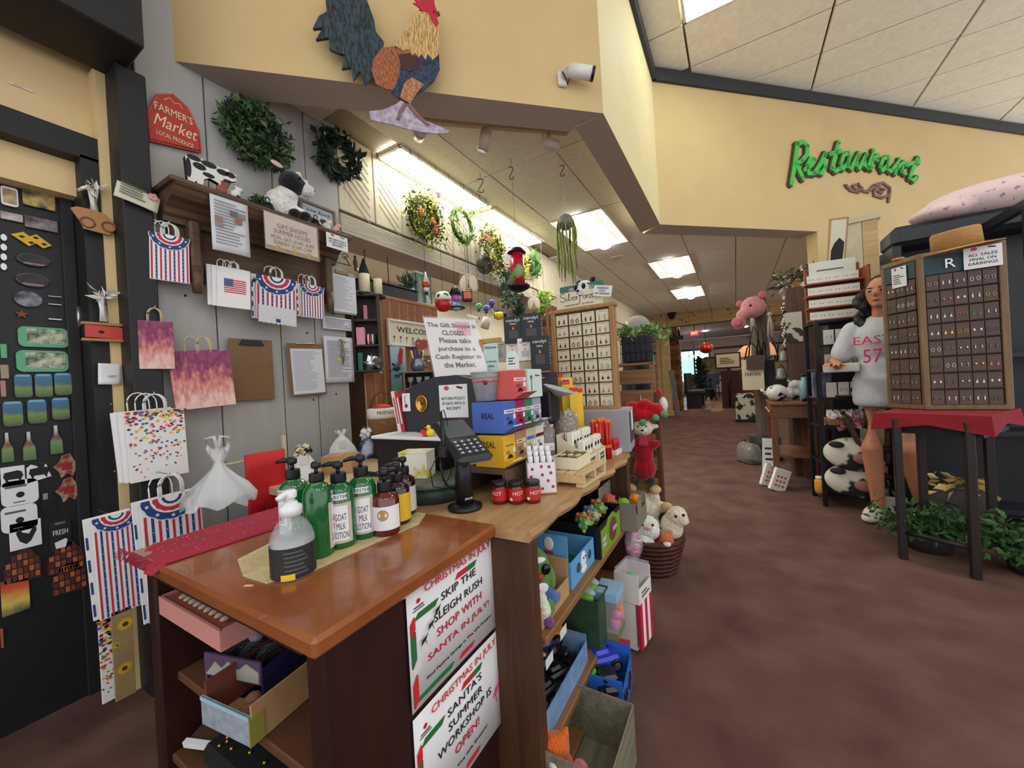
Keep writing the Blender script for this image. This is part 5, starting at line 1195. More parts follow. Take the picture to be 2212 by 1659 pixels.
for k,r in enumerate(((0,936,30,996),(46,934,78,992),(105,920,136,978))):magnet('bottle shaped meadow magnet, %s from left'%ordn(k),r,gradmat('bottle_magnet_print',[(0,(70,110,56)),(.45,(120,140,90)),(.6,(120,60,50)),(.8,(190,196,190)),(1,(200,200,196))],20,.12,(2,2,2),.4),BS,th=.008,grp=MG)
PIE=[(-.5,.02),(-.28,.2),(-.15,.45),(.15,.5),(.28,.2),(.5,.05),(.3,-.18),(.22,-.45),(0,-.3),(-.22,-.45),(-.3,-.18)]
for k,r in enumerate(((112,984,174,1028),(116,1036,179,1079))):magnet('%s barn and pie shaped magnet'%('upper','lower')[k],r,pic('pie_print',(120,30,30),(180,150,120),40),PIE,extra=inset(mat('pie_red',(146,30,34),.5),.4,.3),grp=MG)
def animal(kind):
 def f(T,w,h,y):
  b=MB()
  if kind=='pig':b.slab([(-.42*w,0),(-.36*w,.22*h),(.2*w,.28*h),(.36*w,.2*h),(.42*w,0),(.34*w,-.12*h),(.3*w,-.34*h),(.2*w,-.15*h),(-.2*w,-.15*h),(-.28*w,-.34*h),(-.36*w,-.1*h)],y-.0008,y,INK)
  elif kind=='hen':b.slab([(-.3*w,.1*h),(-.22*w,.3*h),(-.1*w,.1*h),(.1*w,.02*h),(.3*w,.35*h),(.34*w,.1*h),(.15*w,-.25*h),(0,-.35*h),(-.2*w,-.2*h)],y-.0008,y,INK)
  else:b.ell((0,y,-.08*h),(.12*w,.0008,.12*h),INK,8,5);bars(T,w*.8,h*.22,1,GREYINK,0,.26*h,y-.0006);bars(T,w*.4,h*.12,1,GREYINK,0,-.36*h,y-.0006)
  part(T,'animal_print',b)
 return f
magnet('white pig silhouette magnet',(0,1011,55,1046),WHITE,extra=animal('pig'),grp=MG);magnet('white barn and horse cutout magnet',(56,1003,111,1036),WHITE,[(-.5,-.5),(.5,-.3),(.42,-.05),(.3,.4),(.1,.1),(-.1,.35),(-.3,.45),(-.5,.3)],extra=animal('pig'),grp=MG)
magnet('upper white wide magnet with small rooster',(0,1043,84,1083),WHITE,'round',extra=animal('x'),grp=MG);magnet('lower white wide magnet with small rooster',(0,1098,82,1138),WHITE,'round',extra=animal('x'),grp=MG)
magnet('white hen silhouette magnet',(18,1133,91,1175),WHITE,extra=animal('hen'),grp=MG);magnet('dark glass bulb magnet with silver cap',(86,1066,124,1112),mat('dark_bulb',(26,28,28),.3),'oval',extra=inset(SILVER,.3,.25,-.2,.35),grp=MG)
def fresh(T,w,h,y):
 text(T,'FRESH',.01,WHITE,0,.1*h,y-.001,width=w*.7,height=h*.16);b=MB();b.slab([(-.3*w,-.2*h),(.25*w,-.12*h),(.3*w,-.2*h),(.2*w,-.4*h),(-.25*w,-.4*h)],y-.0008,y,WHITE);part(T,'cow_print',b);b=MB();b.box((0,y-.001,h*.4),(w*.5,.003,h*.06),SILVER);part(T,'lid',b)
magnet('black fresh milk can magnet',(105,1128,155,1183),mat('milk_can_black',(34,34,38),.4),'round',extra=fresh,grp=MG)
def choc(T,w,h,y):
 b=MB()
 for i in range(6):
  for j in range(4):
   if abs(i-2.5)+j>5:continue
   b.box(((i-2.5)*w*.155,y-.0015,(j-1.6)*h*.2),(w*.12,.003,h*.15),mat('brick_%d'%((i+j)%3),((120,62,44),(86,40,30),(170,96,50))[(i+j)%3],.5))
 part(T,'relief',b,kind='stuff')
for k,r in enumerate(((5,1196,90,1246),(99,1182,183,1226),(109,1222,189,1270))):magnet('brown chocolate quilt magnet, %s of three'%('left','upper right','lower right')[k],r,mat('choc_plate',(60,30,22),.6),[(-.5,-.4),(.5,-.5),(.5,.1),(.2,.5),(-.1,.45),(-.5,.0)],extra=choc,grp=MG)
magnet('sunset buggy postcard magnet',(0,1258,66,1314),gradmat('sunset_card',[(0,(40,60,60)),(.35,(214,190,90)),(.7,(206,90,50)),(1,(150,50,40))],14,.2,(2,2,2),.5),grp=MG);magnet('orange postcard magnet at the door edge below',(0,1358,9,1398),mat('orange_card',(170,84,50),.6),grp=MG)
magnet('green plate magnet cut by the photo edge',(0,743,16,774),mat('plate_green',(98,168,128),.5),grp=MG);magnet('tan house magnet cut by the photo edge',(0,788,20,818),mat('tan_magnet',(160,144,120),.6),grp=MG);magnet('pink house magnet cut by the photo edge',(0,822,14,857),mat('pink_magnet',(170,130,120),.6),grp=MG)
for k in range(4):magnet('silver animal charm magnet, %s from the top at the photo edge'%ordn(k),(0,505+k*21,15,522+k*21),SILVER,'oval',grp=MG)
CEL=mat('cellophane',(222,216,206),.15,spec=.9);ORN=mat('laser_cut_wood',(176,128,84),.7)
def ornament(px,py,label,kind,top):
 c_=at(px,py,x=-2.03);T=thing('wood_ornament',label,'ornament',(-2.03,c_.y,c_.z),pi/2);hp=at(*top,x=-2.03)
 b=MB()
 if kind=='buggy':
  b.slab([(-.06,.035),(-.045,.045),(0,.048),(.03,.04),(.06,.0),(.035,-.035),(-.03,-.03),(-.035,-.01)],-.004,.004,ORN);part(T,'body',b)
  for x_ in(-.02,.035):b=MB();b.T=Matrix.Translation((x_,-.005,-.005))@RX(pi/2);b.tube([(.018*math.cos(q_*pi/6),.018*math.sin(q_*pi/6),0)for q_ in range(12)],.003,mat('dark_cut_wood',(120,80,48),.7),5,True);part(T,'wheel',b)
 else:
  b.slab([(-.05,-.02),(.05,-.025),(.05,.02),(-.05,.025)],-.006,.006,mat('bridge_red',(196,70,60),.6));part(T,'wall',b)
  for z_ in(.03,-.03):b=MB();b.box((0,0,z_),(.12,.02,.01),ORN,.002);part(T,'roof' if z_>0 else 'deck',b)
  b=MB();b.ell((-.01,-.007,0),(.008,.001,.006),INK,8,4);part(T,'emblem',b)
 hz=hp.z-c_.z;b=MB()
 for k in range(5):b.tube([((k-2)*.004,0,.04),((k-2)*.003,-.004*math.sin(k),hz*.6),((k-2)*.006,-.002,hz*.95)],.004,CEL,5)
 b.leaves([(R.uniform(-.012,.012),R.uniform(-.01,.005),hz+R.uniform(-.02,.01))for _ in range(30)],.034,CEL,up=.5,aspect=.3);part(T,'cellophane_tie',b,kind='stuff')
ornament(205,482,'cut wood buggy ornament tied in cellophane on the door frame','buggy',(198,405));ornament(226,718,'red covered bridge ornament tied in cellophane on the door frame','bridge',(221,636))
T=sheet('small white gift card packet pinned to the door frame',(209,785),(262,830),-2.04,0,roll=.04,name='gift_card',m=WHITE,cat='card');text(T,'GIFT',.012,GREYINK,.004,.03,-.009,width=.022)
for px,py in((240,873),(248,1018)):
 b=MB();b.ell((0,0,0),.003,SILVER,8,5);solo('nail','%s silver nail head in the black door frame'%('upper' if py<900 else 'lower'),'nail',b,at(px,py,x=-2.063))
MAN=wood('mantel_brown',(74,54,40),(98,74,54),'y',1,.5)
T=thing('mantel_shelf','brown wooden mantel shelf with crown moulding on the grey wall','shelf',(-1.95,1.04,1.7))
b=WB(T);b.box((-1.91,1.03,1.955),(.2,.8,.02),MAN,.003);part(T,'top_board',b)
b=WB(T);b.slab([(-2.0,1.83),(-1.945,1.83),(-1.94,1.85),(-1.925,1.86),(-1.915,1.88),(-1.885,1.897),(-1.85,1.905),(-1.835,1.92),(-1.825,1.935),(-1.815,1.94),(-1.812,1.946),(-2.0,1.946)],.645,1.415,MAN);part(T,'crown_moulding',b)
b=WB(T);b.box((-1.985,1.03,1.73),(.03,.72,.24),MAN,.003);part(T,'back_board',b)
for y_ in(.74,1.35):
 b=WB(T);T0=b.T;b.T=T0@Matrix.Translation((0,y_,0));b.T=b.T@RZ(pi/2)
 b.slab([(-.0,1.56),(.0,1.84),(.1,1.84),(.085,1.76),(.05,1.68),(.045,1.6),(.02,1.55)],-.0,.03,MAN)if False else None
 b.T=T0;b.box((-1.955,y_,1.75),(.09,.04,.2),MAN,.008);b.cyl((-1.925,y_,1.55),(-1.925,y_,1.66),.018,MAN,.022);part(T,'corbel',b)
for k in range(4):b=WB(T);b.cyl((-1.97,.8+k*.17,1.645),(-1.93,.8+k*.17,1.655),.007,MAN);part(T,'peg',b)
sheet('white flyer with photos hanging from the mantel edge',(452,415),(541,557),-1.815,14,name='flyer',extra=lambda T,w,h:[part(T,'photo_print',(lambda b:(b.box((x_*w,-.008,z_*h),(ww*w,.0006,hh*h),mat('flyer_photo_%d'%i,c_,.6,n=.3,ns=60)),b)[1])(MB()))for i,(x_,z_,ww,hh,c_)in enumerate(((.08,.73,.2,.1,(110,106,100)),(.3,.72,.2,.1,(130,126,122)),(.2,.61,.2,.1,(160,100,90)),(-.32,.52,.2,.2,(140,120,116))))])
yc,z0,w,h=wrect((570,455),(688,565),-1.80)
T=sign('hours_sign','clear framed gift shoppe summer hours sign on the mantel edge','sign',(-1.80,yc,z0),pi/2,w,h,mat('hours_paper',(204,184,170),.6,n=.1,ns=12),txt=(('GIFT SHOPPE',.7,.13,mat('wine_ink',(104,52,48),.6),.58),('SUMMER HOURS',.54,.13,mat('wine_ink',(104,52,48),.6),.7),('MON - SAT: 10 AM - 8 PM',.37,.11,mat('wine_ink',(104,52,48),.6),.8),('SUNDAY: 10 AM - 2 PM',.23,.11,mat('wine_ink',(104,52,48),.6),.72)),clear=True)
b=MB();
for x_ in(-.3,.02,.3):b.tube([(x_*w+.011*math.cos(q_*pi/4),-.003,h*.1+.009*math.sin(q_*pi/4))for q_ in range(8)],.003,mat('petal_yellow',(222,172,24),.7),5,True)
part(T,'sunflower_print',b,kind='stuff');b=MB();b.box((0,-.002,h*.06),(w,.0008,h*.1),mat('hay_print',(150,116,60),.7,n=.2,ns=40));part(T,'field_print',b)
yc,z0,w,h=wrect((704,500),(752,546),-1.80);sign('return_card','small return policy card on the far end of the mantel','notice',(-1.80,yc,z0),pi/2,w,h,txt=(('RETURN POLICY',.6,.13,INK,.8),('30 DAYS WITH A',.42,.13,INK,.8),('RECEIPT',.24,.13,INK,.5)),extra=blossom)
ZM=1.965
c_=at(455,410,x=-1.87);T=thing('wooden_cow','flat black and white wooden cow standing on the mantel','figurine',(-1.87,c_.y,ZM),pi/2);k_=mm(110,c_)/110*.8
CW=mat('cow_white_paint',(222,222,218),.6);CBk=mat('cow_black_paint',(26,26,28),.6)
cowpx=[(405,337),(412,331),(440,338),(478,352),(492,352),(500,360),(513,365),(508,372),(512,382),(500,386),(492,382),(484,395),(480,412),(472,412),(470,395),(452,385),(440,390),(436,412),(428,412),(424,396),(416,412),(408,412)]
outl=[((x_-455)*k_*1.1,(412-y_)*k_+(x_-455)*k_*.28)for x_,y_ in cowpx];mz=min(z_ for _,z_ in outl)
b=MB();b.slab([(x_,z_-mz)for x_,z_ in outl],-.011,.011,CW,CBk);part(T,'body',b)
for cx_,cy_,rx,rz_ in((432,358,15,9),(422,338,16,7),(452,349,18,8),(480,364,14,8),(498,368,12,8),(488,390,9,9),(450,378,14,6),(410,365,6,26)):
 x_,z_=(cx_-455)*k_*1.1,(412-cy_)*k_+(cx_-455)*k_*.28-mz;b=MB();b.slab([(x_+rx*k_*math.cos(q_*pi/6),z_+rz_*k_*math.sin(q_*pi/6))for q_ in range(12)],-.0122,-.011,CBk);part(T,'patch',b)
c_=at(620,455,x=-1.86);T=thing('plush_cow','sitting black and white plush cow on the mantel','plush toy',(-1.88,c_.y,ZM),pi/2-.15);T.scale=(1.2,1.2,1.2)
CWF=fuzzy('cow_plush_white',(226,222,216));CBF=fuzzy('cow_plush_black',(26,27,32));s_=.118
b=MB();b.ell((-.01,.01,.06),(.062,.05,.065),CWF);b.ell((.01,-.0,.1),(.045,.045,.045),CWF);b.ell((.035,-.02,.03),(.05,.03,.03),CWF);remesh(part(T,'body',b),.007)
b=MB();b.ell((.025,-.02,.15),(.05,.048,.048),CBF);b.ell((.05,-.03,.148),(.03,.03,.028),CBF);hd_=remesh(part(T,'head',b),.006)
b=MB();b.ell((.078,-.035,.134),(.03,.034,.026),CWF);b.ell((.045,-.026,.185),(.016,.02,.025),CWF,rot=RY(.5));b.ell((.07,-.03,.162),(.014,.016,.024),CWF,rot=RY(.6));remesh(part(T,'blaze_and_muzzle',b),.006)
for sy,xx in((-1,-.04),(1,.02)):
 b=MB();b.ell((xx,-.03+sy*.02,.19 if sy<0 else .185),(.036,.008,.016),CBF,10,6,rot=RY(.25));e_=part(T,'ear',b)
 b=MB();b.ell((xx-.002,-.037+sy*.02,.19 if sy<0 else .185),(.024,.004,.01),mat('ear_pink',(214,170,164),.8),8,5,rot=RY(.25));part(e_,'inner_ear',b)
b=MB();b.ell((.04,-.066,.16),.006,mat('eye_gloss',(14,12,12),.1),8,6);part(T,'eye',b)
for x_ in(.02,.06):b=MB();b.ell((x_,-.045,.018),(.024,.026,.018),CBF,10,6);part(T,'hoof',b)
b=MB();b.ell((.1,-.055,.135),.004,mat('nostril',(60,40,40),.7),6,4);part(T,'nostril',b)
for k,(px,lab)in enumerate(((560,'small green faux plant behind the plush cow'),(583,'second small green faux plant beside the plush cow'))):
 c_=at(px,430,x=-1.93);b=MB();b.leaves([(R.gauss(0,.02),R.gauss(0,.018),R.uniform(.02,.085))for _ in range(220)],.026,[mat('leaf_dark',(40,66,38),.7),mat('leaf_mid',(70,98,54),.7)],up=.7);T=thing('faux_plant',lab,'plant',(-1.93,c_.y,ZM));part(T,'foliage',b,kind='stuff')
 b=MB();b.lathe([(.018,0),(.024,.03)],mat('tin_pot',(120,120,116),.5,.5),12);part(T,'pot',b)
for k,px in enumerate((577,680)):
 c_=at(px,460 if k==0 else 488,x=-1.85);T=thing('cow_bell',('black iron bell left of the plush cow','black iron bell before the framed print')[k],'bell',(-1.84,c_.y,ZM));b=MB();b.lathe([(.03,0),(.028,.01),(.02,.03),(.008,.036)],BLACKM,16);part(T,'dome',b)
 b=MB();b.tube([(0,-.009,.033),(0,-.009,.055),(0,0,.062),(0,.009,.055),(0,.009,.033)],.003,BLACKM,6);part(T,'loop',b)
c_=at(690,480,x=-1.96);T=thing('framed_print','framed livestock print with dark cow silhouettes on the mantel','picture',(-1.955,c_.y+.0,ZM),rot=(-.08,0,pi/2));w,h=.2,.18
b=MB();b.box((0,.004,h/2),(w,.004,h),mat('print_grey_blue',(176,184,190),.5));part(T,'print',b)
FRM=wood('taupe_frame',(104,88,74),(126,108,92),'x');
for sx in(-1,1):b=MB();b.box((sx*w/2,0,h/2),(.016,.018,h+.016),FRM,.002);part(T,'frame_side',b)
for sz in(0,1):b=MB();b.box((0,0,sz*h),(w,.018,.016),FRM,.002);part(T,'frame_rail',b)
text(T,'Live Stock',.02,INK,0,h*.8,-.0,width=w*.7,shear=.4)
for x_,z_ in((-.04,.09),(.035,.1),(0,.06)):b=MB();b.slab([(x_-.03,z_),(x_-.02,z_+.014),(x_+.02,z_+.014),(x_+.034,z_+.004),(x_+.022,z_-.002),(x_+.018,z_-.018),(x_-.018,z_-.016)],-.0,.002,INK);part(T,'cow_silhouette',b)
for k,(px,m,lab)in enumerate(((705,mat('fig_white',(214,206,196),.4,n=.2,ns=40),'small white figurine before the framed print'),(725,mat('fig_pink',(206,160,146),.5,col2=(40,36,36),ns=40,contrast=(.5,.55)),'small pink spotted cow figurine on the mantel end'),(508,mat('fig_bw',(220,220,216),.5,col2=(30,30,32),ns=30,contrast=(.5,.55)),'little white cow figurine right of the wooden cow'),(478,mat('fig_red',(150,84,70),.6,n=.3,ns=30),'little reddish figurine before the wooden cow'))):
 c_=at(px,(492,505,408,395)[k],x=-1.84);T=thing('figurine',lab,'figurine',(-1.84,c_.y,ZM),pi/2);b=MB();b.ell((0,0,.02),(.022,.016,.02),m);b.ell((.012,-.005,.042),(.015,.013,.013),m)
 for sx in(-1,1):b.ell((.012+sx*.012,-.003,.054),(.005,.003,.007),m,6,4)
 remesh(part(T,'body',b),.0035,3)
 b=MB();b.box((0,0,.002),(.036,.026,.004),m);part(T,'base',b)
LV=[mat('wreath_leaf_dark',(34,58,34),.7),mat('wreath_leaf_mid',(50,80,46),.7),mat('wreath_leaf_light',(84,112,64),.7)]
def wreath(label,px,py,x,ro,ri,cols,n,size,extra=None,sz=1.0,thick=.05,droop=0):
 c_=at(px,py,x=x);T=thing('wreath',label,'wreath',(x,c_.y,c_.z),pi/2)
 rm,rt=(ro+ri)/2,(ro-ri)/2
 b=MB();b.tube([(rm*math.cos(q_*pi/12),0,rm*sz*math.sin(q_*pi/12))for q_ in range(24)],rt*.35,mat('twig_ring',(58,48,34),.9),6,True);part(T,'ring',b)
 pts=[]
 for _ in range(n):
  a=R.uniform(0,2*pi);rr=rm+R.gauss(0,rt*.55);pts.append((rr*math.cos(a),min(.02,R.gauss(-thick*.3,thick*.4)),rr*sz*math.sin(a)-droop*abs(R.gauss(0,1))*(1 if math.sin(a)<0 else 0)))
 b=MB();b.leaves(pts,size,cols);part(T,'foliage',b,kind='stuff')
 if extra:
  for(m,nn_,sz_,nm)in extra:
   for _ in range(nn_):
    a=R.uniform(0,2*pi);rr=rm+R.gauss(0,rt*.5);b=MB();cx_,cy_,cz_=rr*math.cos(a),-thick*R.uniform(.6,1.1),rr*sz*math.sin(a)
    for q_ in range(5):b.ell((cx_+sz_*.6*math.cos(q_*1.256),cy_,cz_+sz_*.6*math.sin(q_*1.256)),(sz_*.5,sz_*.25,sz_*.5),m,6,4)
    part(T,nm,b)
 return T
wreath('thick dark boxwood wreath on the grey wall',553,292,-1.955,.165,.03,LV,2400,.03,thick=.05)
wreath('open leafy dark green wreath in the corner of the grey wall',728,335,-1.95,.135,.085,[mat('leaf_deep',(26,44,30),.5),LV[0]],520,.05,thick=.04)
def sof(px,py,off=.0):
 d=Vector(((px-CX)/F_PX,(py-CY)/F_PX,1));r=Vector((d.dot(_X),d.dot(_Y),d.dot(_U)))
 n3=Vector((nn.x,nn.y,0));p0=Vector((P1.x,P1.y,0))-n3*off
 t=p0.dot(n3)/r.dot(n3);p=r*t;p.z+=CAM_H;return p
AD=math.atan2(dd.y,dd.x);D3=Vector((dd.x,dd.y,0))
c0=sof(840,250,.07);T=thing('rooster_cutout','large painted rooster cutout mounted on the yellow soffit','rooster sign',c0,AD)
def rl(pts):return[((sof(640+x/3.253,y/3.253,.07)-c0).dot(D3),sof(640+x/3.253,y/3.253,.07).z-c0.z)for x,y in pts]
def feathery(name,cols,st):return mat(name,cols[0],.6,col2=cols[1],ns=10,stretch=st,bump=.2,bs=30,contrast=(.4,.6))
layers=[('tail',[(200,-70),(215,90),(160,120),(118,208),(190,200),(140,285),(230,270),(235,350),(300,380),(345,390),(322,488),(385,478),(400,572),(450,505),(480,600),(530,560),(560,500),(615,300),(560,230),(548,150),(470,-70)],feathery('rooster_tail',((24,27,32),(50,70,80)),(12,12,3)),0),('saddle',[(545,430),(600,350),(700,335),(790,400),(745,520),(700,645),(640,640),(560,600),(530,500)],feathery('rooster_saddle',((92,44,28),(190,116,66)),(40,40,4)),.004),('breast',[(735,420),(860,400),(1000,380),(1008,500),(970,580),(905,640),(850,670),(800,745),(720,705),(665,660),(700,620),(730,520)],feathery('rooster_breast',((30,30,42),(46,66,100)),(12,12,6)),.006),('wing',[(720,400),(800,390),(870,430),(860,500),(800,520),(740,500)],mat('rooster_maroon',(64,34,34),.6),.008),('hackle',[(700,340),(760,240),(850,130),(920,80),(985,130),(1005,230),(1005,390),(980,420),(955,440),(925,400),(905,440),(880,400),(860,425),(835,390),(815,410),(790,370),(750,375)],feathery('rooster_hackle',((150,104,56),(222,190,126)),(40,40,4)),.01),('head',[(862,95),(915,70),(960,80),(1008,132),(985,140),(1000,190),(975,208),(955,170),(925,110)],mat('rooster_red',(186,34,60),.5),.013),('comb',[(820,45),(850,48),(822,8),(865,30),(868,-6),(895,25),(905,-4),(922,22),(940,2),(950,26),(968,12),(972,60),(985,95),(940,85),(880,90)],mat('rooster_red',(186,34,60),.5),.012),('thigh',[(760,600),(810,560),(900,610),(850,665),(800,745),(730,700)],feathery('rooster_thigh',((150,92,60),(190,130,90)),(8,8,8)),.009),('rock',[(515,790),(610,780),(700,740),(735,715),(800,750),(900,850),(1072,925),(1060,945),(950,945),(800,920),(700,890),(525,850)],mat('rooster_rock',(140,124,140),.7,col2=(196,182,200),ns=40),.002)]
for nm,pts,m,off in layers:b=MB();b.slab(rl(pts),-.006-off,.008 if off==0 else-off,m);part(T,nm,b)
for pts in([(770,740),(730,800),(715,850)],[(790,745),(860,830),(930,890)]):b=MB();b.ribbon(rl(pts),.014,-.014,-.004,mat('rooster_leg',(130,92,90),.6));part(T,'leg',b)
b=MB();q_=rl([(965,110)])[0];b.ell((q_[0],-.02,q_[1]),.004,INK,8,5);part(T,'eye',b)
b=MB();b.slab(rl([(1000,105),(1010,132),(975,118)]),-.022,-.016,mat('beak_horn',(120,60,60),.5));part(T,'beak',b)
for px in(560,760):q_=rl([(px,420)])[0];b=MB();b.box((q_[0],.038,q_[1]),(.02,.062,.02),BLACKM);part(T,'bracket',b)
c0=sof(1213,175,.0);T=thing('security_camera','white bullet security camera on the yellow soffit corner','camera',c0,AD)
WC=mat('camera_white',(222,220,216),.4)
b=MB();b.box((0,-.012,0),(.05,.022,.075),WC,.006);part(T,'mount',b)
b=MB();b.ell((.02,-.04,.012),(.028,.028,.03),mat('camera_joint',(186,180,170),.5));part(T,'joint',b)
b=MB();b.cyl((.02,-.05,.022),(.135,-.08,-.006),.034,WC,n=20);part(T,'housing',b)
b=MB();b.cyl((.135,-.08,-.006),(.15,-.084,-.01),.0345,BLACK,n=20);part(T,'lens_face',b)
b=MB();b.tube([(-.005,-.025,.03),(-.01,-.05,.0),(.005,-.05,-.03),(.02,-.03,-.04),(.03,-.04,-.01)],.003,BLACK,6);part(T,'cable',b)
a,c_=at(800,247,z=ZC),at(1225,283,z=ZC);T=thing('track_light','pale track light rail with three spot heads under the low ceiling','light',(a+c_)/2,math.atan2(c_.y-a.y,c_.x-a.x));L_=(c_-a).length;TRK=mat('track_beige',(176,160,146),.5)
b=MB();b.box((0,0,-.012),(L_,.03,.024),TRK,.002);part(T,'rail',b)
for k,(px,py)in enumerate(((905,305),(1045,315),(1185,312))):
 q_=at(px,262+k*8,z=ZC);x_=(q_-(a+c_)/2).dot((c_-a).normalized());b=MB();b.cyl((x_,0,-.024),(x_,0,-.07),.01,TRK)
 dv=(Vector((.02,-.09,-.02)),Vector((-.03,.03,-.1)),Vector((.1,.02,-.01)))[k];s0=Vector((x_,0,-.09));b.cyl(s0-dv*.4,s0+dv*.6,.034,TRK,n=18);h_=part(T,'spot_head',b)
 b=MB();b.cyl(s0+dv*.6,s0+dv*.63,.028,mat('spot_glass',(150,140,150),.3),n=18);part(h_,'lens',b)
LG=[mat('lime_leaf',(176,186,70),.7),mat('moss_leaf',(92,116,46),.7),mat('leaf_mid',(70,98,54),.7)];YL=[mat('yellow_blossom',(206,200,92),.7),LG[0],LG[1],mat('dark_moss',(52,66,32),.8)]
BF=[(mat('orange_bloom',(222,130,40),.6),5,.022,'orange_flower'),(mat('pink_bloom',(206,62,84),.6),4,.024,'pink_flower'),(mat('blue_bloom',(70,110,150),.6),2,.016,'blue_flower')]
def wsize(px,py,x,r):return mm(r,at(px,py,x=x))
wreath('large yellow flowering wreath with orange and pink blooms over the opening',916,470,-1.93,wsize(916,470,-1.93,66),.02,YL,2100,.026,BF,thick=.07,droop=.02)
wreath('loose light green ivy wreath on the sawn boards',998,488,-1.95,wsize(998,488,-1.95,46),.085,[mat('fresh_leaf',(96,150,66),.6),LG[1]],420,.03,thick=.04)
wreath('second yellow flowering wreath, behind the mesh feeder',1062,540,-1.93,wsize(1062,540,-1.93,58),.03,YL,1600,.028,BF,thick=.07,droop=.02)
wreath('yellow green wreath partly behind the red bird feeder',1122,570,-1.93,wsize(1122,570,-1.93,42),.03,[LG[0],YL[0]],800,.03,thick=.05)
wreath('small round boxwood wreath, farthest on the sawn boards',1152,572,-1.93,wsize(1152,572,-1.93,32),.03,[mat('fresh_leaf',(96,150,66),.6),mat('leaf_mid',(70,98,54),.7)],900,.026,thick=.05)
IRON=mat('hook_iron',(52,48,46),.5,.5)
def shook(b,p,h,wd):
 n=9;pts=[(p[0]+wd*math.cos(math.radians(150-190*k/n)),p[1],p[2]-h*.18+h*.18*math.sin(math.radians(150-190*k/n)))for k in range(n+1)]
 pts+=[(p[0]-wd*math.cos(math.radians(30+190*k/n))*-1*-1,p[1],p[2]-h*.8-h*.2*math.sin(math.radians(20+170*k/n)))for k in range(n+1)][::1]
 b.tube(pts,.003,IRON,6)
def hookthing(px,py,label,h,wd=.022,wire=0):
 p=at(px,py,z=ZC);T=thing('s_hook',label,'hook',p,face(p));b=MB()
 if wire:b2=MB();b2.tube([(0,0,0),(.008,0,-wire*.5),(0,0,-wire)],.0014,IRON,5);part(T,'wire',b2)
 shook(b,(0,0,-wire),h,wd);part(T,'hook',b);return p
hookthing(880,322,'empty iron s-hook hanging before the strip light',.16,.02)
p=hookthing(1036,375,'iron s-hook with wire above the mesh feeder',.1,.024,.04)
p2=hookthing(1102,342,'iron s-hook above the red bird feeder',.085,.016,.06)
p3=hookthing(1213,357,'iron s-hook above the hanging planter',.08,.016)
q=at(1047,572,y=p.y);T=thing('mesh_feeder','dark wire mesh ball bird feeder hanging on a hook','bird feeder',q,face(q));r_=mm(18,q)
MESH=mat('feeder_mesh',(60,62,58),.5,.4,alpha=.55)
b=MB();b.ell((0,0,0),(r_,r_,r_*1.1),MESH,18,12);part(T,'mesh_ball',b)
for k in range(8):a_=k*pi/8;b=MB();b.tube([(r_*math.cos(t)*math.cos(a_),r_*math.cos(t)*math.sin(a_),r_*1.1*math.sin(t))for t in[2*pi*i/16 for i in range(16)]],.0012,IRON,4,True);part(T,'wire',b)
b=MB();b.lathe([(r_*.7,r_*.75),(r_*.4,r_*1.1),(.004,r_*1.2)],mat('feeder_green',(44,60,48),.5),14);part(T,'cap',b);b=MB();b.tube([(0,0,r_*1.15),(0,0,p.z-q.z-.18)],.0015,IRON,5);part(T,'cord',b)
b=MB();b.box((-.012,-.02,r_*1.5),(.022,.001,.06),WHITE);part(T,'tag',b)
q=at(1118,590,y=p2.y);T=thing('bird_feeder','red and green tube bird feeder with a black tray','bird feeder',q,face(q));s=mm(1,q)
b=MB();b.lathe([(s*21,s*43),(s*19,s*46),(s*12,s*53),(s*4,s*56)],BLACKM,20);part(T,'roof',b)
b=MB();b.lathe([(s*15,-s*28),(s*15,s*43)],mat('feeder_tube',(176,24,50),.25,col2=(110,160,90),ns=9,contrast=(.52,.58)),20);tu=part(T,'tube',b)
b=MB();b.lathe([(s*10,-s*40),(s*23,-s*34),(s*26,-s*28),(s*24,-s*27),(s*12,-s*32)],BLACKM,24);part(T,'tray',b)
b=MB();b.tube([(-s*14,0,s*44),(-s*12,0,s*70),(0,0,s*82),(s*12,0,s*70),(s*14,0,s*44)],.002,IRON,5);b.tube([(0,0,s*82),(0,0,p2.z-q.z-.14)],.0016,mat('jute',(150,134,104),.9),5);part(T,'hanger',b)
b=MB();b.box((-s*20,-s*14,s*28),(s*12,.001,s*18),WHITE,rot=RY(.4));part(T,'tag',b)
q=at(1222,480,y=p3.y);T=thing('hanging_planter','hanging pot with long green bead trailing strands','planter',q,face(q));s=mm(1,q)
b=MB();b.ell((0,0,0),(s*17,s*17,s*17),mat('planter_ribbed',(120,120,112),.6,n=.3,ns=30,stretch=(6,6,.5)),16,10);part(T,'pot',b)
for a_ in(0,2.1,4.2):b=MB();b.tube([(s*14*math.cos(a_),s*14*math.sin(a_),s*6),(0,0,s*62),(0,0,p3.z-q.z-.07)],.0015,mat('macrame',(206,196,170),.9),5);part(T,'cord',b)
ST=[mat('strand_green',(134,148,62),.7),mat('strand_dark',(96,106,50),.7)]
for k in range(16):
 a_=k*.39;x_,y_=s*17*math.cos(a_),s*15*math.sin(a_);L_=s*R.uniform(70,125);b=MB();b.tube([(x_*.9,y_*.9,s*6),(x_*1.15,y_*1.15,-s*12)]+[(x_*1.15+.006*math.sin(t*5+k),y_*1.15,-s*12-L_*t)for t in(.25,.5,.75,1)],[.004,.006,.007,.006,.007,.003],ST[k%2],6);part(T,'strand',b)
CABW=wood('cedar_planks',(124,74,44),(152,96,62),'z',1,.65);SLIT=mat('pale_slit',(206,164,124),.7)
T=thing('plank_cabinet','reddish plank display cabinet standing in the opening','cabinet',(-2.2,2.0,0));zt=1.74
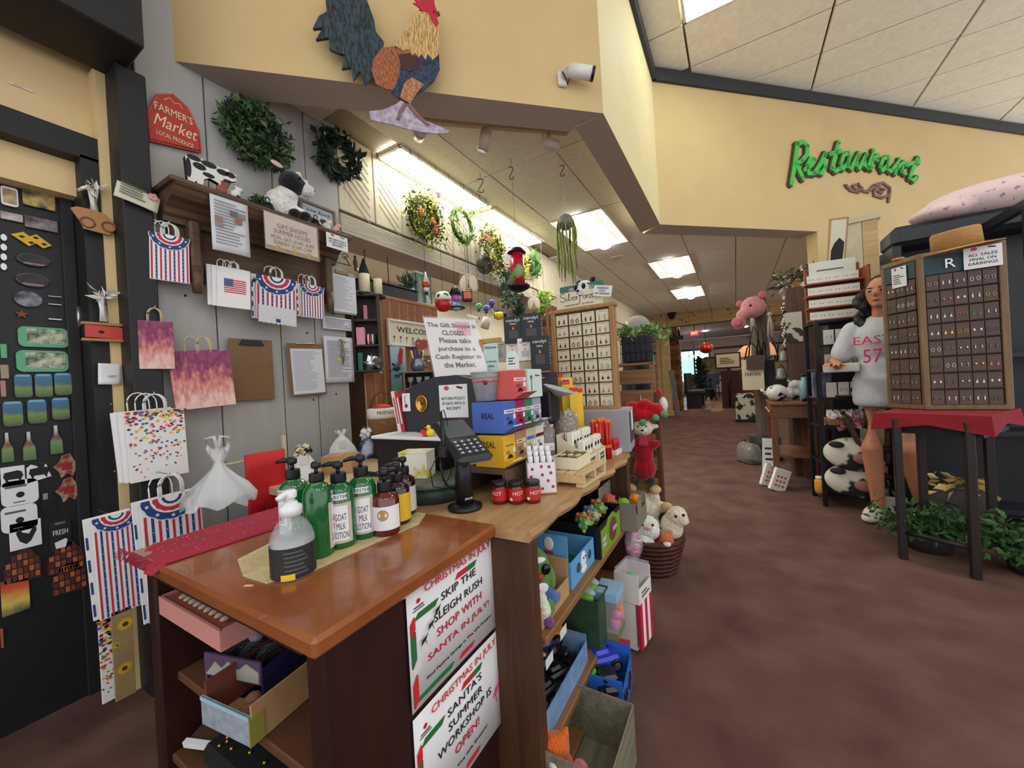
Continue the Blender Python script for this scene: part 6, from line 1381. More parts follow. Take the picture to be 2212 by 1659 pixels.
b=WB(T);b.box((-2.2,2.03,zt/2),(.26,.74,zt-.02),mat('cabinet_core',(70,44,30),.8));part(T,'core',b)
for k in range(9):
 y_=1.66+k*.082;b=WB(T);b.box((-2.062,y_+.041,zt/2),(.014,.074,zt),CABW,.003);part(T,'plank',b)
 b=WB(T);b.box((-2.0605,y_+.0,zt/2),(.006,.004,zt),SLIT);part(T,'light_joint',b)
b=WB(T);b.box((-2.2,2.03,zt),(.3,.78,.022),wood('cabinet_top',(150,100,58),(176,124,78),'y'),.003);part(T,'top',b)
a,c_=at(772,640,x=-1.97),at(822,800,x=-1.97);yc,w,h,z0=(a.y+c_.y)/2,.15,a.z-c_.z+.03,c_.z-.01
T=thing('narrow_shelf','narrow dark wooden cubby shelf of ribbons at the wall end','shelf',(-1.99,yc,z0),.75);DW=wood('dark_cubby_wood',(52,44,40),(70,60,54),'z',1,.7)
for sx in(-1,1):b=MB();b.box((sx*w/2,0,h/2),(.012,.1,h),DW,.002);part(T,'side',b)
b=MB();b.box((0,.048,h/2),(w,.006,h),DW);part(T,'back',b)
for k in range(4):b=MB();b.box((0,0,.006+k*(h-.012)/3),(w,.1,.012),DW,.002);part(T,'shelf_board',b)
st=(h-.012)/3;loc=T.location.copy()
def incub(x_,z_,y_=0):return loc+RZ(.75)@Vector((x_,y_,.012+z_))
b=MB();b.box((0,0,.045),(.022,.06,.09),mat('pink_ribbon',(206,110,140),.6),.002);solo('ribbon_pack','pink ribbon pack in the top cubby','ribbon',b,incub(.0,2*st),.75)
b=MB();b.box((0,0,.055),(.05,.07,.11),mat('pink_stripe',(222,150,164),.6,n=.15,ns=60,stretch=(8,1,1)),.002);solo('ribbon_pack','pink striped ribbon block in the middle cubby','ribbon',b,incub(-.035,st),.75)
for k,c3 in enumerate(((220,216,214),(196,30,44),(220,216,214),(30,60,54))):
 b=MB();b.T=Matrix.Translation((0,0,.036))@RY(pi/2);b.lathe([(.012,0),(.036,0),(.036,.01),(.012,.01),(.012,0)],mat('spool_%d'%k,c3,.5),20);solo('ribbon_spool',('white','red','second white','dark green')[k]+' ribbon spool in the middle cubby','ribbon',b,incub(.004+k*.013,st),.75)
b=MB();b.box((0,0,.055),(.03,.06,.11),mat('teal_spine',(38,108,96),.5),.002);solo('ribbon_pack','teal ribbon pack in the bottom cubby','ribbon',b,incub(-.045,0),.75)
b=MB();b.leaves([(R.gauss(0,.014),R.gauss(-.02,.012),.045+R.gauss(0,.016))for _ in range(60)],.04,mat('silver_foil',(206,204,206),.2,.8),aspect=.7);solo('gift_bow','silver foil gift bow in the bottom cubby','bow',b,incub(.04,0,-.03),.75,kind=None)
T=thing('candle_tray','black hanging tray with two cream pillar candles above the cubby shelf','tray',at(785,640,x=-2.0),.0);z_=0
for k,(dx,rr,hh)in enumerate(((-.0,.034,.115),(.09,.027,.1))):
 b=MB();b.lathe([(rr,.02),(rr,.02+hh),(rr*.4,.024+hh)],mat('candle_cream',(214,204,172),.6,n=.06,ns=20),18,(.015+dx*.2,dx,0));part(T,'candle',b)
b=MB();b.box((0,.045,.008),(.09,.19,.02),BLACKM,.003);part(T,'plate',b)
q=at(880,640,x=-2.12);T=thing('black_trough','long black metal trough planter on the plank cabinet','planter',(-2.14,1.98,zt+.011));b=MB();b.box((0,-.03,.045),(.12,.5,.085),mat('trough_black',(34,36,42),.45),.006);b2=part(T,'trough',b);b=MB();b.box((0,-.03,.09),(.14,.53,.008),mat('trough_black',(34,36,42),.45),.002);part(T,'rim',b)
for y_ in(-.2,.0):b=MB();b.tube([(0,y_,.09),(0,y_,.42)],.003,IRON,5);part(T,'hanging_rod',b)
q=at(787,608,x=-2.05);T=thing('bottle_brush_tree','small dark bottle brush tree above the cubby shelf','decoration',(q.x,q.y,q.z+.012));b=MB();b.lathe([(.045,0),(.04,.02),(.02,.09),(.003,.14)],mat('brush_navy',(28,34,44),.9,bump=1,bs=120),14);part(T,'tree',b);b=MB();b.lathe([(.02,-.012),(.02,0)],BLACK,10);part(T,'base',b)
b=MB();b.leaves([(R.gauss(0,.025),R.gauss(0,.05),R.uniform(0,.08))for _ in range(160)],.05,[mat('pine_grey',(90,104,84),.8),mat('pine_dark',(56,72,54),.8)],up=.5,aspect=.25);T=thing('faux_greenery','grey green sprig with white tag on the trough','plant',(-2.13,2.18,zt+.11));part(T,'foliage',b,kind='stuff');b=MB();b.box((.03,.0,.0),(.001,.06,.045),WHITE,rot=RX(.6));part(T,'tag',b)
for k,(px,lab)in enumerate(((905,'teal glass lantern with white top on the cabinet'),(923,'teal glass lantern at the cabinet corner'))):
 q=at(px,668,x=-2.1);T=thing('glass_lantern',lab,'lantern',(-2.12,2.24+.09*k,zt+.011));TL_=mat('teal_paint',(58,116,100),.5)
 for sx in(-1,1):
  for sy in(-1,1):b=MB();b.box((sx*.036,sy*.036,.12),(.008,.008,.24),TL_);part(T,'post',b)
 b=MB();b.box((0,0,.006),(.084,.084,.012),WHITE);part(T,'base',b);b=MB();b.box((0,0,.244),(.084,.084,.012),WHITE if k==0 else TL_);part(T,'top',b)
 b=MB();b.box((0,0,.125),(.07,.07,.22),glass('lantern_glass',(170,190,186),.35));part(T,'pane',b)
q=at(735,552,x=-1.97);T=thing('scroll_ironwork','black scroll ironwork topper beside the return card','ironwork',q,pi/2);
for sx in(-1,1):b=MB();b.tube([(sx*(.03+.024*(1-t)*math.cos(t*9)),0,.024*(1-t)*math.sin(t*9))for t in[i/14 for i in range(14)]]+[(sx*.06,0,-.04)],.003,IRON,5);part(T,'scroll',b)
b=MB();b.tube([(-.07,0,-.045),(.07,0,-.045)],.003,IRON,5);part(T,'bar',b)
q=at(768,575,x=-1.96);T=thing('ornament_figure','dark red hanging angel figure beside the scroll ironwork','ornament',q,pi/2);b=MB();b.ell((0,0,.02),(.014,.012,.03),mat('dark_wine',(70,36,40),.6));b.ell((0,0,.056),.01,mat('dark_wine',(70,36,40),.6));b.ell((.006,0,-.015),(.018,.012,.016),mat('dark_wine',(70,36,40),.6));remesh(part(T,'figure',b),.004,3);b=MB();b.box((.004,-.014,-.02),(.012,.001,.014),WHITE);part(T,'tag',b)
a,c_=at(838,690,x=-2.035),at(945,752,x=-2.035);w,h=c_.y-a.y,.17;T=thing('welcome_board','white framed welcome sign with flowers on the plank cabinet','sign',(-2.04,(a.y+c_.y)/2,a.z-h),pi/2);b=MB();b.box((0,.004,h/2),(w,.006,h),mat('welcome_paper',(214,206,184),.7));part(T,'panel',b);FW=mat('white_wood',(216,212,204),.6)
for sx in(-1,1):b=MB();b.box((sx*w/2,-.004,h/2),(.016,.024,h+.016),FW,.002);part(T,'frame_side',b)
for sz in(0,1):b=MB();b.box((0,-.004,sz*h),(w,.024,.016),FW,.002);part(T,'frame_rail',b)
text(T,'WELCOME',.04,INK,.02,h*.64,-.002,width=w*.75,height=h*.24);
for k in range(7):b=MB();x_=-w*.4+k*w*.12;b.ribbon([(x_,h*.1),(x_+.004,h*.3)],.002,-.002,0,GREENINK);b.ell((x_+.004,-.002,h*.33),(.01,.001,.009),mat('wild_%d'%(k%3),((196,40,60),(110,60,120),(120,130,90))[k%3],.6),8,5);part(T,'flower_print',b)
b=MB();b.tube([(-w*.38,0,h),(0,.004,h+.1),(w*.4,0,h)],.0015,mat('jute',(150,134,104),.9),5);part(T,'cord',b)
q=at(865,865,x=-2.04);T=thing('cardinal_print','tall blue print of a red cardinal on a branch','picture',(-2.04,q.y,1.0),pi/2);h,w=.42,.14;b=MB();b.box((0,0,h/2),(w,.01,h),gradmat('winter_sky_print',[(0,(60,110,70)),(.25,(100,150,120)),(.4,(120,160,180)),(1,(176,200,206))],8,.1,(1,1,1),.6));part(T,'canvas',b)
b=MB();b.slab([(-.01,h*.62),(.03,h*.66),(.045,h*.9),(.02,h*.95),(-.005,h*.8)],-.0065,-.005,mat('cardinal_red',(186,30,40),.6));part(T,'cardinal',b);b=MB();b.leaves([(R.gauss(-.03,.02),-.007,h*R.uniform(.45,.68))for _ in range(60)],.03,mat('print_fir',(60,70,60),.8));part(T,'branch',b,kind='stuff')
q=at(895,855,x=-1.9);T=thing('glass_cubby','small wooden cubby of glassware behind the register','shelf',(-1.85,q.y,.985),.9);w,h=.2,.23;CB_=wood('grey_cubby',(96,84,72),(118,104,90),'z')
for sx in(-1,1):b=MB();b.box((sx*w/2,0,h/2),(.012,.1,h),CB_,.002);part(T,'side',b)
for k in range(3):b=MB();b.box((0,0,.006+k*(h-.012)/2),(w,.1,.012),CB_,.002);part(T,'shelf_board',b)
b=MB();b.box((0,.05,h/2),(w,.006,h),mat('cubby_dark',(44,40,40),.9));part(T,'back',b);b=MB();b.box((0,0,-.4925),(w,.1,.985),CB_);part(T,'pedestal',b)
for k in range(6):
 b=MB();b.lathe([(.012,0),(.003,.01),(.003,.03),(.018,.045),(.02,.07)],glass('wine_glass',(210,214,218),.3),12);o=solo('drinking_glass','%s glass on the %s cubby shelf'%(('left','middle','right')[k%3],('lower','upper')[k//3]),'glass',b,T.location+RZ(.9)@Vector((-.055+.055*(k%3),-.0,.013+(k//3)*(h-.012)/2)))
q=T.location+Vector((0,0,h+.001));b=MB();b.lathe([(.035,0),(.05,.02),(.052,.05),(.04,.075),(.042,.085)],mat('steel_jug',(120,122,132),.2,.6,n=.2,ns=20),18);T=thing('pen_jug','dark glass jug stuffed with markers on the cubby','jug',q);part(T,'jug',b)
b=MB();b.tube([(.045,.02,.07),(.075,.03,.06),(.075,.03,.03),(.05,.02,.02)],.005,mat('steel_jug',(120,122,132),.2,.6),8);part(T,'handle',b)
for k in range(6):b=MB();b.cyl((.02*math.cos(k),.02*math.sin(k),.03),(.04*math.cos(k),.04*math.sin(k),.13+.01*(k%3)),.007,mat('marker_%d'%(k%3),((24,24,28),(220,180,40),(30,60,120))[k%3],.4),n=8);part(T,'marker',b)
b=MB();b.box((0,0,.06),(.1,.07,.12),mat('tin_box_picture',(150,60,50),.6,col2=(176,160,130),ns=10,contrast=(.45,.55)),.003);solo('gift_tin','box with red bird picture behind the closed notice','box',b,at(915,770,x=-1.98),.9)
q=at(820,930,x=-1.75);T=thing('friends_basket','wicker basket with cloth band reading friends on the counter','basket',(-1.72,q.y,.73),face(q));WK=mat('wicker',(136,100,60),.8,n=.25,ns=50,bump=.8,bs=90,stretch=(1,1,3));r_=.075
b=MB();b.lathe([(r_*.8,.1),(r_*.95,.21),(r_,.26),(r_*.93,.26),(r_*.75,.11)],WK,24);part(T,'basket',b);b=MB();b.lathe([(r_*.99,.215),(r_*1.06,.23),(r_*1.06,.268),(r_*.96,.272)],mat('linen_band',(214,208,198),.8),24);part(T,'cloth_band',b)
me=textmesh('FRIENDS',.026,INK,ext=0)
for v in me.vertices:a_=-pi/2+.25+v.co.x/(r_*1.07);v.co=Vector((r_*1.075*math.cos(a_),r_*1.075*math.sin(a_),v.co.z+.248))
part(T,'lettering',me);b=MB();b.tube([(-r_*.9,0,.26),(-r_*.5,0,.34),(0,0,.365),(r_*.5,0,.34),(r_*.9,0,.26)],.006,mat('dark_twig',(80,56,36),.8),6);part(T,'handle',b);b=MB();b.box((0,0,.05),(.11,.11,.1),BLACK,.004);part(T,'stand',b);b=MB();b.ell((.0,-.02,.275),(.05,.035,.02),mat('red_pack',(186,50,40),.5),10,6);part(T,'contents',b)
XH=-1.75
def hung(px,py,label,name,cat,top=None,x=XH):
 q=at(px,py,x=x);T=thing(name,label,cat,q,face(q)+0);s=mm(1,q);tz=ZC-q.z if top is None else top
 b=MB();b.tube([(0,0,.0),(.002,0,tz*.5),(0,0,tz)],.0013,IRON,5);part(T,'cord',b);return T,s
T,s=hung(957,650,'red and white fishing bobber birdhouse under the beam','bobber_birdhouse','birdhouse')
b=MB();b.lathe([(0,-s*24),(s*10,-s*22),(s*17,-s*12),(s*18,0)],mat('bobber_red',(176,26,40),.3),20);part(T,'lower_half',b);b=MB();b.lathe([(s*18.4,0),(s*18,s*8),(s*12,s*18),(0,s*21)],mat('bobber_white',(218,212,200),.35),20);part(T,'upper_half',b);b=MB();b.ell((-s*8,-s*14,s*8),(s*4,s*3,s*4),BLACK,10,6);part(T,'entry_hole',b);b=MB();b.ell((s*5,-s*13.5,s*10),(s*8,s*3,s*5),mat('bobber_green',(60,130,80),.5),10,6);part(T,'green_badge',b)
T,s=hung(984,645,'purple glass hummingbird feeder with black cap','glass_feeder','bird feeder');b=MB();b.lathe([(s*8,-s*12),(s*11,s*2),(s*8,s*10)],glass('purple_glass',(170,80,180),.8),14);part(T,'bottle',b);b=MB();b.lathe([(s*14,s*8),(s*8,s*22),(s*2,s*28)],BLACKM,14);part(T,'cap',b);b=MB();b.lathe([(s*20,-s*22),(s*20,-s*19)],BLACKM,18);part(T,'tray',b)
T,s=hung(985,664,'blue speckled glass bird ornament below the purple feeder','glass_bird','ornament',.05);b=MB();b.ell((0,-.03,0),(s*11,s*9,s*10),mat('speckled_blue',(150,190,200),.3,col2=(60,110,140),ns=30));b.ell((-s*8,-.03,s*8),s*5,mat('speckled_blue',(150,190,200),.3));remesh(part(T,'body',b),s*1.6,3);b=MB();b.ell((-s*13,-.03,s*7),(s*3,s*1.5,s*1.5),mat('beak_orange',(230,120,30),.5),6,4);part(T,'beak',b)
T,s=hung(1009,640,'orange and black lantern style feeder under the beam','lantern_feeder','bird feeder');b=MB();b.box((0,0,0),(s*22,s*14,s*24),BLACK,s*2);part(T,'case',b);b=MB();b.box((s*1,-s*7.5,s*1),(s*16,.002,s*14),mat('lantern_orange',(226,104,70),.5));part(T,'window',b)
T,s=hung(920,615,'glass gnome bulb stake with red cap hanging at the cabinet corner','glass_gnome','ornament');b=MB();b.ell((0,0,0),(s*9,s*9,s*9),mat('red_glass',(176,60,40),.15),14,8);part(T,'cap',b);b=MB();b.lathe([(s*7,s*4),(s*4,s*16),(s*1,s*28)],glass('white_glass',(220,214,208),.7),12);part(T,'tip',b);b=MB();b.ell((0,0,-s*9),(s*6,s*6,s*7),mat('bobber_white',(218,212,200),.35),10,6);part(T,'beard',b);b=MB();b.cyl((0,0,-s*16),(0,0,-s*22),s*4,BLACK);b.tube([(0,0,-s*22),(s*4,0,-s*32),(s*8,0,-s*38)],s*1.2,WHITE,6);part(T,'stem',b)
for k,(px,py,lab,sc_)in enumerate(((1012,612,'large white winged bee ornament under the beam',1.0),(1153,655,'white winged bee ornament above the candle boxes',.68))):
 T,s=hung(px,py,lab,'bee_ornament','ornament');s*=sc_*(1.0 if k==0 else 1.0);WG=mat('wing_cream',(214,202,180),.6)
 for sx in(-1,1):b=MB();b.ell((sx*s*10,0,0),(s*10,s*2.5,s*20),WG,14,8,rot=RY(-sx*.25));w_=part(T,'wing',b);b=MB();b.tube([(sx*s*10+s*10*math.cos(t)*math.cos(.25),-s*1,s*20*math.sin(t)+sx*-.25*s*10*math.cos(t)*-1)for t in[2*pi*i/16 for i in range(16)]],s*.9,mat('wing_rim',(160,140,110),.6),5,True);part(w_,'rim',b)
 b=MB();b.ell((0,s*2,-s*18),(s*6,s*5,s*12),mat('bee_body',(206,160,40),.5,col2=(30,26,24),ns=30,stretch=(.01,.01,2),contrast=(.48,.52)));part(T,'body',b);b=MB();b.tube([(s*9*math.cos(t),0,s*30+s*11*math.sin(t))for t in[2*pi*i/16 for i in range(16)]],s*.7,SILVER,5,True);part(T,'ring',b)
for k,(px,py,c3,lab)in enumerate(((1034,662,(70,170,90),'green glass bulb stake ornament'),(1050,666,(60,70,190),'blue glass bulb stake ornament, lower'),(1062,654,(70,60,180),'blue glass bulb stake ornament, upper'))):
 T,s=hung(px,py,lab,'glass_bulb','ornament');b=MB();b.ell((0,0,0),(s*7,s*7,s*7.5),mat('bulb_%d'%k,c3,.1,coat=.6));part(T,'bulb',b);b=MB();b.cyl((0,0,-s*6),(0,0,-s*11),s*3,BLACK);part(T,'collar',b);b=MB();b.tube([(0,0,-s*11),(s*1,0,-s*18),(s*4*(k>0),0,-s*24)],s*1,WHITE,6);b.ell((s*4*(k>0),0,-s*26),s*2,REDINK,8,5);part(T,'stem',b)
for k,(px,py,rt)in enumerate(((1018,690,-1.2),(1050,697,.35))):T,s=hung(px,py,('white tin cup lying sideways among the bulbs','white tin cup hanging tilted under the bulbs')[k],'tin_cup','cup');b=MB();b.T=RY(rt);b.lathe([(s*7,-s*13),(s*9,-s*13),(s*9,s*11),(s*8,s*11),(s*7,-s*12)],mat('cup_cream',(206,198,182),.5),16);part(T,'cup',b)
T,s=hung(1078,682,'yellow and black ceramic bee beside the candle boxes','ceramic_bee','ornament');b=MB();b.ell((0,0,0),(s*13,s*9,s*9),mat('bee_stripe',(222,196,40),.3,col2=(28,26,24),ns=16,stretch=(2,.01,.01),contrast=(.5,.54)));part(T,'body',b);b=MB();b.ell((s*12,0,s*2),s*6,BLACK,10,6);part(T,'head',b);b=MB();b.ell((0,0,s*10),(s*7,s*3,s*3),BLACK,8,5,rot=RY(.4));part(T,'wing',b)
for k,(px,py,x,rr,cols,lab,n_)in enumerate(((1102,620,-1.85,34,[mat('euca',(62,84,66),.6),mat('euca_pale',(110,130,110),.6)],'hanging eucalyptus bunch behind the red feeder',260),(1175,655,-1.8,28,[mat('fresh_leaf',(96,150,66),.6),LG[0]],'bright trailing pothos plant beside the slatted chairs',200),(1120,672,-1.9,20,[mat('grass_dark',(48,62,40),.7)],'dark grass tuft behind the candle boxes',160))):
 q=at(px,py,x=x);s=mm(rr,q);T=thing('hanging_greenery',lab,'plant',q);b=MB();b.leaves([(R.gauss(0,s*.35),R.gauss(0,s*.35),R.gauss(0,s*(.75 if k==0 else .6)))for _ in range(n_*2)],.045 if k<2 else .07,cols,aspect=.5 if k<2 else .08,up=0 if k<2 else 1.5);part(T,'foliage',b,kind='stuff');b=MB();b.tube([(0,0,-s*.8),(.01,0,0),(0,0,ZC-q.z)],.002,mat('stem_brown',(80,64,44),.8),5);part(T,'stem',b)
FC_=wood('teak_slats',(124,72,42),(150,92,56),'z');
for k,(px,py)in enumerate(((1203,700),(1190,740))):
 q=at(px,py,y=2.3+.15*k);T=thing('slatted_panel',('upper reddish slatted wood panel behind the earring rack','lower reddish slatted wood panel behind the earring rack')[k],'panel',(q.x,q.y,q.z-.1),.2)
 for j in range(5):b=MB();b.box((-.06+j*.03,0,.1),(.02,.012,.2),FC_,.002);part(T,'slat',b)
 for z_ in(0,.2):b=MB();b.box((0,.01,z_),(.17,.016,.025),FC_,.002);part(T,'rail',b)
 b=MB();b.box((0,.03,-(q.z-.1)/2),(.03,.03,q.z-.1),FC_);part(T,'post',b)
def plush(name,label,loc,rz,body,m,extra=(),vox=.007,cat='plush toy',bn='body'):
 T=thing(name,label,cat,loc,rz);b=MB()
 for c_,r in body:b.ell(c_,r,m,12,8)
 remesh(part(T,bn,b),vox,4)
 for nm,c_,r,mm_ in extra:b=MB();b.ell(c_,r,mm_,10,6);part(T,nm,b)
 return T
def tray(name,label,loc,rz,w,d,h,m,front=None,back=0,inner=None,cat='box',fm=None):
 T=thing(name,label,cat,loc,rz);fh=front or h
 b=MB();b.box((0,0,.003),(w,d,.004),m);part(T,'bottom',b)
 b=MB();b.box((0,-d/2,fh/2),(w,.003,fh),fm or m);part(T,'front',b)
 b=MB();b.box((0,d/2,(h+back)/2),(w,.003,h+back),m);part(T,'back',b)
 for sx in(-1,1):b=MB();b.box((sx*w/2,0,h/2),(.003,d,h),m);part(T,'side',b)
 if inner:b=MB();b.box((0,0,.006),(w*.96,d*.96,.004),inner);part(T,'lining',b)
 return T
EYE=mat('eye_gloss',(14,12,12),.1);H2=pi/2
tray('plush_tray','kraft display tray of bright plush toys at the near end of the toy shelf',(-.56,1.0,.436),H2,.2,.16,.11,KRAFT,.055)
GP=fuzzy('plush_green',(84,130,56));BP=fuzzy('plush_blue',(70,96,160))
plush('plush_monster','fuzzy green plush toy with red beak in the kraft tray',(-.55,1.0,.46),H2-.7,[((0,0,.09),(.055,.05,.06)),((0,0,.04),(.05,.045,.05)),((-.05,-.01,.05),(.02,.02,.04)),((.05,-.01,.05),(.02,.02,.04))],GP,[('eye',(-.022,-.048,.105),(.015,.008,.016),EYE),('eye',(.024,-.048,.1),(.015,.008,.016),EYE),('brow',(0,-.048,.13),(.025,.008,.01),WHITE),('beak',(0,-.055,.085),(.01,.01,.012),REDINK),('tag',(0,-.065,.058),(.022,.002,.016),WHITE)])
plush('plush_fish','blue plush toy lying low in the kraft tray',(-.50,.985,.45),H2,[((0,0,.03),(.03,.035,.03)),((.03,-.01,.02),(.025,.02,.02))],BP);plush('plush_turtle','white and green plush toy at the tray corner',(-.49,.93,.45),H2,[((0,0,.03),(.022,.03,.03)),((.0,0,.06),(.018,.018,.018))],fuzzy('plush_cream',(214,214,200)),[('hand',(.015,-.02,.03),(.014,.014,.02),GP),('foot',(.0,-.02,.0),(.014,.016,.014),fuzzy('plush_purple',(110,70,120)))])
SB=mat('snow_blue_card',(92,158,206),.6);SG=mat('green_lining',(20,92,46),.7)
T=tray('snowman_box','blue snowman toy box with green lining on the top toy shelf',(-.57,1.235,.436),H2,.22,.18,.085,SB,.085,.085,SG)
b=MB();b.box((0,.088,.085),(.215,.002,.16),SG);part(T,'inner_back',b)
for x_ in(-.05,.06):b=MB();b.T=Matrix.Translation((x_,-.0925,.045))@RX(H2);b.lathe([(.016,0),(.016,.0008)],mat('badge_dark',(60,70,60),.6),14);part(T,'badge',b)
b=MB();b.ell((.0,-.092,.05),(.024,.003,.03),WHITE);b.ell((0,-.092,.02),(.026,.004,.012),WHITE);part(T,'snowman_print',b)
for x_ in(-.008,.01):b=MB();b.ell((x_,-.096,.06),(.003,.002,.004),INK,6,4);part(T,'snowman_eye',b)
b=MB();b.box((-.115,-.02,.12),(.003,.13,.1),SB);b2=part(T,'raised_flap',b);b=MB();b.ell((-.1175,-.02,.14),(.002,.018,.022),WHITE);part(b2,'snowman_print',b);b=MB();b.box((-.1175,-.02,.112),(.002,.03,.008),REDINK);part(b2,'scarf_print',b)
plush('toy_snowman','small white snowman toy inside the blue box',(-.54,1.19,.445),H2,[((0,0,.02),.02),((0,0,.05),.015)],mat('toy_white',(216,216,216),.4),[('hat',(0,0,.066),(.012,.012,.008),BLACK)],vox=.004,cat='toy')
PG=mat('pop_green_card',(120,150,40),.6)
T=tray('pop_toy_box','black and lime pop toy display box on the top toy shelf',(-.56,1.50,.436),H2,.28,.2,.12,BLACK,.12,.1,None,fm=BLACK)
b=MB();b.slab([(-.13,.0),(.13,.0),(.13,.1),(.08,.1),(.03,.125),(-.03,.12),(-.06,.1),(-.13,.1)],-.1035,-.102,PG);part(T,'front_print',b);b=MB();b.ell((.02,-.105,.06),(.05,.002,.045),mat('pop_brown',(110,60,46),.6));part(T,'splash_print',b)
text(T,'POP!',.03,WHITE,.03,.06,-.109,width=.05);text(T,'STRESS RELIEF    POP!',.02,WHITE,0,.2,.098,width=.24);text(T,'BABY\nBALL',.03,WHITE,-.095,.05,-.105,width=.05)
b=MB();b.ell((.142,-.06,.05),(.002,.04,.06),mat('badge_blue',(30,60,130),.5),14,8);part(T,'side_badge',b)
for k in range(6):
 q=Vector((-.52-.03*(k%2),1.38+.045*k,.55));b=MB();cm=mat('squish_%d'%(k%4),((90,160,70),(206,110,50),(190,160,110),(90,130,190))[k%4],.35)
 b.ell((0,0,0),.028,cm)
 for j in range(14):a_=j*2.4;z_=-1+2*(j+.5)/14;rr=math.sqrt(1-z_*z_);b.ell((.026*rr*math.cos(a_),.026*rr*math.sin(a_),.026*z_),.009,mat('squish_%d'%((k+j)%4),((90,160,70),(206,110,50),(190,160,110),(90,130,190))[(k+j)%4],.35),6,4)
 solo('squish_ball','knobbly squeeze ball, %s along in the pop display box'%ordn(k),'toy',b,q,group='squeeze balls')
T=tray('pompom_box','open grey display box of neon pompom balls at the shelf end',(-.475,1.76,.436),H2,.2,.16,.12,mat('grey_display',(126,118,104),.7),.07,.05)
b=MB();b.box((-.04,-.082,.1),(.08,.002,.07),mat('taupe_flap',(130,120,100),.7));part(T,'front_flap',b)
for k,(x_,y_,z_,c3)in enumerate(((-.46,1.72,.53,(120,206,40)),(-.5,1.68,.53,(230,110,60)),(-.53,1.73,.54,(230,90,60)),(-.43,1.8,.53,(240,140,20)),(-.44,1.75,.475,(236,200,40)),(-.45,1.7,.475,(222,60,120)))):
 b=MB();b.ell((0,0,0),.028,fuzzy('neon_%d'%k,c3,.15,90),14,10);b.leaves([(.027*math.cos(j*2.4)*math.sqrt(1-(j/30-1)**2),.027*math.sin(j*2.4)*math.sqrt(1-(j/30-1)**2),.027*(j/30-1))for j in range(60)],.012,fuzzy('neon_%d'%k,c3,.15,90));solo('pompom_ball',('lime green','orange','coral','bright orange','yellow','pink')[k]+' pompom ball in the grey display box','toy',b,(x_,y_,z_))
CLR=mat('clear_film',(220,206,220),.08,alpha=.3,spec=.9)
T=thing('toy_bag','clear bag of small pink toys hanging at the end of the toy shelf','bag',(-.44,1.78,.27),H2);b=MB();b.ell((0,0,.08),(.07,.04,.09),CLR);part(T,'film',b)
for k in range(9):b=MB();b.ell((R.uniform(-.05,.05),R.uniform(-.02,.02),R.uniform(.02,.11)),(.016,.012,.012),mat('toy_pink',(206,110,150),.5),8,5);part(T,'pink_toy',b)
T=tray('car_tray','blue edged display tray of black toy cars on the middle toy shelf',(-.56,1.05,.156),H2,.32,.17,.09,mat('pale_blue_card',(110,140,180),.6,n=.2,ns=30),.07)
def toycar(label,loc,rz,c3,s=1):
 T=thing('toy_car',label,'toy car',loc,rz);b=MB();m=mat('car_%s'%str(c3),c3,.25,coat=.4);b.box((0,0,.022*s),(.075*s,.04*s,.022*s),m,.006*s);b.box((-.006*s,0,.04*s),(.04*s,.034*s,.018*s),m,.006*s);part(T,'body',b)
 for sx in(-1,1):
  for sy in(-1,1):
   b=MB();b.cyl((sx*.024*s,sy*.016*s,.014*s),(sx*.024*s,sy*.026*s,.014*s),.014*s,BLACK,n=14);w_=part(T,'wheel',b);b=MB();b.cyl((sx*.024*s,sy*.0262*s,.014*s),(sx*.024*s,sy*.0272*s,.014*s),.008*s,SILVER,n=10);part(w_,'hub',b)
for k in range(8):toycar('%s toy car, %s along in the middle shelf tray'%(('black','navy blue','black','orange')[k%4],ordn(k)),(-.53-.06*(k%2),.93+.036*k,.166+.05*(k%2)),R.uniform(0,3),((20,20,24),(28,40,120),(20,20,24),(220,150,20))[k%4],1.15)
for k,(y_,z_)in enumerate(((1.02,.27),(1.13,.29))):b=MB();b.box((0,0,0),(.05,.001,.03),WHITE);solo('price_tag',('nearer','farther')[k]+' white price tag among the toy cars','tag',b,(-.52,y_,z_),H2)
T=tray('dinosaur_box','tall dark green dinosaur egg box on the middle toy shelf',(-.53,1.33,.156),H2,.12,.16,.17,mat('dino_green',(44,70,44),.6,n=.3,ns=16),.17,.05)
for k in range(4):b=MB();b.ell((-.03+.02*k,-.01,.16+.01*k),(.018,.05,.02),mat('dino_scale_%d'%(k%2),((90,150,60),(150,160,160))[k%2],.5),10,6,rot=RY(.5));part(T,'toy_dinosaur',b)
T=thing('clear_toy_box','clear boxed pink pig toy on the middle toy shelf','box',(-.45,1.4,.156),H2);b=MB();b.box((0,0,.08),(.1,.08,.16),CLR);part(T,'window',b);b=MB();b.box((0,0,.15),(.104,.084,.03),mat('pale_blue_top',(140,180,206),.6));part(T,'header',b);b=MB();b.ell((0,-.02,.04),(.03,.02,.03),mat('toy_pink',(206,110,150),.5));b.ell((-.01,-.03,.075),.02,mat('toy_pink',(206,110,150),.5));part(T,'pig',b);b=MB();b.box((.0,-.0425,.09),(.03,.001,.03),mat('orange_price',(236,150,40),.6));part(T,'price_sticker',b);b=MB();b.box((0,0,.012),(.102,.082,.024),mat('olive_base',(110,120,70),.6));part(T,'base',b)
T=tray('popcorn_box','white box with black print and red stripes at the aisle edge',(-.41,1.6,.2),H2-.15,.13,.1,.11,WHB,.06,.0);b=MB();b.box((0,0,.1),(.125,.095,.05),CLR);part(T,'clear_cover',b);b=MB();b.ell((-.01,0,.07),(.03,.03,.025),mat('mint_toy',(120,200,140),.4));part(T,'green_toy',b)
bars(T,.08,.03,2,INK,0,.03,-.0525)
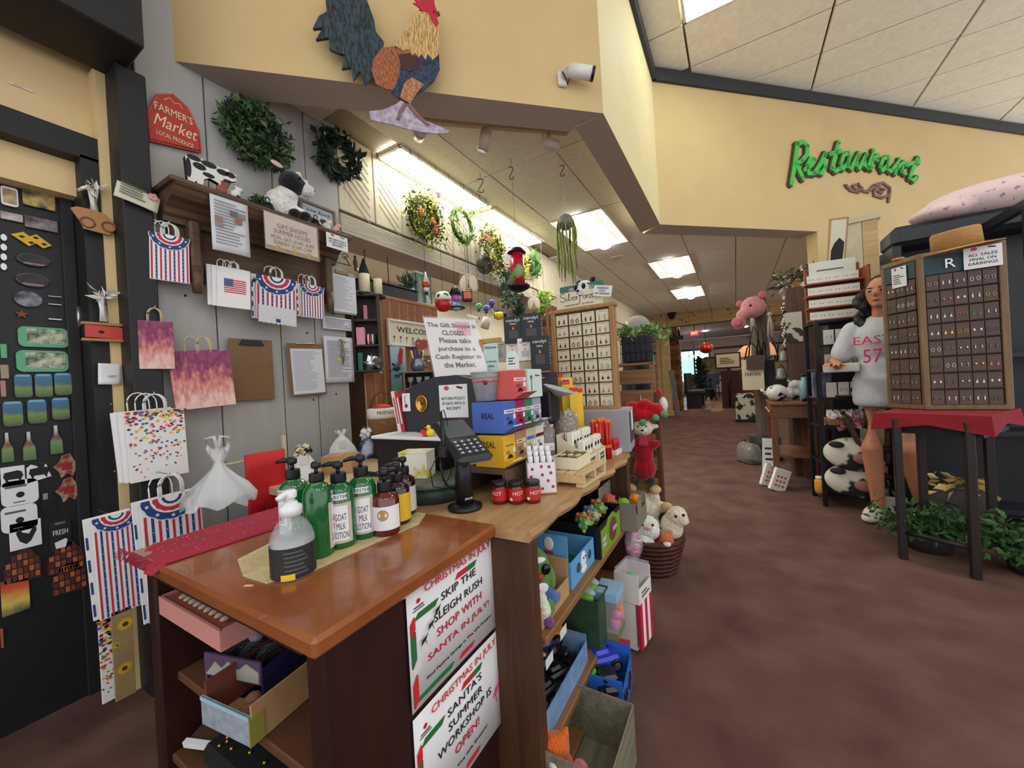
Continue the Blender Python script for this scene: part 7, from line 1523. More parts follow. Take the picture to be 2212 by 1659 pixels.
for k in range(5):b=MB();b.box((-.052+.026*k,-.045,-.09),(.026,.012,.18),(REDINK,WHITE)[k%2]);part(T,'stripe_panel',b)
b=MB();b.box((0,.01,-.095),(.12,.08,.19),WHB);part(T,'pedestal',b)
T=tray('truck_box','bright blue display box of toy trucks on the bottom shelf',(-.43,1.26,.021),H2+.1,.18,.14,.13,mat('truck_blue',(40,100,190),.5),.1,.06)
b=MB();b.box((.0925,0,.07),(.002,.14,.15),mat('truck_red',(186,54,44),.5));part(T,'red_side',b)
for x_ in(-.045,.03):b=MB();b.T=Matrix.Translation((x_,-.072,.05))@RX(H2);b.lathe([(.014,0),(.026,0),(.026,.002),(.014,.002),(.014,0)],BLACK,18);part(T,'wheel_print',b)
toycar('blue toy truck in the bright blue box',(-.45,1.29,.09),.8,(40,60,190),1.5);toycar('black toy truck with silver hubs in the bright blue box',(-.41,1.21,.08),2.2,(24,24,28),1.5);toycar('lime toy truck in the bright blue box',(-.47,1.22,.07),1.2,(90,200,70),1.2)
T=tray('grey_crate','weathered grey wooden crate on the floor under the toy shelf',(-.4,.98,.0),H2,.24,.2,.16,wood('grey_crate_wood',(104,100,84),(136,130,110),'x'),.16)
plush('plush_fox','orange plush toy lying in the grey crate',(-.46,.91,.01),.4,[((0,0,.06),(.05,.04,.06)),((0,-.01,.13),(.04,.035,.035)),((-.03,0,.16),(.012,.008,.02)),((.03,0,.16),(.012,.008,.02))],fuzzy('plush_orange',(206,96,30)),[('muzzle',(0,-.045,.12),(.018,.014,.014),PW)])
plush('plush_piglet','small pink and white plush in the grey crate',(-.4,.93,.01),.2,[((0,0,.04),(.03,.03,.04)),((0,-.01,.08),(.024,.022,.022))],fuzzy('plush_rose',(206,120,130)),[('belly',(0,-.025,.04),(.018,.01,.022),PW)])
bx,by=-.465,2.27
T=thing('plush_basket','dark woven basket of plush toys on the carpet','basket',(bx,by,0));WKD=mat('dark_wicker',(74,36,28),.7,n=.3,ns=40,bump=.6,bs=60)
b=MB();b.lathe([(.1,0),(.11,.02),(.135,.12),(.15,.17),(.14,.17),(.1,.02)],WKD,28);part(T,'bowl',b)
for k in range(7):z_=.02+k*.022;b=MB();r_=.112+.006*k;b.tube([((r_+.004*(i%2))*math.cos(i*pi/14),(r_+.004*(i%2))*math.sin(i*pi/14),z_)for i in range(28)],.008,WKD,5,True);part(T,'weave',b)
b=MB();b.tube([(.148*math.cos(i*pi/12),.148*math.sin(i*pi/12),.17+.004*(i%2))for i in range(24)],.012,WKD,6,True);part(T,'rim',b)
SHW_=fuzzy('sheep_cream',(214,202,178),bs=90);TANF=fuzzy('tan_feet',(206,168,122));SRED=fuzzy('santa_red',(166,18,32))
fc=face((bx,by))
plush('plush_sheep','cream plush lamb with tan feet upside down at the back of the basket',(bx-.03,by+.06,.17),fc,[((0,0,.11),(.075,.06,.08)),((0,0,.03),(.07,.06,.06)),((-.06,-.02,.17),(.026,.026,.04)),((.045,-.02,.17),(.028,.026,.04)),((.09,-.02,.12),(.04,.028,.028))],SHW_,[('foot',(-.065,-.03,.215),(.028,.028,.022),TANF),('foot',(.05,-.03,.212),(.03,.028,.022),TANF),('foot',(.1,-.04,.13),(.03,.026,.022),TANF),('foot',(-.05,-.05,.11),(.03,.026,.02),TANF)],.009)
plush('plush_sheep','white plush lamb leaning on the right side of the basket',(bx+.1,by+.0,.14),fc+.3,[((0,0,.08),(.055,.05,.07)),((.02,-.02,.14),(.05,.045,.045)),((.04,-.04,.12),(.03,.026,.024))],SHW_,[('eye',(.0,-.06,.15),.007,EYE),('eye',(.035,-.062,.155),.007,EYE)],.009)
plush('plush_santa','plush santa with white beard in the middle of the basket',(bx+.0,by-.06,.13),fc,[((0,0,.03),(.07,.05,.05)),((-.06,-.01,.03),(.03,.03,.04)),((.06,-.01,.03),(.03,.03,.04))],SRED,[('head',(0,-.01,.105),(.055,.045,.05),PW),('beard',(.0,-.03,.085),(.06,.035,.04),PW),('nose',(.0,-.062,.115),(.022,.012,.012),fuzzy('santa_skin',(222,184,164))),('eye',(-.022,-.052,.125),.006,EYE),('eye',(.024,-.052,.125),.006,EYE)],.008)
plush('plush_santa','plush santa tucked low at the front rim of the basket',(bx-.02,by-.1,.12),fc-.1,[((0,0,.0),(.06,.035,.04))],SRED,[('head',(0,-.01,.045),(.06,.04,.045),PW),('nose',(-.015,-.052,.045),(.018,.01,.012),fuzzy('santa_skin',(222,184,164))),('eye',(.012,-.048,.06),.006,EYE)],.008)
plush('plush_fox','small orange fox plush at the right of the basket',(bx+.085,by-.075,.13),fc,[((0,0,.03),(.045,.035,.035)),((.0,-.02,.06),(.032,.03,.028)),((-.02,-.01,.09),(.01,.008,.014)),((.02,-.01,.09),(.01,.008,.014))],fuzzy('plush_rust',(186,104,52)),[('muzzle',(0,-.046,.05),(.018,.012,.012),PW)],.006)
CR=wood('crate_brown',(110,74,44),(136,96,62),'x',1,.65);tx,ty=-.555,2.47
T=thing('crate_tower','stacked slatted wooden crate shelf behind the earring rack','crate',(tx,ty,0),.06)
for k in range(9):b=MB();b.box((0,-.13,.07+k*.128),(.26,.016,.1 if k%2 else .085),CR,.003);part(T,'slat',b)
for sx in(-1,1):
 for sy in(-1,1):b=MB();b.box((sx*.125,sy*.085-.03,.59),(.03,.03,1.18),CR,.003);part(T,'post',b)
for z_ in(.3,.75,1.17):b=MB();b.box((0,-.03,z_),(.27,.2,.016),CR,.002);part(T,'shelf_board',b)
T=thing('wire_basket','black wire basket of leafy greenery on the crate tower','basket',(tx+.03,ty,1.18),.1);DK=mat('basket_liner',(44,40,50),.8)
b=MB();b.box((0,0,.085),(.17,.14,.16),DK,.006);part(T,'liner',b)
for k in range(7):
 b=MB();x_=-.09+.03*k;b.tube([(x_,-.075,0),(x_,-.075,.18)],.002,IRON,4);part(T,'upright_wire',b)
for k in range(4):b=MB();z_=.005+.058*k;b.tube([(-.09,-.075,z_),(.09,-.075,z_),(.09,.075,z_),(-.09,.075,z_)],.002,IRON,4,True);part(T,'hoop_wire',b)
b=MB();FE=[mat('fern_green',(88,126,60),.6),mat('fern_light',(140,166,70),.6),mat('fern_grey',(130,150,120),.7)]
for k in range(26):
 a_=R.uniform(0,6.28);L_=R.uniform(.1,.22);pts=[(R.gauss(0,.03)+L_*t*math.cos(a_),R.gauss(0,.004)+L_*t*math.sin(a_)*.7,.17+.13*t-.12*t*t*(L_/.15))for t in[i/9 for i in range(10)]]
 b.leaves([p_ for p_ in pts for _ in(0,1,2)],.032,FE,aspect=.45)
part(T,'foliage',b,kind='stuff')
SK2=mat('skin_light',(214,156,130),.6,n=.05)
T=thing('person','grey haired person in dark clothes standing behind the greenery basket','person',(-.64,2.95,0),-1.2)
b=MB();CL2=mat('dark_clothes',(32,34,42),.9)
for c_,r in(((0,0,1.0),(.19,.12,.3)),((0,0,.8),(.18,.13,.2)),((-.2,0,1.05),(.06,.06,.25)),((.2,0,1.05),(.06,.06,.25)),((0,0,1.22),(.17,.1,.1)),((-.09,0,.4),(.085,.09,.42)),((.09,0,.4),(.085,.09,.42))):b.ell(c_,r,CL2)
remesh(part(T,'clothed_body',b),.02,6)
b=MB();b.ell((0,-.01,1.42),(.075,.09,.105),SK2);b.ell((0,-.095,1.41),(.016,.026,.02),SK2);b.ell((0,-.06,1.35),(.045,.04,.03),SK2);b.cyl((0,.01,1.25),(0,.0,1.38),.05,SK2);b.ell((.076,.0,1.41),(.012,.02,.03),SK2);b.ell((-.076,.0,1.41),(.012,.02,.03),SK2);b.ell((0,-.085,1.365),(.026,.014,.008),SK2);remesh(part(T,'head',b),.007,3)
for sx in(-1,1):b=MB();b.ell((sx*.03,-.082,1.43),(.013,.006,.006),EYE,8,5);part(T,'eye',b)
b=MB();GH=mat('grey_hair',(150,146,140),.9,bump=.8,bs=60);b.ell((0,.025,1.46),(.086,.095,.09),GH);b.ell((0,.05,1.41),(.082,.07,.08),GH);remesh(part(T,'hair',b),.009,3)
q=at(1392,1010,y=2.3);T=thing('plush_lamb','hanging plush lamb in red dress and puffy red hat with green pompoms','plush toy',(q.x,2.3,.53),face(q));RF=fuzzy('dress_red',(150,16,32),bs=70);RH2=fuzzy('hat_red',(186,14,26));GB_=fuzzy('pompom_green',(60,164,96))
b=MB();b.ell((0,0,.12),(.055,.045,.13),RF);b.ell((0,0,.03),(.065,.05,.07),RF);b.ell((-.055,-.01,.17),(.045,.025,.025),RF,rot=RY(.4));b.ell((.055,-.01,.17),(.045,.025,.025),RF,rot=RY(-.4));remesh(part(T,'dress',b),.008,3)
b=MB();b.ell((0,-.01,.27),(.062,.05,.05),SHW_);b.ell((-.07,0,.285),(.022,.014,.016),SHW_);b.ell((.07,0,.275),(.022,.014,.016),SHW_);b.ell((0,-.05,.255),(.026,.016,.018),SHW_);remesh(part(T,'head',b),.007,3)
for x_ in(-.022,.022):b=MB();b.ell((x_,-.062,.285),.005,EYE,8,5);part(T,'eye',b)
b=MB();b.ell((0,-.068,.262),(.009,.005,.006),EYE,8,5);part(T,'nose',b);b=MB();b.box((0,-.045,.2),(.045,.012,.06),fuzzy('scarf_rose',(170,60,80)),.005);part(T,'scarf',b)
b=MB();b.ell((0,0,.345),(.085,.06,.045),RH2)
for k,(x_,z_)in enumerate(((-.09,.36),(-.05,.4),(.02,.41),(.08,.385),(.11,.345),(-.02,.36),(.05,.35))):b.ell((x_,-.02,z_),(.04,.035,.028),RH2)
remesh(part(T,'hat',b),.009,3)
for x_,z_ in((-.075,.33),(.005,.305),(.075,.33),(.12,.35)):b=MB();b.ell((x_,-.055,z_),.02,GB_,10,8);part(T,'pompom',b)
for x_ in(-.04,.035):b=MB();b.ell((x_,-.01,-.035),(.025,.03,.026),fuzzy('boot_grey',(50,46,50)),10,6);part(T,'boot',b)
b=MB();b.tube([(0,.02,.37),(0,.03,.46)],.004,SILVER,5);part(T,'hanger',b)
plush('gnome_toy','red capped gnome toy behind the puffy red hat',(q.x+.1,2.42,.88),0,[((0,0,.04),(.03,.03,.05))],fuzzy('plush_white',(222,220,214)),[('cap',(-.02,0,.1),(.025,.025,.04),RH2)])
b=MB();b.slab([(-.06,0),(.02,-.02),(-.03,.3)],-.01,.01,mat('lawn_green',(70,170,60),.5));solo('green_pennant','bright green leaning pennant beside the greenery basket','decoration',b,at(1410,790,y=2.6))
T=thing('crate_post','dark wooden post at the end of the crate tower','post',(q.x+.065,2.36,0));b=MB();b.box((0,0,.5),(.05,.04,1.0),SHD,.004);part(T,'post',b);b=MB();b.box((-.05,.01,.96),(.1,.02,.03),SHD);part(T,'arm',b)
def atd(px,py,d_):
 d=Vector(((px-CX)/F_PX,(py-CY)/F_PX,1));r=Vector((d.dot(_X),d.dot(_Y),d.dot(_U)))*d_;r.z+=CAM_H;return r
def rw(px,py,off=0):
 d=Vector(((px-CX)/F_PX,(py-CY)/F_PX,1));r=Vector((d.dot(_X),d.dot(_Y),d.dot(_U)));n3=Vector((nn.x,nn.y,0));p0=Vector((P2.x,P2.y,0))-n3*off
 p=r*(p0.dot(n3)/r.dot(n3));p.z+=CAM_H;return p
c0=rw(1830,370);T=thing('restaurant_sign','green script Restaurant lettering with brown scroll on the yellow wall','sign',c0,AD)
def rp(pts):return[((rw(1660+x/3.735,280+y/3.735)-c0).dot(D3),rw(1660+x/3.735,280+y/3.735).z-c0.z)for x,y in pts]
def brush(b,pts,wd,y0,y1,m):
 b.ribbon(pts,wd,y0,y1,m)
 for i,(x,z)in enumerate(pts):e_=.0004*(i%2);b.slab([(x+wd/2*math.cos(k*pi/6),z+wd/2*math.sin(k*pi/6))for k in range(12)],y0-e_,y1,m)
LET=[[[(205,130),(182,300),(158,450)],[(200,135),(250,118),(285,150),(280,220),(240,270),(190,295)],[(195,295),(225,360),(250,410)]],[[(265,340),(320,300),(340,255),(310,250),(282,310),(295,370),(335,370)]],[[(340,370),(390,290),(430,205),(418,260),(428,320),(400,368),(372,360)]],[[(535,120),(505,230),(480,330),(510,352),(545,330)],[(470,215),(550,190)]],[[(615,205),(575,225),(552,290),(570,330),(605,290),(625,215),(605,310),(640,330)]],[[(640,320),(700,205),(675,300),(700,325),(760,215),(740,300),(770,325)]],[[(770,320),(815,185),(800,330)],[(810,260),(850,225),(845,260)]],[[(930,235),(890,255),(868,315),(885,345),(920,310),(940,245),(920,330),(950,350)]],[[(960,345),(1025,255),(990,365)],[(1000,330),(1060,275),(1040,350),(1070,370)]],[[(1175,240),(1130,330),(1105,405),(1135,425),(1165,395)],[(1075,300),(1180,275)]]]
u_=mm(1,c0)/3.735*1.1
for lay,(wd,y0,y1,m,dx,dy,nm)in enumerate(((56,-.012,0,mat('sign_backing_tan',(196,156,90),.6),-18,14,'backing'),(45,-.034,-.012,mat('sign_backing_brown',(84,60,44),.6),-4,5,'outline'),(31,-.046,-.034,mat('sign_green',(70,190,84),.5),0,0,'letter'))):
 for L_ in LET:
  b=MB()
  for S in L_:brush(b,rp([(x+dx,y+dy)for x,y in S]),wd*u_,y0,y1,m)
  part(T,nm,b)
SPI=[[(600,460),(640,500),(700,515),(730,480),(700,450),(660,465),(670,495),(700,490)],[(730,500),(780,515),(830,460),(900,440),(955,480),(950,540),(890,560),(830,540),(825,500),(870,475),(910,495),(890,520),(865,510)],[(955,500),(945,590)]]
for wd,y0,y1,m,dx,dy,nm in((44,-.012,0,mat('sign_backing_tan',(196,156,90),.6),-8,12,'backing'),(21,-.035,-.012,mat('scroll_brown',(120,88,80),.5),0,0,'scroll')):
 for S in SPI:b=MB();brush(b,rp([(x+dx,y+dy)for x,y in S]),wd*u_,y0,y1,m);part(T,nm,b)
A_,B_,C_=Vector((.828,3.262)),Vector((.932,3.09)),Vector((1.227,3.054));ZB,ZTp=.816,1.70;DKW=mat('near_black_wood',(34,24,24),.5)
T=thing('display_table','tall dark wooden table with red cloth under the earring cabinet','table',(.95,3.0,0))
TP=[Vector(q)for q in((.69,2.965),(1.035,2.745),(1.285,3.135),(.925,3.36))];tc_=sum(TP,Vector((0,0)))/4
b=WB(T);prism(b,TP,.78,.808,DKW);part(T,'top',b);b=WB(T);prism(b,[tc_+(q-tc_)*.9 for q in TP],.7,.78,DKW);part(T,'apron',b)
for x,y in((.755,2.92),(.98,2.78),(.93,3.2),(1.24,3.3)):b=WB(T);b.box((x,y,.39),(.035,.035,.78),DKW,.003);part(T,'leg',b)
for(xa,ya),(xb,yb)in(((.755,2.92),(.98,2.78)),((.755,2.92),(.93,3.2))):b=WB(T);b.cyl((xa,ya,.15),(xb,yb,.15),.012,DKW);part(T,'stretcher',b)
b=MB();vs=[];RCL=mat('red_table_cloth',(132,18,34),.85,n=.05,ns=12);pl=[]
for k in range(4):pl+=[tc_+(TP[k]-tc_)*1.12,tc_+((TP[k]+TP[(k+1)%4])/2-tc_)*1.06]
n=len(pl);c2=tc_
for k,v in enumerate(pl):vs+=[(*(c2+(v-c2)*.95),.812),(*v,.755 if k%2 else .715)]
b.add(vs,[tuple(2*k for k in range(n))]+[(2*k,2*k+1,2*((k+1)%n)+1,2*((k+1)%n))for k in range(n)],RCL);T=thing('red_cloth','dark red cloth draped over the earring cabinet table','cloth');o=part(T,'fabric',b);s_=o.modifiers.new('t','SOLIDIFY');s_.thickness=.003
T=thing('earring_cabinet','tall wooden earring cabinet with brown cards on the red cloth','cabinet',(1.0,3.15,ZB));OAK2=wood('cabinet_oak',(104,78,52),(126,98,68),'z',1,.5);CBR=mat('cabinet_board',(72,58,54),.8);TEAL=mat('cabinet_teal',(40,66,72),.6)
D_=Vector((1.12,3.28));h=ZTp-ZB
b=WB(T);prism(b,[A_,B_,C_,D_],ZB+.02,ZTp-.02,CBR);part(T,'body',b)
for q in(A_,B_,C_):b=WB(T);b.box((q.x,q.y,(ZB+ZTp)/2),(.03,.03,h),OAK2,.003,);part(T,'post',b)
for P_,Q_ in((A_,B_),(B_,C_)):
 dv=(Q_-P_);a_=math.atan2(dv.y,dv.x);mid=(P_+Q_)/2
 for z in(ZB+.012,ZTp-.012):b=WB(T);b.box((mid.x,mid.y,z),(dv.length+.02,.034,.026),OAK2,.002,rot=RZ(a_));part(T,'rail',b)
 nv=Vector((dv.y,-dv.x)).normalized();b=WB(T);b.box((mid.x+nv.x*.006,mid.y+nv.y*.006,ZTp-.075),(dv.length-.03,.012,.1),TEAL,rot=RZ(a_));part(T,'header_panel',b)
 for r in range(7):b=WB(T);b.box((mid.x+nv.x*.012,mid.y+nv.y*.012,ZTp-.215-r*.092),(dv.length-.03,.018,.004),CBR,rot=RZ(a_));part(T,'ledge',b)
bc=MB();bc.box((0,0,0),(.052,.0012,.08),mat('brown_earring_card',(92,74,68),.7));bcm=bc.mesh('card');EB=[mat('ear_gold',(214,170,80),.3,.9),EAR[1],mat('ear_pearl',(222,214,206),.3),EAR[3],mat('ear_copper',(190,110,70),.35,.8)];EM2={};GN=['gold','silver','pearl','green','copper']
for fi,(P_,Q_,nc)in enumerate(((A_,B_,3),(B_,C_,5))):
 dv=(Q_-P_);L_=dv.length;dv=dv.normalized();nv=Vector((dv.y,-dv.x));a_=math.atan2(dv.y,dv.x)
 for r in range(8):
  for c in range(nc):
   k=R.randrange(5);m_=R.choice((0,1,1,1,2,2,1,3,4));st_=(L_-.035)/nc;p_=P_+dv*(.0175+st_*(c+.5))+nv*.011
   if(k,m_)not in EM2:EM2[(k,m_)]=earring(k,EB[m_])
   T=thing('earring_card','%s %s earrings, row %s, column %s, %s face of the tall cabinet'%(GN[m_],KN[k],ordn(r),ordn(c),('narrow left','wide right')[fi]),'earrings',(p_.x,p_.y,ZTp-.172-r*.092),a_,group='earring cards in the tall cabinet')
   o=part(T,'card',bcm);o.scale=(st_/.056,1,1)
   for sx in(-1,1):o=part(T,'earring',EM2[(k,m_)]);o.location=(sx*.012,-.001,-.006);o.scale=(.85,1,1.0)
aBC=math.atan2((C_-B_).y,(C_-B_).x);aAB=math.atan2((B_-A_).y,(B_-A_).x)
sign('sales_notice','all sales final on earrings notice on the cabinet header','notice',(1.155,3.035,ZTp-.13),aBC,.135,.115,txt=(('ALL SALES',.62,.13,INK,.75),('FINAL ON',.42,.13,INK,.68),('EARRINGS',.22,.13,INK,.75)),extra=blossom);sign('cabinet_notice','small white notice on the narrow left face of the cabinet','notice',(.865,3.165,ZTp-.16),aAB,.085,.12,extra=lambda T,w,h,d:(blossom(T,w,h,d),bars(T,w*.75,h*.5,5,INK,0,h*.4,-d/2-.001)))
q=Vector((1.04,3.06,ZTp-.08));T=thing('header_letter','pale capital R on the teal cabinet header','lettering',q,aBC);text(T,'R',.08,SILVER,0,0,-.008,height=.05)
T=thing('straw_hat','woven straw boater hat on top of the earring cabinet','hat',(1.1,3.14,ZTp+.003),rot=(.12,-.1,0));STW=mat('straw',(186,142,84),.8,n=.15,ns=40,bump=.8,bs=120,stretch=(1,1,4));b=MB();b.lathe([(.1,.012),(.097,.1),(.088,.112),(0,.115)],STW,26);part(T,'crown',b);b=MB();b.lathe([(.1,.008),(.17,.0),(.172,.004),(.1,.014)],STW,30);part(T,'brim',b)
b=MB();[b.ell((.018*math.cos(k*1.05),.018*math.sin(k*1.05),.012),(.014,.01,.008),mat('amber_petal',(206,140,50),.6),8,5)for k in range(6)];solo('flower_clip','amber flower hair clip on the cabinet top edge','hair clip',b,(.875,3.19,ZTp))
BK=mat('case_black',(26,29,36),.45);T=thing('black_case','large black display case with open front behind the earring cabinet','case',(1.55,3.9,0))
b=WB(T);b.box((1.55,3.8,1.96),(1.15,.28,.14),BK,.03);part(T,'canopy',b);b=WB(T);b.box((1.55,3.92,.95),(1.15,.04,1.9),BK);part(T,'back',b)
for x in(1.0,2.1):b=WB(T);b.box((x,3.8,.95),(.05,.26,1.9),BK,.005);part(T,'side',b)
for z in(.1,.6,1.1):b=WB(T);b.box((1.55,3.8,z),(1.1,.24,.03),BK);part(T,'shelf',b)
b=WB(T);b.box((1.42,3.25,.95),(.05,.05,1.9),BK,.006);part(T,'front_post',b);b=WB(T);b.box((1.42,3.48,1.92),(.04,.5,.05),BK);part(T,'canopy_rail',b)
T=thing('floral_pillow','pale pink sprigged pillow on top of the black case','pillow',(1.65,3.82,2.03),.1);PK_=mat('pink_sprig',(222,196,196),.85,col2=(150,130,136),ns=26,contrast=(.62,.68));b=MB();b.ell((0,0,.1),(.5,.2,.12),PK_,18,10);b.ell((-.38,0,.06),(.18,.16,.06),PK_);b.ell((-.3,-.02,.16),(.04,.03,.03),PK_);b.ell((.3,0,.2),(.2,.15,.1),PK_);remesh(part(T,'cushion',b),.02,4)
for k,(x,y,n_)in enumerate(((.92,3.12,420),(1.25,2.95,320))):
 T=thing('faux_greenery',('bushy green faux plant under the display table','dark green faux plant at the right edge under the table')[k],'plant',(x,y,0));b=MB();b.leaves([(R.gauss(0,.13),R.gauss(0,.1),.1+abs(R.gauss(0,.09)))for _ in range(n_*2)],.045,[mat('bush_a',(56,96,40),.7),mat('bush_b',(40,70,34),.7)]);part(T,'foliage',b,kind='stuff');b=MB();b.lathe([(.09,0),(.11,.1)],mat('dark_pot',(40,36,34),.8),14);part(T,'pot',b)
T=thing('gold_wreath_bag','dark sack of gold leaf trim standing under the table','bag',(1.18,3.5,0));b=MB();b.ell((0,0,.16),(.15,.12,.18),mat('grey_sack',(66,60,60),.9));part(T,'sack',b);b=MB();b.leaves([(R.gauss(0,.08),R.gauss(-.06,.03),.3+R.gauss(0,.04))for _ in range(90)],.06,mat('gold_leaf',(190,166,100),.4,.4));part(T,'gold_leaves',b,kind='stuff')
SK=mat('skin_tan',(188,126,96),.55,n=.06,ns=10);gx,gy=.885,3.57
T=thing('person','young person with black curly hair in grey shirt reaching to the shelf','person',(gx,gy,0),-.5);b=MB()
def limb(b,pts,rs,m):
 b.tube(pts,rs,m,10)
 for q,r in zip(pts,rs):b.ell(q,r,m,10,6)
limb(b,[(-.08,0,.9),(-.09,-.02,.5),(-.09,.05,.09)],[.085,.06,.038],SK);limb(b,[(.08,0,.9),(.1,-.05,.52),(.11,.14,.13)],[.085,.062,.04],SK)
limb(b,[(-.09,.04,.05),(-.09,-.1,.04)],[.038,.03],SK);limb(b,[(.11,.15,.08),(.11,.03,.04)],[.038,.03],SK)
b.ell((0,0,1.0),(.15,.11,.14),SK);b.ell((0,0,1.25),(.15,.1,.16),SK);limb(b,[(0,0,1.36),(0,-.02,1.48)],[.06,.052],SK)
b.ell((0,-.03,1.575),(.074,.088,.105),SK);b.ell((0,-.05,1.52),(.055,.06,.055),SK);b.ell((0,-.115,1.565),(.014,.02,.02),SK);b.ell((0,-.108,1.522),(.024,.012,.008),SK);b.ell((.0,-.1,1.49),(.025,.02,.02),SK)
for sx in(-1,1):b.ell((sx*.075,-.01,1.565),(.012,.02,.028),SK)
limb(b,[(-.17,0,1.33),(-.26,-.03,1.12),(-.2,-.19,1.09)],[.052,.042,.028],SK);limb(b,[(.17,0,1.33),(.22,.02,1.06),(.2,-.06,.86)],[.052,.042,.028],SK)
hp=Vector((-.195,-.205,1.095));b.ell(hp+Vector((0,-.03,.005)),(.036,.04,.018),SK)
for k in range(4):x=-.034+.023*k;L_=(.045,.055,.052,.042)[k];limb(b,[hp+Vector((x,-.06,.01)),hp+Vector((x*1.1,-.06-L_*.6,.016)),hp+Vector((x*1.15,-.06-L_,-.008))],[.0095,.0085,.007],SK)
limb(b,[hp+Vector((.034,-.01,0)),hp+Vector((.056,-.04,.0)),hp+Vector((.056,-.065,-.006))],[.012,.0095,.008],SK);limb(b,[(.2,-.07,.84),(.2,-.09,.77)],[.03,.022],SK)
remesh(part(T,'body',b),.0075,3)
GRS=mat('heather_grey_shirt',(186,190,194),.9,n=.08,ns=120);b=MB();b.ell((0,0,1.24),(.18,.12,.2),GRS);b.ell((0,0,1.0),(.17,.13,.22),GRS);b.ell((0,0,1.36),(.15,.09,.06),GRS);b.lathe([(.17,.80),(.185,.83),(.18,1.0)],GRS,20,sy=.78);limb(b,[(-.16,0,1.33),(-.22,-.04,1.18)],[.075,.07],GRS);limb(b,[(.16,0,1.33),(.21,.01,1.18)],[.075,.07],GRS);remesh(part(T,'shirt',b),.012,4)
o=text(T,'EAST',.1,mat('shirt_pink',(206,40,84),.7),-.02,1.25,-.15,width=.2,height=.055);o=text(T,'57',.1,mat('shirt_pink',(206,40,84),.7),-.02,1.14,-.16,width=.1,height=.09)
b=MB();b.ell((0,0,.86),(.175,.135,.08),mat('denim_shorts',(150,168,180),.9));part(T,'shorts',b)
HR=mat('black_hair',(18,15,15),.5,bump=1,bs=50);b=MB();b.ell((0,.02,1.62),(.086,.1,.085),HR);b.ell((0,.06,1.55),(.085,.07,.12),HR)
for k in range(26):a_=k*2.4;b.ell((-.095+.03*math.cos(a_)+(.17 if k%3==0 else 0),.0+.04*math.sin(a_),1.58-.24*(k/26)),.037,HR,8,6)
remesh(part(T,'hair',b),.009,2)
for sx in(-1,1):b=MB();b.ell((sx*.03,-.109,1.582),(.013,.005,.006),EYE,8,5);part(T,'eye',b);b=MB();b.ell((sx*.03,-.112,1.603),(.018,.004,.004),HR,8,4);part(T,'eyebrow',b)
b=MB();b.ell((0,-.119,1.52),(.022,.005,.0065),mat('lips',(160,84,80),.5),10,5);part(T,'lips',b)
SHO=mat('cream_clog',(206,198,182),.6)
for x,y in((-.09,-.05),(.11,.09)):b=MB();b.ell((x,y,.05),(.05,.13,.05),SHO);b.ell((x,y-.05,.03),(.05,.09,.03),SHO);b.ell((x,y,.02),(.052,.135,.02),SHO);remesh(part(T,'shoe',b),.009,3)
ex,ey=.62,3.95;T=thing('black_etagere','black metal and wood shelf of earring cards and gifts beside the shopper','shelf',(ex,ey,0),.1)
for sx in(-1,1):
 for sy in(-1,1):b=MB();b.box((.12+sx*.2,sy*.14,.72),(.03,.03,1.44),BLACKM,.004);part(T,'upright',b)
for z in(.08,.34,.62,.84,1.06,1.44):b=MB();b.box((.12,0,z),(.42,.3,.02),BLACKM,.003);part(T,'shelf_board',b)
WCRD=mat('white_earring_card',(226,222,212),.7);wcm=MB();wcm.box((0,0,.03),(.055,.0015,.06),WCRD);wcm=wcm.mesh('card')
for r,z in enumerate((.85,1.07,1.26)):
 for c in range(4):
  Tc=thing('earring_card','%s cream earring card on the %s level of the black shelf'%(ordn(c),('lower','middle','upper')[r]),'earrings',Vector((ex,ey,z+(.0 if r<2 else 0)))+RZ(.1)@Vector((.0+.075*c,-.12,0)),.1);o=part(Tc,'card',wcm);o.scale=(1.2,1,1.9)
  for sx in(-1,1):o=part(Tc,'earring',EM2[list(EM2)[(r+c)%len(EM2)]]);o.location=(sx*.014,-.002,.06)
b=MB();b.box((.12,-.13,1.25),(.42,.01,.02),BLACKM);part(T,'card_bar',b)
T=thing('jewellery_rack','stepped wooden rack of white earring cards with a signboard','rack',(ex+.0,ey-.02,1.45),.1);RD=wood('rack_cherry',(126,66,40),(150,84,54),'x')
b=MB();b.box((.1,.12,.23),(.36,.02,.46),RD,.003);part(T,'back',b);b=MB();b.box((.28,.02,.2),(.016,.16,.4),RD,.003);part(T,'side',b)
for k in range(4):b=MB();b.box((.09,.05-.012*k,.31-k*.1),(.38,.1,.014),RD,.002);part(T,'step',b)
b=MB();b.box((.09,.06,.43),(.3,.012,.12),mat('rack_sign_pale',(214,214,204),.6),.002);sg=part(T,'signboard',b);bars(sg,.2,.03,1,GREYINK,.09,.42,.053)
for r in range(4):
 for c in range(6):
  Tc=thing('earring_card','white earring card, %s step from top, %s from left on the stepped rack'%(ordn(r),ordn(c)),'earrings',Vector((ex,ey-.02,1.45))+RZ(.1)@Vector((-.06+.055*c,.02-.012*r,.319-r*.1)),.1,group='white earring cards');part(Tc,'card',wcm)
  for sx in(-1,1):o=part(Tc,'earring',EM[(0,0)]if(0,0)in EM else list(EM.values())[0]);o.location=(sx*.01,-.002,.028);o.scale=(.5,1,.5)
sign('rack_notice','small white notice hung at the corner of the stepped rack','notice',(ex+.25,ey-.17,1.40),.1,.1,.12,extra=lambda T,w,h,d:bars(T,w*.75,h*.4,3,INK,0,h*.5,-d/2-.001))
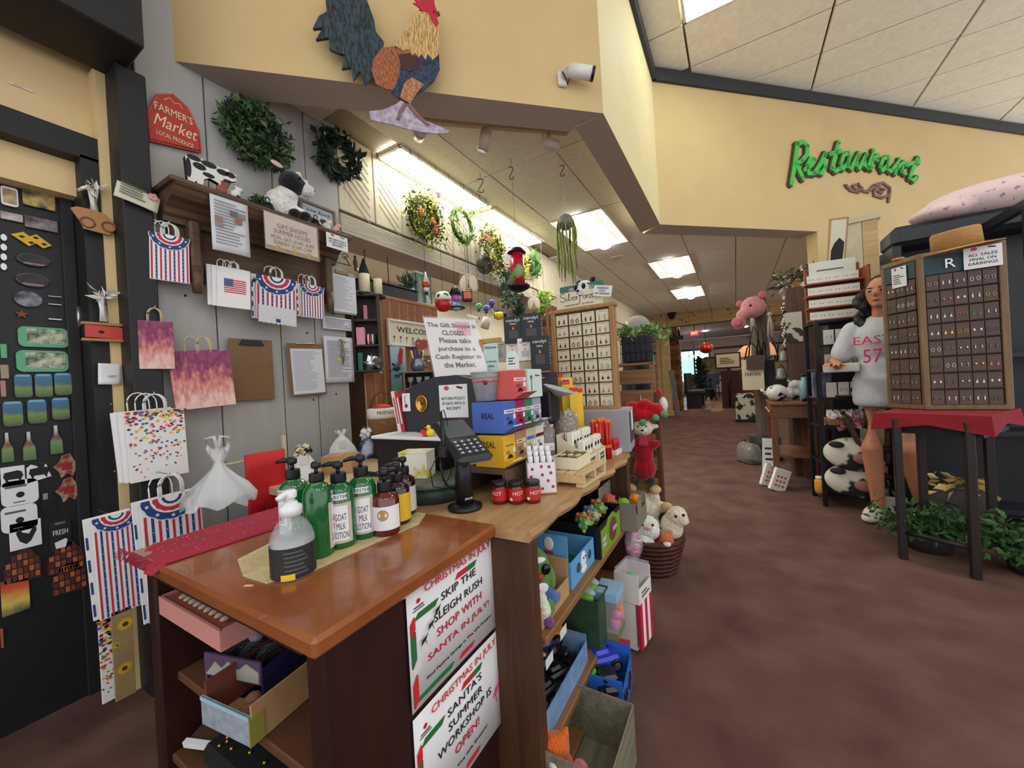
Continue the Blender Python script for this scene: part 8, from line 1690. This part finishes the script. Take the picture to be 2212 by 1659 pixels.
T=thing('jewellery_tray','white jewellery tray held out over the black shelf','tray',(.66,3.6,1.045),-.3);b=MB();b.box((0,0,.03),(.2,.12,.06),mat('tray_white',(206,200,190),.6),.006);part(T,'tray',b);b=MB();b.leaves([(R.uniform(-.08,.08),R.uniform(-.05,.05),.062)for _ in range(40)],.025,[SILVER,INK]);part(T,'trinkets',b,kind='stuff')
T=thing('blue_bottle','pale blue cow print bottle on the brown desk','bottle',(.52,4.3,.79));b=MB();b.lathe([(.035,0),(.035,.16),(.02,.19),(.02,.22)],mat('cow_bottle',(140,186,190),.4,col2=(30,34,40),ns=9,contrast=(.52,.56)),16);part(T,'body',b);b=MB();b.lathe([(.022,.22),(.022,.245)],BLACK,12);part(T,'cap',b)
CP=mat('cow_face_print',(206,200,184),.8,col2=(36,34,36),ns=6,contrast=(.5,.56));PINKF=mat('pillow_muzzle',(150,104,96),.8)
for k,(z,lab)in enumerate(((.16,'cow face pillow stuffed low in the black shelf'),(.36,'cow face pillow on top of the lower one in the black shelf'))):
 T=thing('cow_pillow',lab,'pillow',(ex+.12,ey-.18,z),rot=(-.3,.1,.1));b=MB();b.ell((0,0,.06),(.2,.07,.13),CP,16,10);b.box((0,0,.06),(.3,.06,.2),CP,.03);remesh(part(T,'cushion',b),.012,5);b=MB();b.ell((.02,-.075,.02),(.06,.02,.04),PINKF,10,6);part(T,'muzzle_print',b)
 for x in(-.13,.15):b=MB();b.ell((x,-.07,.11),(.05,.015,.025),CBk,10,6);part(T,'ear_print',b)
b=MB();b.leaves([(R.gauss(0,.04),R.gauss(0,.03),R.uniform(0,.07))for _ in range(120)],.05,[mat('peony',(206,120,140),.7),mat('peony_pale',(216,150,166),.7)],aspect=.9);T=thing('peony_bunch','pink peony bunch on the black shelf','flowers',(ex+.1,ey-.14,.64));part(T,'petals',b,kind='stuff');b=MB();b.cyl((0,.03,-.01),(0,.0,.05),.006,LG[1]);part(T,'stem',b)
for k in range(3):b=MB();b.box((0,0,.02),(.12,.1,.04),(WHB,CREAM,KRAFT)[k],.002);solo('gift_box',('white','cream','kraft')[k]+' gift box on the black shelf','box',b,(ex+.02+.1*k,ey-.05,.63 if k<2 else .35),.3*k)
BD=wood('chestnut_desk',(96,56,34),(120,74,48),'y',1,.5);T=thing('brown_desk','old brown writing desk with small drawers along the right aisle','desk',(.42,4.5,0),.0)
b=MB();b.box((0,0,.77),(.34,.6,.025),BD,.004);part(T,'top',b);b=MB();b.box((0,0,.7),(.32,.58,.11),BD,.004);part(T,'drawer_case',b)
for k in range(3):
 b=MB();b.box((-.162,-.19+.19*k,.7),(.008,.17,.08),BD,.003);d_=part(T,'drawer',b)
 for sy in(-1,1):b=MB();b.ell((-.172,-.19+.19*k+sy*.04,.7),.01,GOLD,8,6);part(d_,'knob',b)
for sx in(-1,1):
 for sy in(-1,1):b=MB();b.box((sx*.14,sy*.26,.325),(.05,.05,.65),BD,.004);part(T,'leg',b)
b=MB();b.box((0,0,.3),(.3,.56,.02),BD);part(T,'shelf',b);b=MB();b.box((.16,0,.5),(.012,.56,.4),BD);part(T,'back_panel',b)
T=thing('cow_teapot','black spotted white teapot on the brown desk','teapot',(.33,4.5,.783));COWC=mat('spotted_ceramic',(216,214,206),.3,col2=(26,26,28),ns=14,contrast=(.56,.6));b=MB();b.ell((0,0,.08),(.09,.085,.08),COWC,18,12);part(T,'pot',b);b=MB();b.tube([(-.07,0,.06),(-.11,0,.09),(-.13,0,.12)],[.02,.015,.01],COWC,8);part(T,'spout',b);b=MB();b.tube([(.08,0,.12),(.13,0,.11),(.13,0,.05),(.08,0,.04)],.009,COWC,6);part(T,'handle',b)
plush('plush_calf','small black and white plush cow behind the teapot',(.48,4.62,.783),0,[((0,0,.07),(.06,.05,.07)),((0,-.02,.15),(.05,.045,.045)),((-.05,0,.18),(.02,.01,.012)),((.05,0,.18),(.02,.01,.012))],fuzzy('calf_spots',(216,214,210),col2=(24,24,26),contrast=(.5,.54),ns=10))
T=thing('open_sign','white A-board style sign leaning against the brown desk','sign',(.24,4.45,.0),rot=(-.1,0,0));b=MB();b.slab([(-.07,0),(.07,0),(.05,.42),(-.05,.42)],-.01,.01,WHITE);part(T,'board',b);bars(T,.07,.26,5,INK,0,.22,-.0115)
for k,(x,y,a_)in enumerate(((.26,4.16,.35),(.2,4.3,.3))):T=thing('boxed_print',('white box with small animal prints leaning on the desk leg','second white box leaning behind the first')[k],'box',(x,y,.0),rot=(0,a_,.4));b=MB();b.box((0,0,.1),(.13,.04,.2),WHB,.003);part(T,'carton',b);b=MB();[b.ell((-.03+.03*(j%3),-.021,.05+.04*(j//3)),(.01,.001,.012),mat('print_rose',(176,84,80),.6),6,4)for j in range(9)];part(T,'animal_print',b,kind='stuff')
tx_,ty_=.27,5.6;T=thing('display_post','rough log post hung with bags and tassels along the right aisle','post',(tx_,ty_,0));LOG=wood('log_bark',(74,60,50),(106,92,78),'z');b=MB();b.lathe([(.11,.0),(.12,.05),(.1,.1),(.09,.5),(.1,1.2),(.085,1.95)],LOG,16);part(T,'trunk',b);b=MB();b.lathe([(.17,0),(.17,.28),(.12,.3)],mat('pot_black',(24,24,26),.6),18);part(T,'base',b)
for k in range(5):b=MB();b.cyl((0,0,1.2+.14*k),(.2*math.cos(k*2.2-1),.2*math.sin(k*2.2-1),1.24+.14*k),.012,LOG);part(T,'peg',b)
PGP=fuzzy('pig_pink',(206,140,144),bs=60);plush('plush_pig','pink plush pig head hanging high on the log post',(tx_-.06,ty_-.16,1.72),-.5,[((0,0,.12),(.14,.12,.13)),((-.06,-.1,.04),(.08,.08,.07)),((-.1,-.13,-.06),(.075,.07,.08))],PGP,[('snout',(-.1,-.18,-.05),(.07,.04,.06),fuzzy('pig_snout',(206,108,116))),('ear',(-.14,-.02,.19),(.05,.02,.04),fuzzy('pig_snout',(206,108,116))),('ear',(.12,-.02,.24),(.05,.02,.045),fuzzy('pig_snout',(206,108,116))),('eye',(.03,-.115,.13),.014,EYE)],.012)
def hangbag(label,x,y,ztop,w,h,m,strap=.25,txt=None,name='tote_bag',tri=False,rz=-.2):
 T=thing(name,label,'bag',(x,y,ztop-h-strap),rz);b=MB();b.slab([(-w/2,0),(w/2,0),(w/2*(1 if not tri else .9),h),(-w/2*(1 if not tri else .9),h)],-.02,.02,m);part(T,'body',b);b=MB();b.tube([(-w*.35,0,h),(-w*.2,0,h+strap*.7),(0,0,h+strap),(w*.2,0,h+strap*.7),(w*.35,0,h)],.008,BLACK,6);part(T,'strap',b)
 if txt:text(T,txt,.05,INK,0,h*.5,-.022,width=w*.7,height=h*.12)
hangbag('cream farm lettered tote bag on the log post',.17,5.35,1.42,.22,.36,mat('canvas_cream',(206,194,166),.8),.2,'FARMIN');hangbag('brown leather purse hanging over the cream tote',.2,5.3,1.6,.18,.16,mat('leather_brown',(76,54,44),.5),.34,name='leather_purse');hangbag('black shoulder bag behind the cream tote',.34,5.38,1.5,.26,.3,mat('bag_black',(22,22,26),.6),.3,name='shoulder_bag')
for k,(x,y,z)in enumerate(((.36,5.3,1.72),(.5,5.2,1.9))):T=thing('tassel',('cream tassel hanging beside the pig','cream tassel hanging by the dried flowers')[k],'tassel',(x,y,z));b=MB();[b.tube([(.0,0,0),(.02*math.cos(j),.02*math.sin(j),-.1),(.03*math.cos(j),.03*math.sin(j),-.26)],.006,mat('cotton_cream',(196,186,166),.9),5)for j in range(9)];part(T,'threads',b,kind='stuff');b=MB();b.tube([(0,0,0),(0,0,.1)],.004,IRON,5);b.ell((0,0,0),.025,mat('cotton_cream',(196,186,166),.9),8,6);part(T,'head',b)
PNL=wood('dark_panel',(70,46,34),(92,64,48),'z');T=thing('display_cabinet','tall brown display cabinet hung with small gifts along the right aisle','cabinet',(.62,4.98,0));b=MB();b.box((0,0,.95),(.3,.4,1.9),PNL,.005);part(T,'case',b)
for k in range(14):b=MB();b.ell((-.16,R.uniform(-.18,.18),.9+.07*k),(.012,.012,.022),(SILVER,CREAM,mat('bead_black',(20,20,22),.4))[k%3],8,5);part(T,'charm',b)
b=MB();b.box((-.1,-.205,1.5),(.14,.008,.3),mat('tool_print',(196,190,176),.6,col2=(50,46,46),ns=7,contrast=(.58,.6)));part(T,'print',b)
b=MB();b.leaves([(R.gauss(0,.12),R.gauss(0,.08),R.gauss(.1,.06))for _ in range(200)],.09,[mat('dried_dark',(60,54,40),.8),mat('dried_cream',(206,196,176),.8),mat('dried_moss',(96,92,60),.8)],aspect=.3);T=thing('dried_flowers','dried flower bunch with white blooms on the display cabinet','flowers',(.6,4.95,1.92));part(T,'foliage',b,kind='stuff');b=MB();b.lathe([(.05,-.02),(.06,.08)],KRAFT,12);part(T,'vase',b)
q=at(1800,590,y=4.1);T=thing('framed_picture','tall framed silhouette print above the stepped rack','picture',(.77,4.24,1.93),rot=(0,.1,.05));b=MB();b.box((0,0,.2),(.13,.02,.42),wood('frame_oak',(150,112,70),(176,138,92),'z'),.004);part(T,'frame',b);b=MB();b.box((0,-.011,.2),(.1,.004,.38),mat('print_cream',(206,198,180),.6));part(T,'print',b);b=MB();b.slab([(-.04,.04),(.04,.04),(.045,.2),(.01,.24),(-.02,.2),(-.04,.14)],-.0145,-.013,INK);part(T,'silhouette',b)
T=thing('picture_shelf','dark cabinet top carrying the framed print','cabinet',(.775,4.3,0));b=MB();b.box((0,0,.96),(.17,.25,1.92),mat('cab_navy',(34,32,36),.6),.004);part(T,'case',b)
T=thing('wooden_column','pale knotty plank column beside the dark cabinet','column',(1.06,4.75,0),-.1)
for k in range(2):b=MB();b.box((-.055+.11*k,0,1.2),(.108,.1,2.4),BEAM if k else SAWN,.004);part(T,'plank',b)
b=MB();b.box((0,0,2.42),(.26,.13,.05),SAWN,.004);part(T,'cap',b)
for k in range(7):b=MB();b.ell((-.16+.03*(k%2),-.06,1.75-.07*k),(.05,.04,.028),mat('shell_%d'%(k%2),((206,196,176),(150,140,120))[k%2],.6),10,6);solo('hat_pin_cushion','pale round ornament, %s from top beside the plank column'%ordn(k),'ornament',b,(1.04,4.62,0),group='round ornaments on the column')
RCE=mat('restaurant_ceiling',(176,168,182),.7);b=MB();b.box((-.5,18.5,2.95),(14,15.2,.06),RCE);cr=struct('ceiling_restaurant',b);DL=mat('downlight',(255,240,210),.4,emit=140)
for k in range(12):b=MB();b.lathe([(.1,0),(.1,-.02)],DL,12);o=part(cr,'downlight',b);o.location=(-2.6+(k%4)*1.5,12.6+(k//4)*3.2,2.92)
RWL=mat('restaurant_wall',(190,176,176),.8);b=MB();b.box((-.5,23.5,1.4),(14,.1,3),RWL);b.box((-5,18,1.4),(.1,11,3),RWL);b.box((2.6,17,1.4),(.1,12.5,3),mat('restaurant_tan_wall',(200,168,128),.8));struct('wall_restaurant_back',b)
b=MB();b.box((-.6,23.4,2.35),(9,.08,.1),TRIMB);struct('trim_4',b)
p=at(1500,790,y=23.3);b=MB();b.box((p.x,23.42,p.z),(1.5,.04,1.7),mat('daylight_pane',(150,205,205),.3,emit=1.6));wn=struct('window_1',b);b=MB()
for sx in(-.76,0,.76):b.box((p.x+sx,23.38,p.z),(.08,.06,1.8),TRIMB)
part(wn,'mullion',b)
p=at(1545,790,y=23.2);T=thing('wall_painting','framed quilt painting on the restaurant back wall','picture',(p.x,23.35,p.z-.4));b=MB();b.box((0,0,.4),(1.4,.06,1.0),DKW);part(T,'frame',b);b=MB();b.box((0,-.04,.4),(1.2,.03,.8),mat('quilt_print',(150,130,96),.7,col2=(84,70,56),ns=4));part(T,'canvas',b)
p=at(1500,720,y=13);T=thing('exit_sign','glowing red exit sign in the restaurant','sign',p);b=MB();b.box((0,0,0),(.22,.05,.14),mat('exit_red',(230,20,24),.5,emit=1.5));part(T,'box',b);text(T,'EXIT',.1,mat('exit_letters',(255,190,170),.5,emit=2),0,0,-.027,width=.17,height=.08);b=MB();b.cyl((0,0,.07),(0,0,2.92-p.z),.01,BLACKM);part(T,'stem',b)
p=at(1525,752,y=13.5);T=thing('red_lantern','round red glass pendant lantern in the restaurant','lamp',p);b=MB();b.ell((0,0,0),(.2,.2,.17),mat('lantern_red',(176,40,30),.2,coat=.5),18,12);part(T,'globe',b);b=MB();b.cyl((0,0,.16),(0,0,2.92-p.z),.008,BLACKM);part(T,'cord',b);b=MB();b.tube([(.2*math.cos(k*pi/10),.2*math.sin(k*pi/10),0)for k in range(20)],.015,GOLD,5,True);part(T,'band',b)
p=at(1500,768,y=19);T=thing('chandelier','cluster chandelier of white globe bulbs in the restaurant','lamp',p)
for k in range(10):a_=k*.63;b=MB();b.ell((.4*math.cos(a_),.3*math.sin(a_),.08*math.sin(k*2)),.09,mat('globe_bulb',(255,246,230),.4,emit=4),10,8);part(T,'bulb',b)
b=MB();b.cyl((0,0,0),(0,0,2.92-p.z),.02,BLACKM);b.tube([(.4*math.cos(k*.63),.3*math.sin(k*.63),0)for k in range(10)],.012,BLACKM,5,True);part(T,'frame',b)
p=at(1575,832,y=13);T=thing('host_stand','dark red host stand with a framed menu board','stand',(p.x,13,0));b=MB();b.box((.1,.2,.55),(.6,.4,1.1),mat('host_red',(70,26,28),.5),.01);part(T,'podium',b);b=MB();b.cyl((0,-.1,0),(0,-.1,1.2),.025,BLACKM);part(T,'pole',b);b=MB();b.box((0,-.12,1.4),(.66,.03,.46),BLACKM,.004);part(T,'board_frame',b);b=MB();b.box((0,-.14,1.4),(.58,.02,.38),CREAM);bo_=part(T,'menu',b);bars(bo_,.4,.2,4,INK,0,1.4,-.152);b=MB();b.lathe([(.18,0),(.18,.02),(.03,.04)],BLACKM,14,(0,-.1,0));part(T,'base',b)
CHB=mat('chair_blue',(40,50,76),.5)
def chair(x,y,lab):
 T=thing('dining_chair',lab,'chair',(x,y,0),R.uniform(-.3,.3),group='restaurant chairs')
 b=MB();b.box((0,0,.45),(.42,.42,.05),CHB,.01);part(T,'seat',b);b=MB();b.box((0,.2,.78),(.42,.04,.5),CHB,.01);part(T,'backrest',b)
 for sx in(-1,1):
  for sy in(-1,1):b=MB();b.cyl((sx*.18,sy*.18,0),(sx*.18,sy*.18,.45),.02,BLACKM,n=6);part(T,'leg',b)
for k in range(6):chair(-1.5+.62*(k%3),16.5+1.6*(k//3),'dark blue dining chair, %s row, %s from left in the restaurant'%(('front','back')[k//3],ordn(k%3)))
for k in range(2):T=thing('dining_table',('front','back')[k]+' dark dining table in the restaurant','table',(-.9,17.2+1.6*k,0));b=MB();b.box((0,0,.74),(1.7,.7,.04),DKW,.01);part(T,'top',b);b=MB();b.cyl((0,0,0),(0,0,.72),.06,BLACKM);part(T,'pedestal',b)
for k,(x,w)in enumerate(((-1.6,.2),(-1.78,.12))):T=thing('pine_post',('wide pale pine post at the passage edge','narrow pale pine post at the passage edge')[k],'post',(x,10.95+.1*k,0));b=MB();b.box((0,0,1.15),(w,.16,2.3),BEAM,.006);part(T,'post',b);b=MB();b.box((0,-.01,.06),(w+.04,.18,.12),BEAM,.004);part(T,'plinth',b)
T=thing('brick_pillar','brown brick pillar beyond the passage','pillar',(-1.75,12.6,0));b=MB();b.box((0,0,1.4),(.6,.5,2.8),mat('mortar',(110,84,62),.9));part(T,'core',b);bkm=[]
for c3 in((110,66,44),(134,84,56),(92,56,40)):q=MB();q.box((0,0,0),(.28,.04,.13),mat('pillar_brick_%d'%c3[0],c3,.8),.008);bkm.append(q.mesh('brick'))
for r in range(18):
 for c in range(2):o=part(T,'brick',bkm[R.randrange(3)]);o.location=(-.15+.3*c+(.05 if r%2 else 0),-.26,.08+r*.15)
 o=part(T,'brick',bkm[R.randrange(3)]);o.location=(.31,0,.08+r*.15);o.rotation_euler=(0,0,H2)
T=thing('dark_bench','dark wooden console bench with cushions beyond the passage','bench',(-1.15,13.6,0));b=MB();b.box((0,0,.5),(.5,1.6,.1),DKW,.01);part(T,'seat',b);b=MB();b.box((-.2,0,.8),(.08,1.6,.6),DKW,.01);part(T,'back',b)
for sy in(-1,1):b=MB();b.box((0,sy*.7,.23),(.4,.08,.46),DKW);part(T,'leg',b)
p=at(1515,830,y=15);T=thing('small_fir','small dark christmas tree in the restaurant','tree',(p.x,15,0));b=MB();b.leaves([((1.6-z)*.28*R.random()*math.cos(a_),(1.6-z)*.28*R.random()*math.sin(a_),z)for z,a_ in[(R.uniform(.3,1.55),R.uniform(0,6.3))for _ in range(500)]],.16,[mat('fir_dark',(24,40,30),.8)]);part(T,'foliage',b,kind='stuff');b=MB();b.cyl((0,0,0),(0,0,1.5),.03,DKW);part(T,'trunk',b)
p=at(1450,730,y=11.4);T=thing('dark_shelf_board','dark wooden wall shelf with bottles past the pine posts','shelf',(p.x,11.6,p.z));b=MB();b.box((0,0,0),(.6,.2,.1),DKW,.006);part(T,'board',b);b=MB();b.box((0,.3,-.0),(.05,.6,.05),DKW);part(T,'bracket',b)
for k in range(3):b=MB();b.lathe([(.03,0),(.03,.14),(.012,.18),(.012,.22)],BLACK,10);solo('dark_bottle','%s dark bottle on the wall shelf past the posts'%ordn(k),'bottle',b,(p.x-.1+.14*k,11.6,p.z+.05))
for o in list(C.objects):
 if o.parent is None and o.name.split('.')[0]in('plush_basket','plush_sheep','plush_santa','plush_fox')and(Vector((o.location.x,o.location.y))-Vector((bx,by))).length<.3:
  d0=o.location-Vector((bx,by,0));o.location=Vector((bx,by,0))+d0*1.15;o.scale=(1.15,1.15,1.15)
BGB=mat('bag_black',(22,22,26),.6);LBR=mat('leather_brown',(76,54,44),.5)
hangbag('narrow dark brown bag hanging behind the leather purse',.27,5.42,1.62,.12,.3,mat('bag_espresso',(44,32,28),.6),.3,name='shoulder_bag');hangbag('black crossbody bag lowest at the cabinet corner',.46,5.15,1.3,.16,.2,BGB,.3,name='shoulder_bag');hangbag('tan strap purse beside the display cabinet',.43,5.05,1.45,.12,.14,mat('leather_tan',(120,90,62),.5),.28,name='leather_purse')
for k,(x,y,z)in enumerate(((.44,4.9,1.16),(.40,4.82,.98))):
 T=thing('cow_bell',('upper','lower')[k]+' grey tin cow bell hanging on the display cabinet','bell',(x,y,z));TN=mat('tin_grey',(120,122,118),.4,.6)
 b=MB();b.lathe([(.055,0),(.05,.02),(.035,.11),(.012,.12)],TN,14,sy=.7);part(T,'dome',b);b=MB();b.tube([(-.02,0,.115),(0,0,.16),(.02,0,.115)],.005,IRON,6);part(T,'loop',b)
for k in range(4):
 T=thing('bead_strand','%s strand of pale beads hanging on the display cabinet'%ordn(k),'beads',(.455,4.82+.09*k,1.75-.06*k))
 for j in range(9):b=MB();b.ell((0,0,-.04*j),.014,(CREAM,SILVER,mat('bead_black',(20,20,22),.4))[(j+k)%3],8,5);part(T,'bead',b)
for k,(x,y)in enumerate(((.12,5.3),(.05,5.42))):
 T=thing('glass_cloche',('front','back')[k]+' wire and glass cloche on the carpet by the log post','cloche',(x,y,0));b=MB();b.lathe([(.09,0),(.09,.16),(.06,.22),(0,.24)],glass('cloche_glass',(170,170,160),.35),16);part(T,'dome',b);b=MB();b.lathe([(.1,0),(.1,.015)],IRON,16);part(T,'base',b);b=MB();b.ell((0,0,.25),.015,IRON,8,6);part(T,'knob',b)
def onshelf(dx,dy,z):return Vector((ex,ey,z))+RZ(.1)@Vector((dx,dy,0))
T=thing('round_tag','round white lettered tag hanging on the black shelf','tag',onshelf(.3,-.17,.78),.1);b=MB();b.T=RX(pi/2);b.lathe([(.06,0),(.06,.006)],WHITE,22);part(T,'disc',b);bars(T,.07,.05,4,INK,0,0,-.008);b=MB();b.tube([(0,0,.06),(0,.02,.12),(0,.03,.27)],.002,IRON,4);part(T,'string',b)
T=thing('woven_tray','woven tray of pale booklets on the black shelf','tray',onshelf(.1,-.1,.632),.15);b=MB();b.box((0,0,.03),(.3,.18,.05),mat('wicker',(136,100,60),.8),.008);part(T,'tray',b)
for k in range(6):b=MB();b.box((-.11+.045*k,-.02,.075),(.03,.12,.05),(WHITE,CREAM)[k%2],rot=RX(.3));part(T,'booklet',b)
for k in range(3):T=thing('rolling_stick','%s dark turned stick leaning across the black shelf'%ordn(k),'stick',onshelf(.18+.05*k,-.2,.35),rot=(0,-.35+.2*k,.1));b=MB();b.lathe([(.018,0),(.022,.05),(.018,.2),(.02,.36),(.008,.4)],wood('dark_stick',(62,44,34),(84,62,48),'z'),10);part(T,'stick',b);b=MB();b.ell((0,0,.41),.018,DKW,8,6);part(T,'knob',b)
b=MB();b.box((0,0,.1),(.13,.012,.2),mat('teal_book',(150,150,176),.6,col2=(70,70,110),ns=14),.002);solo('leaning_book','lilac printed book leaning on the middle black shelf','book',b,onshelf(-.06,-.1,.851),.5,rot=None)
b=MB();b.ell((0,0,.05),(.1,.08,.06),mat('brown_hat',(70,48,38),.8));b.lathe([(.15,0),(.15,.012)],mat('brown_hat',(70,48,38),.8),20);solo('felt_hat','brown felt hat on the middle black shelf','hat',b,onshelf(.15,-.05,.852))
for k in range(2):b=MB();b.box((0,0,.06),(.16,.02,.12),WHB,.003);solo('price_card',('left','right')[k]+' white card standing in the bottom of the black shelf','card',b,onshelf(.32+.1*k,-.22,.0),-.2)
T=thing('orange_jar','small orange jar at the foot of the black shelf','jar',onshelf(-.1,-.1,.092));b=MB();b.lathe([(.03,0),(.035,.02),(.035,.1),(.025,.11)],mat('jar_orange',(206,140,50),.4),14);part(T,'jar',b);b=MB();b.lathe([(.027,.11),(.027,.13)],CREAM,12);part(T,'lid',b)
T=thing('leaning_plank','grey weathered plank leaning at the passage edge','plank',(-1.36,10.85,0),rot=(0,-.09,0));b=MB();b.box((0,0,.6),(.12,.05,1.2),wood('grey_plank',(104,98,92),(130,124,116),'z'),.004);part(T,'board',b);bars(T,.05,.9,14,GREYINK,0,.6,-.026)
p=at(1610,872,y=9.5);T=thing('cow_throw','white throw with black cow print folded on a stand past the host stand','throw',(p.x,9.6,0));b=MB();b.box((0,0,.3),(.36,.3,.6),CP,.05);part(T,'throw',b);b=MB();b.box((0,0,.03),(.4,.34,.06),DKW,.005);part(T,'stand',b)
p=at(1605,800,y=14.5)
for k in range(2):T=thing('red_booth',('left','right')[k]+' dark red upholstered seat past the host stand','seat',(p.x+.15+.6*k,14.5,0));RB=mat('booth_red',(112,34,30),.6);b=MB();b.box((0,0,.24),(.5,.5,.46),RB,.03);part(T,'seat',b);b=MB();b.box((0,.22,.8),(.5,.1,.7),RB,.03);part(T,'backrest',b)
p=at(1600,752,y=15.5);T=thing('peach_awning','peach fabric awning in the restaurant','awning',(p.x+.4,15.6,1.55));b=MB();b.add([(-.7,0,0),(.7,0,0),(.5,.4,.45),(-.3,.4,.4)],[(0,1,2,3)],mat('awning_peach',(206,150,120),.8));o=part(T,'canopy',b);s_=o.modifiers.new('t','SOLIDIFY');s_.thickness=.03;b=MB();b.cyl((.6,.3,-1.55),(.6,.3,.4),.03,BLACKM);part(T,'post',b)
b=MB();b.tube([(0,0,.004),(.05,.03,.02),(.1,.0,.006),(.16,.03,.004)],.0025,BLACK,6);solo('loose_cord','thin black cord looping on the sales counter behind the green bottles','cord',b,at(790,1030,z=.731),.2)
T=thing('round_mirror','round dark hand mirror on the sales counter','mirror',at(850,995,z=.74),rot=(1.1,0,.6));b=MB();b.lathe([(.06,0),(.062,.006),(.055,.01)],DKW,22);part(T,'rim',b);b=MB();b.lathe([(.054,.0095),(.054,.011)],mat('mirror_glass',(96,76,72),.1,.6),22);part(T,'glass',b)
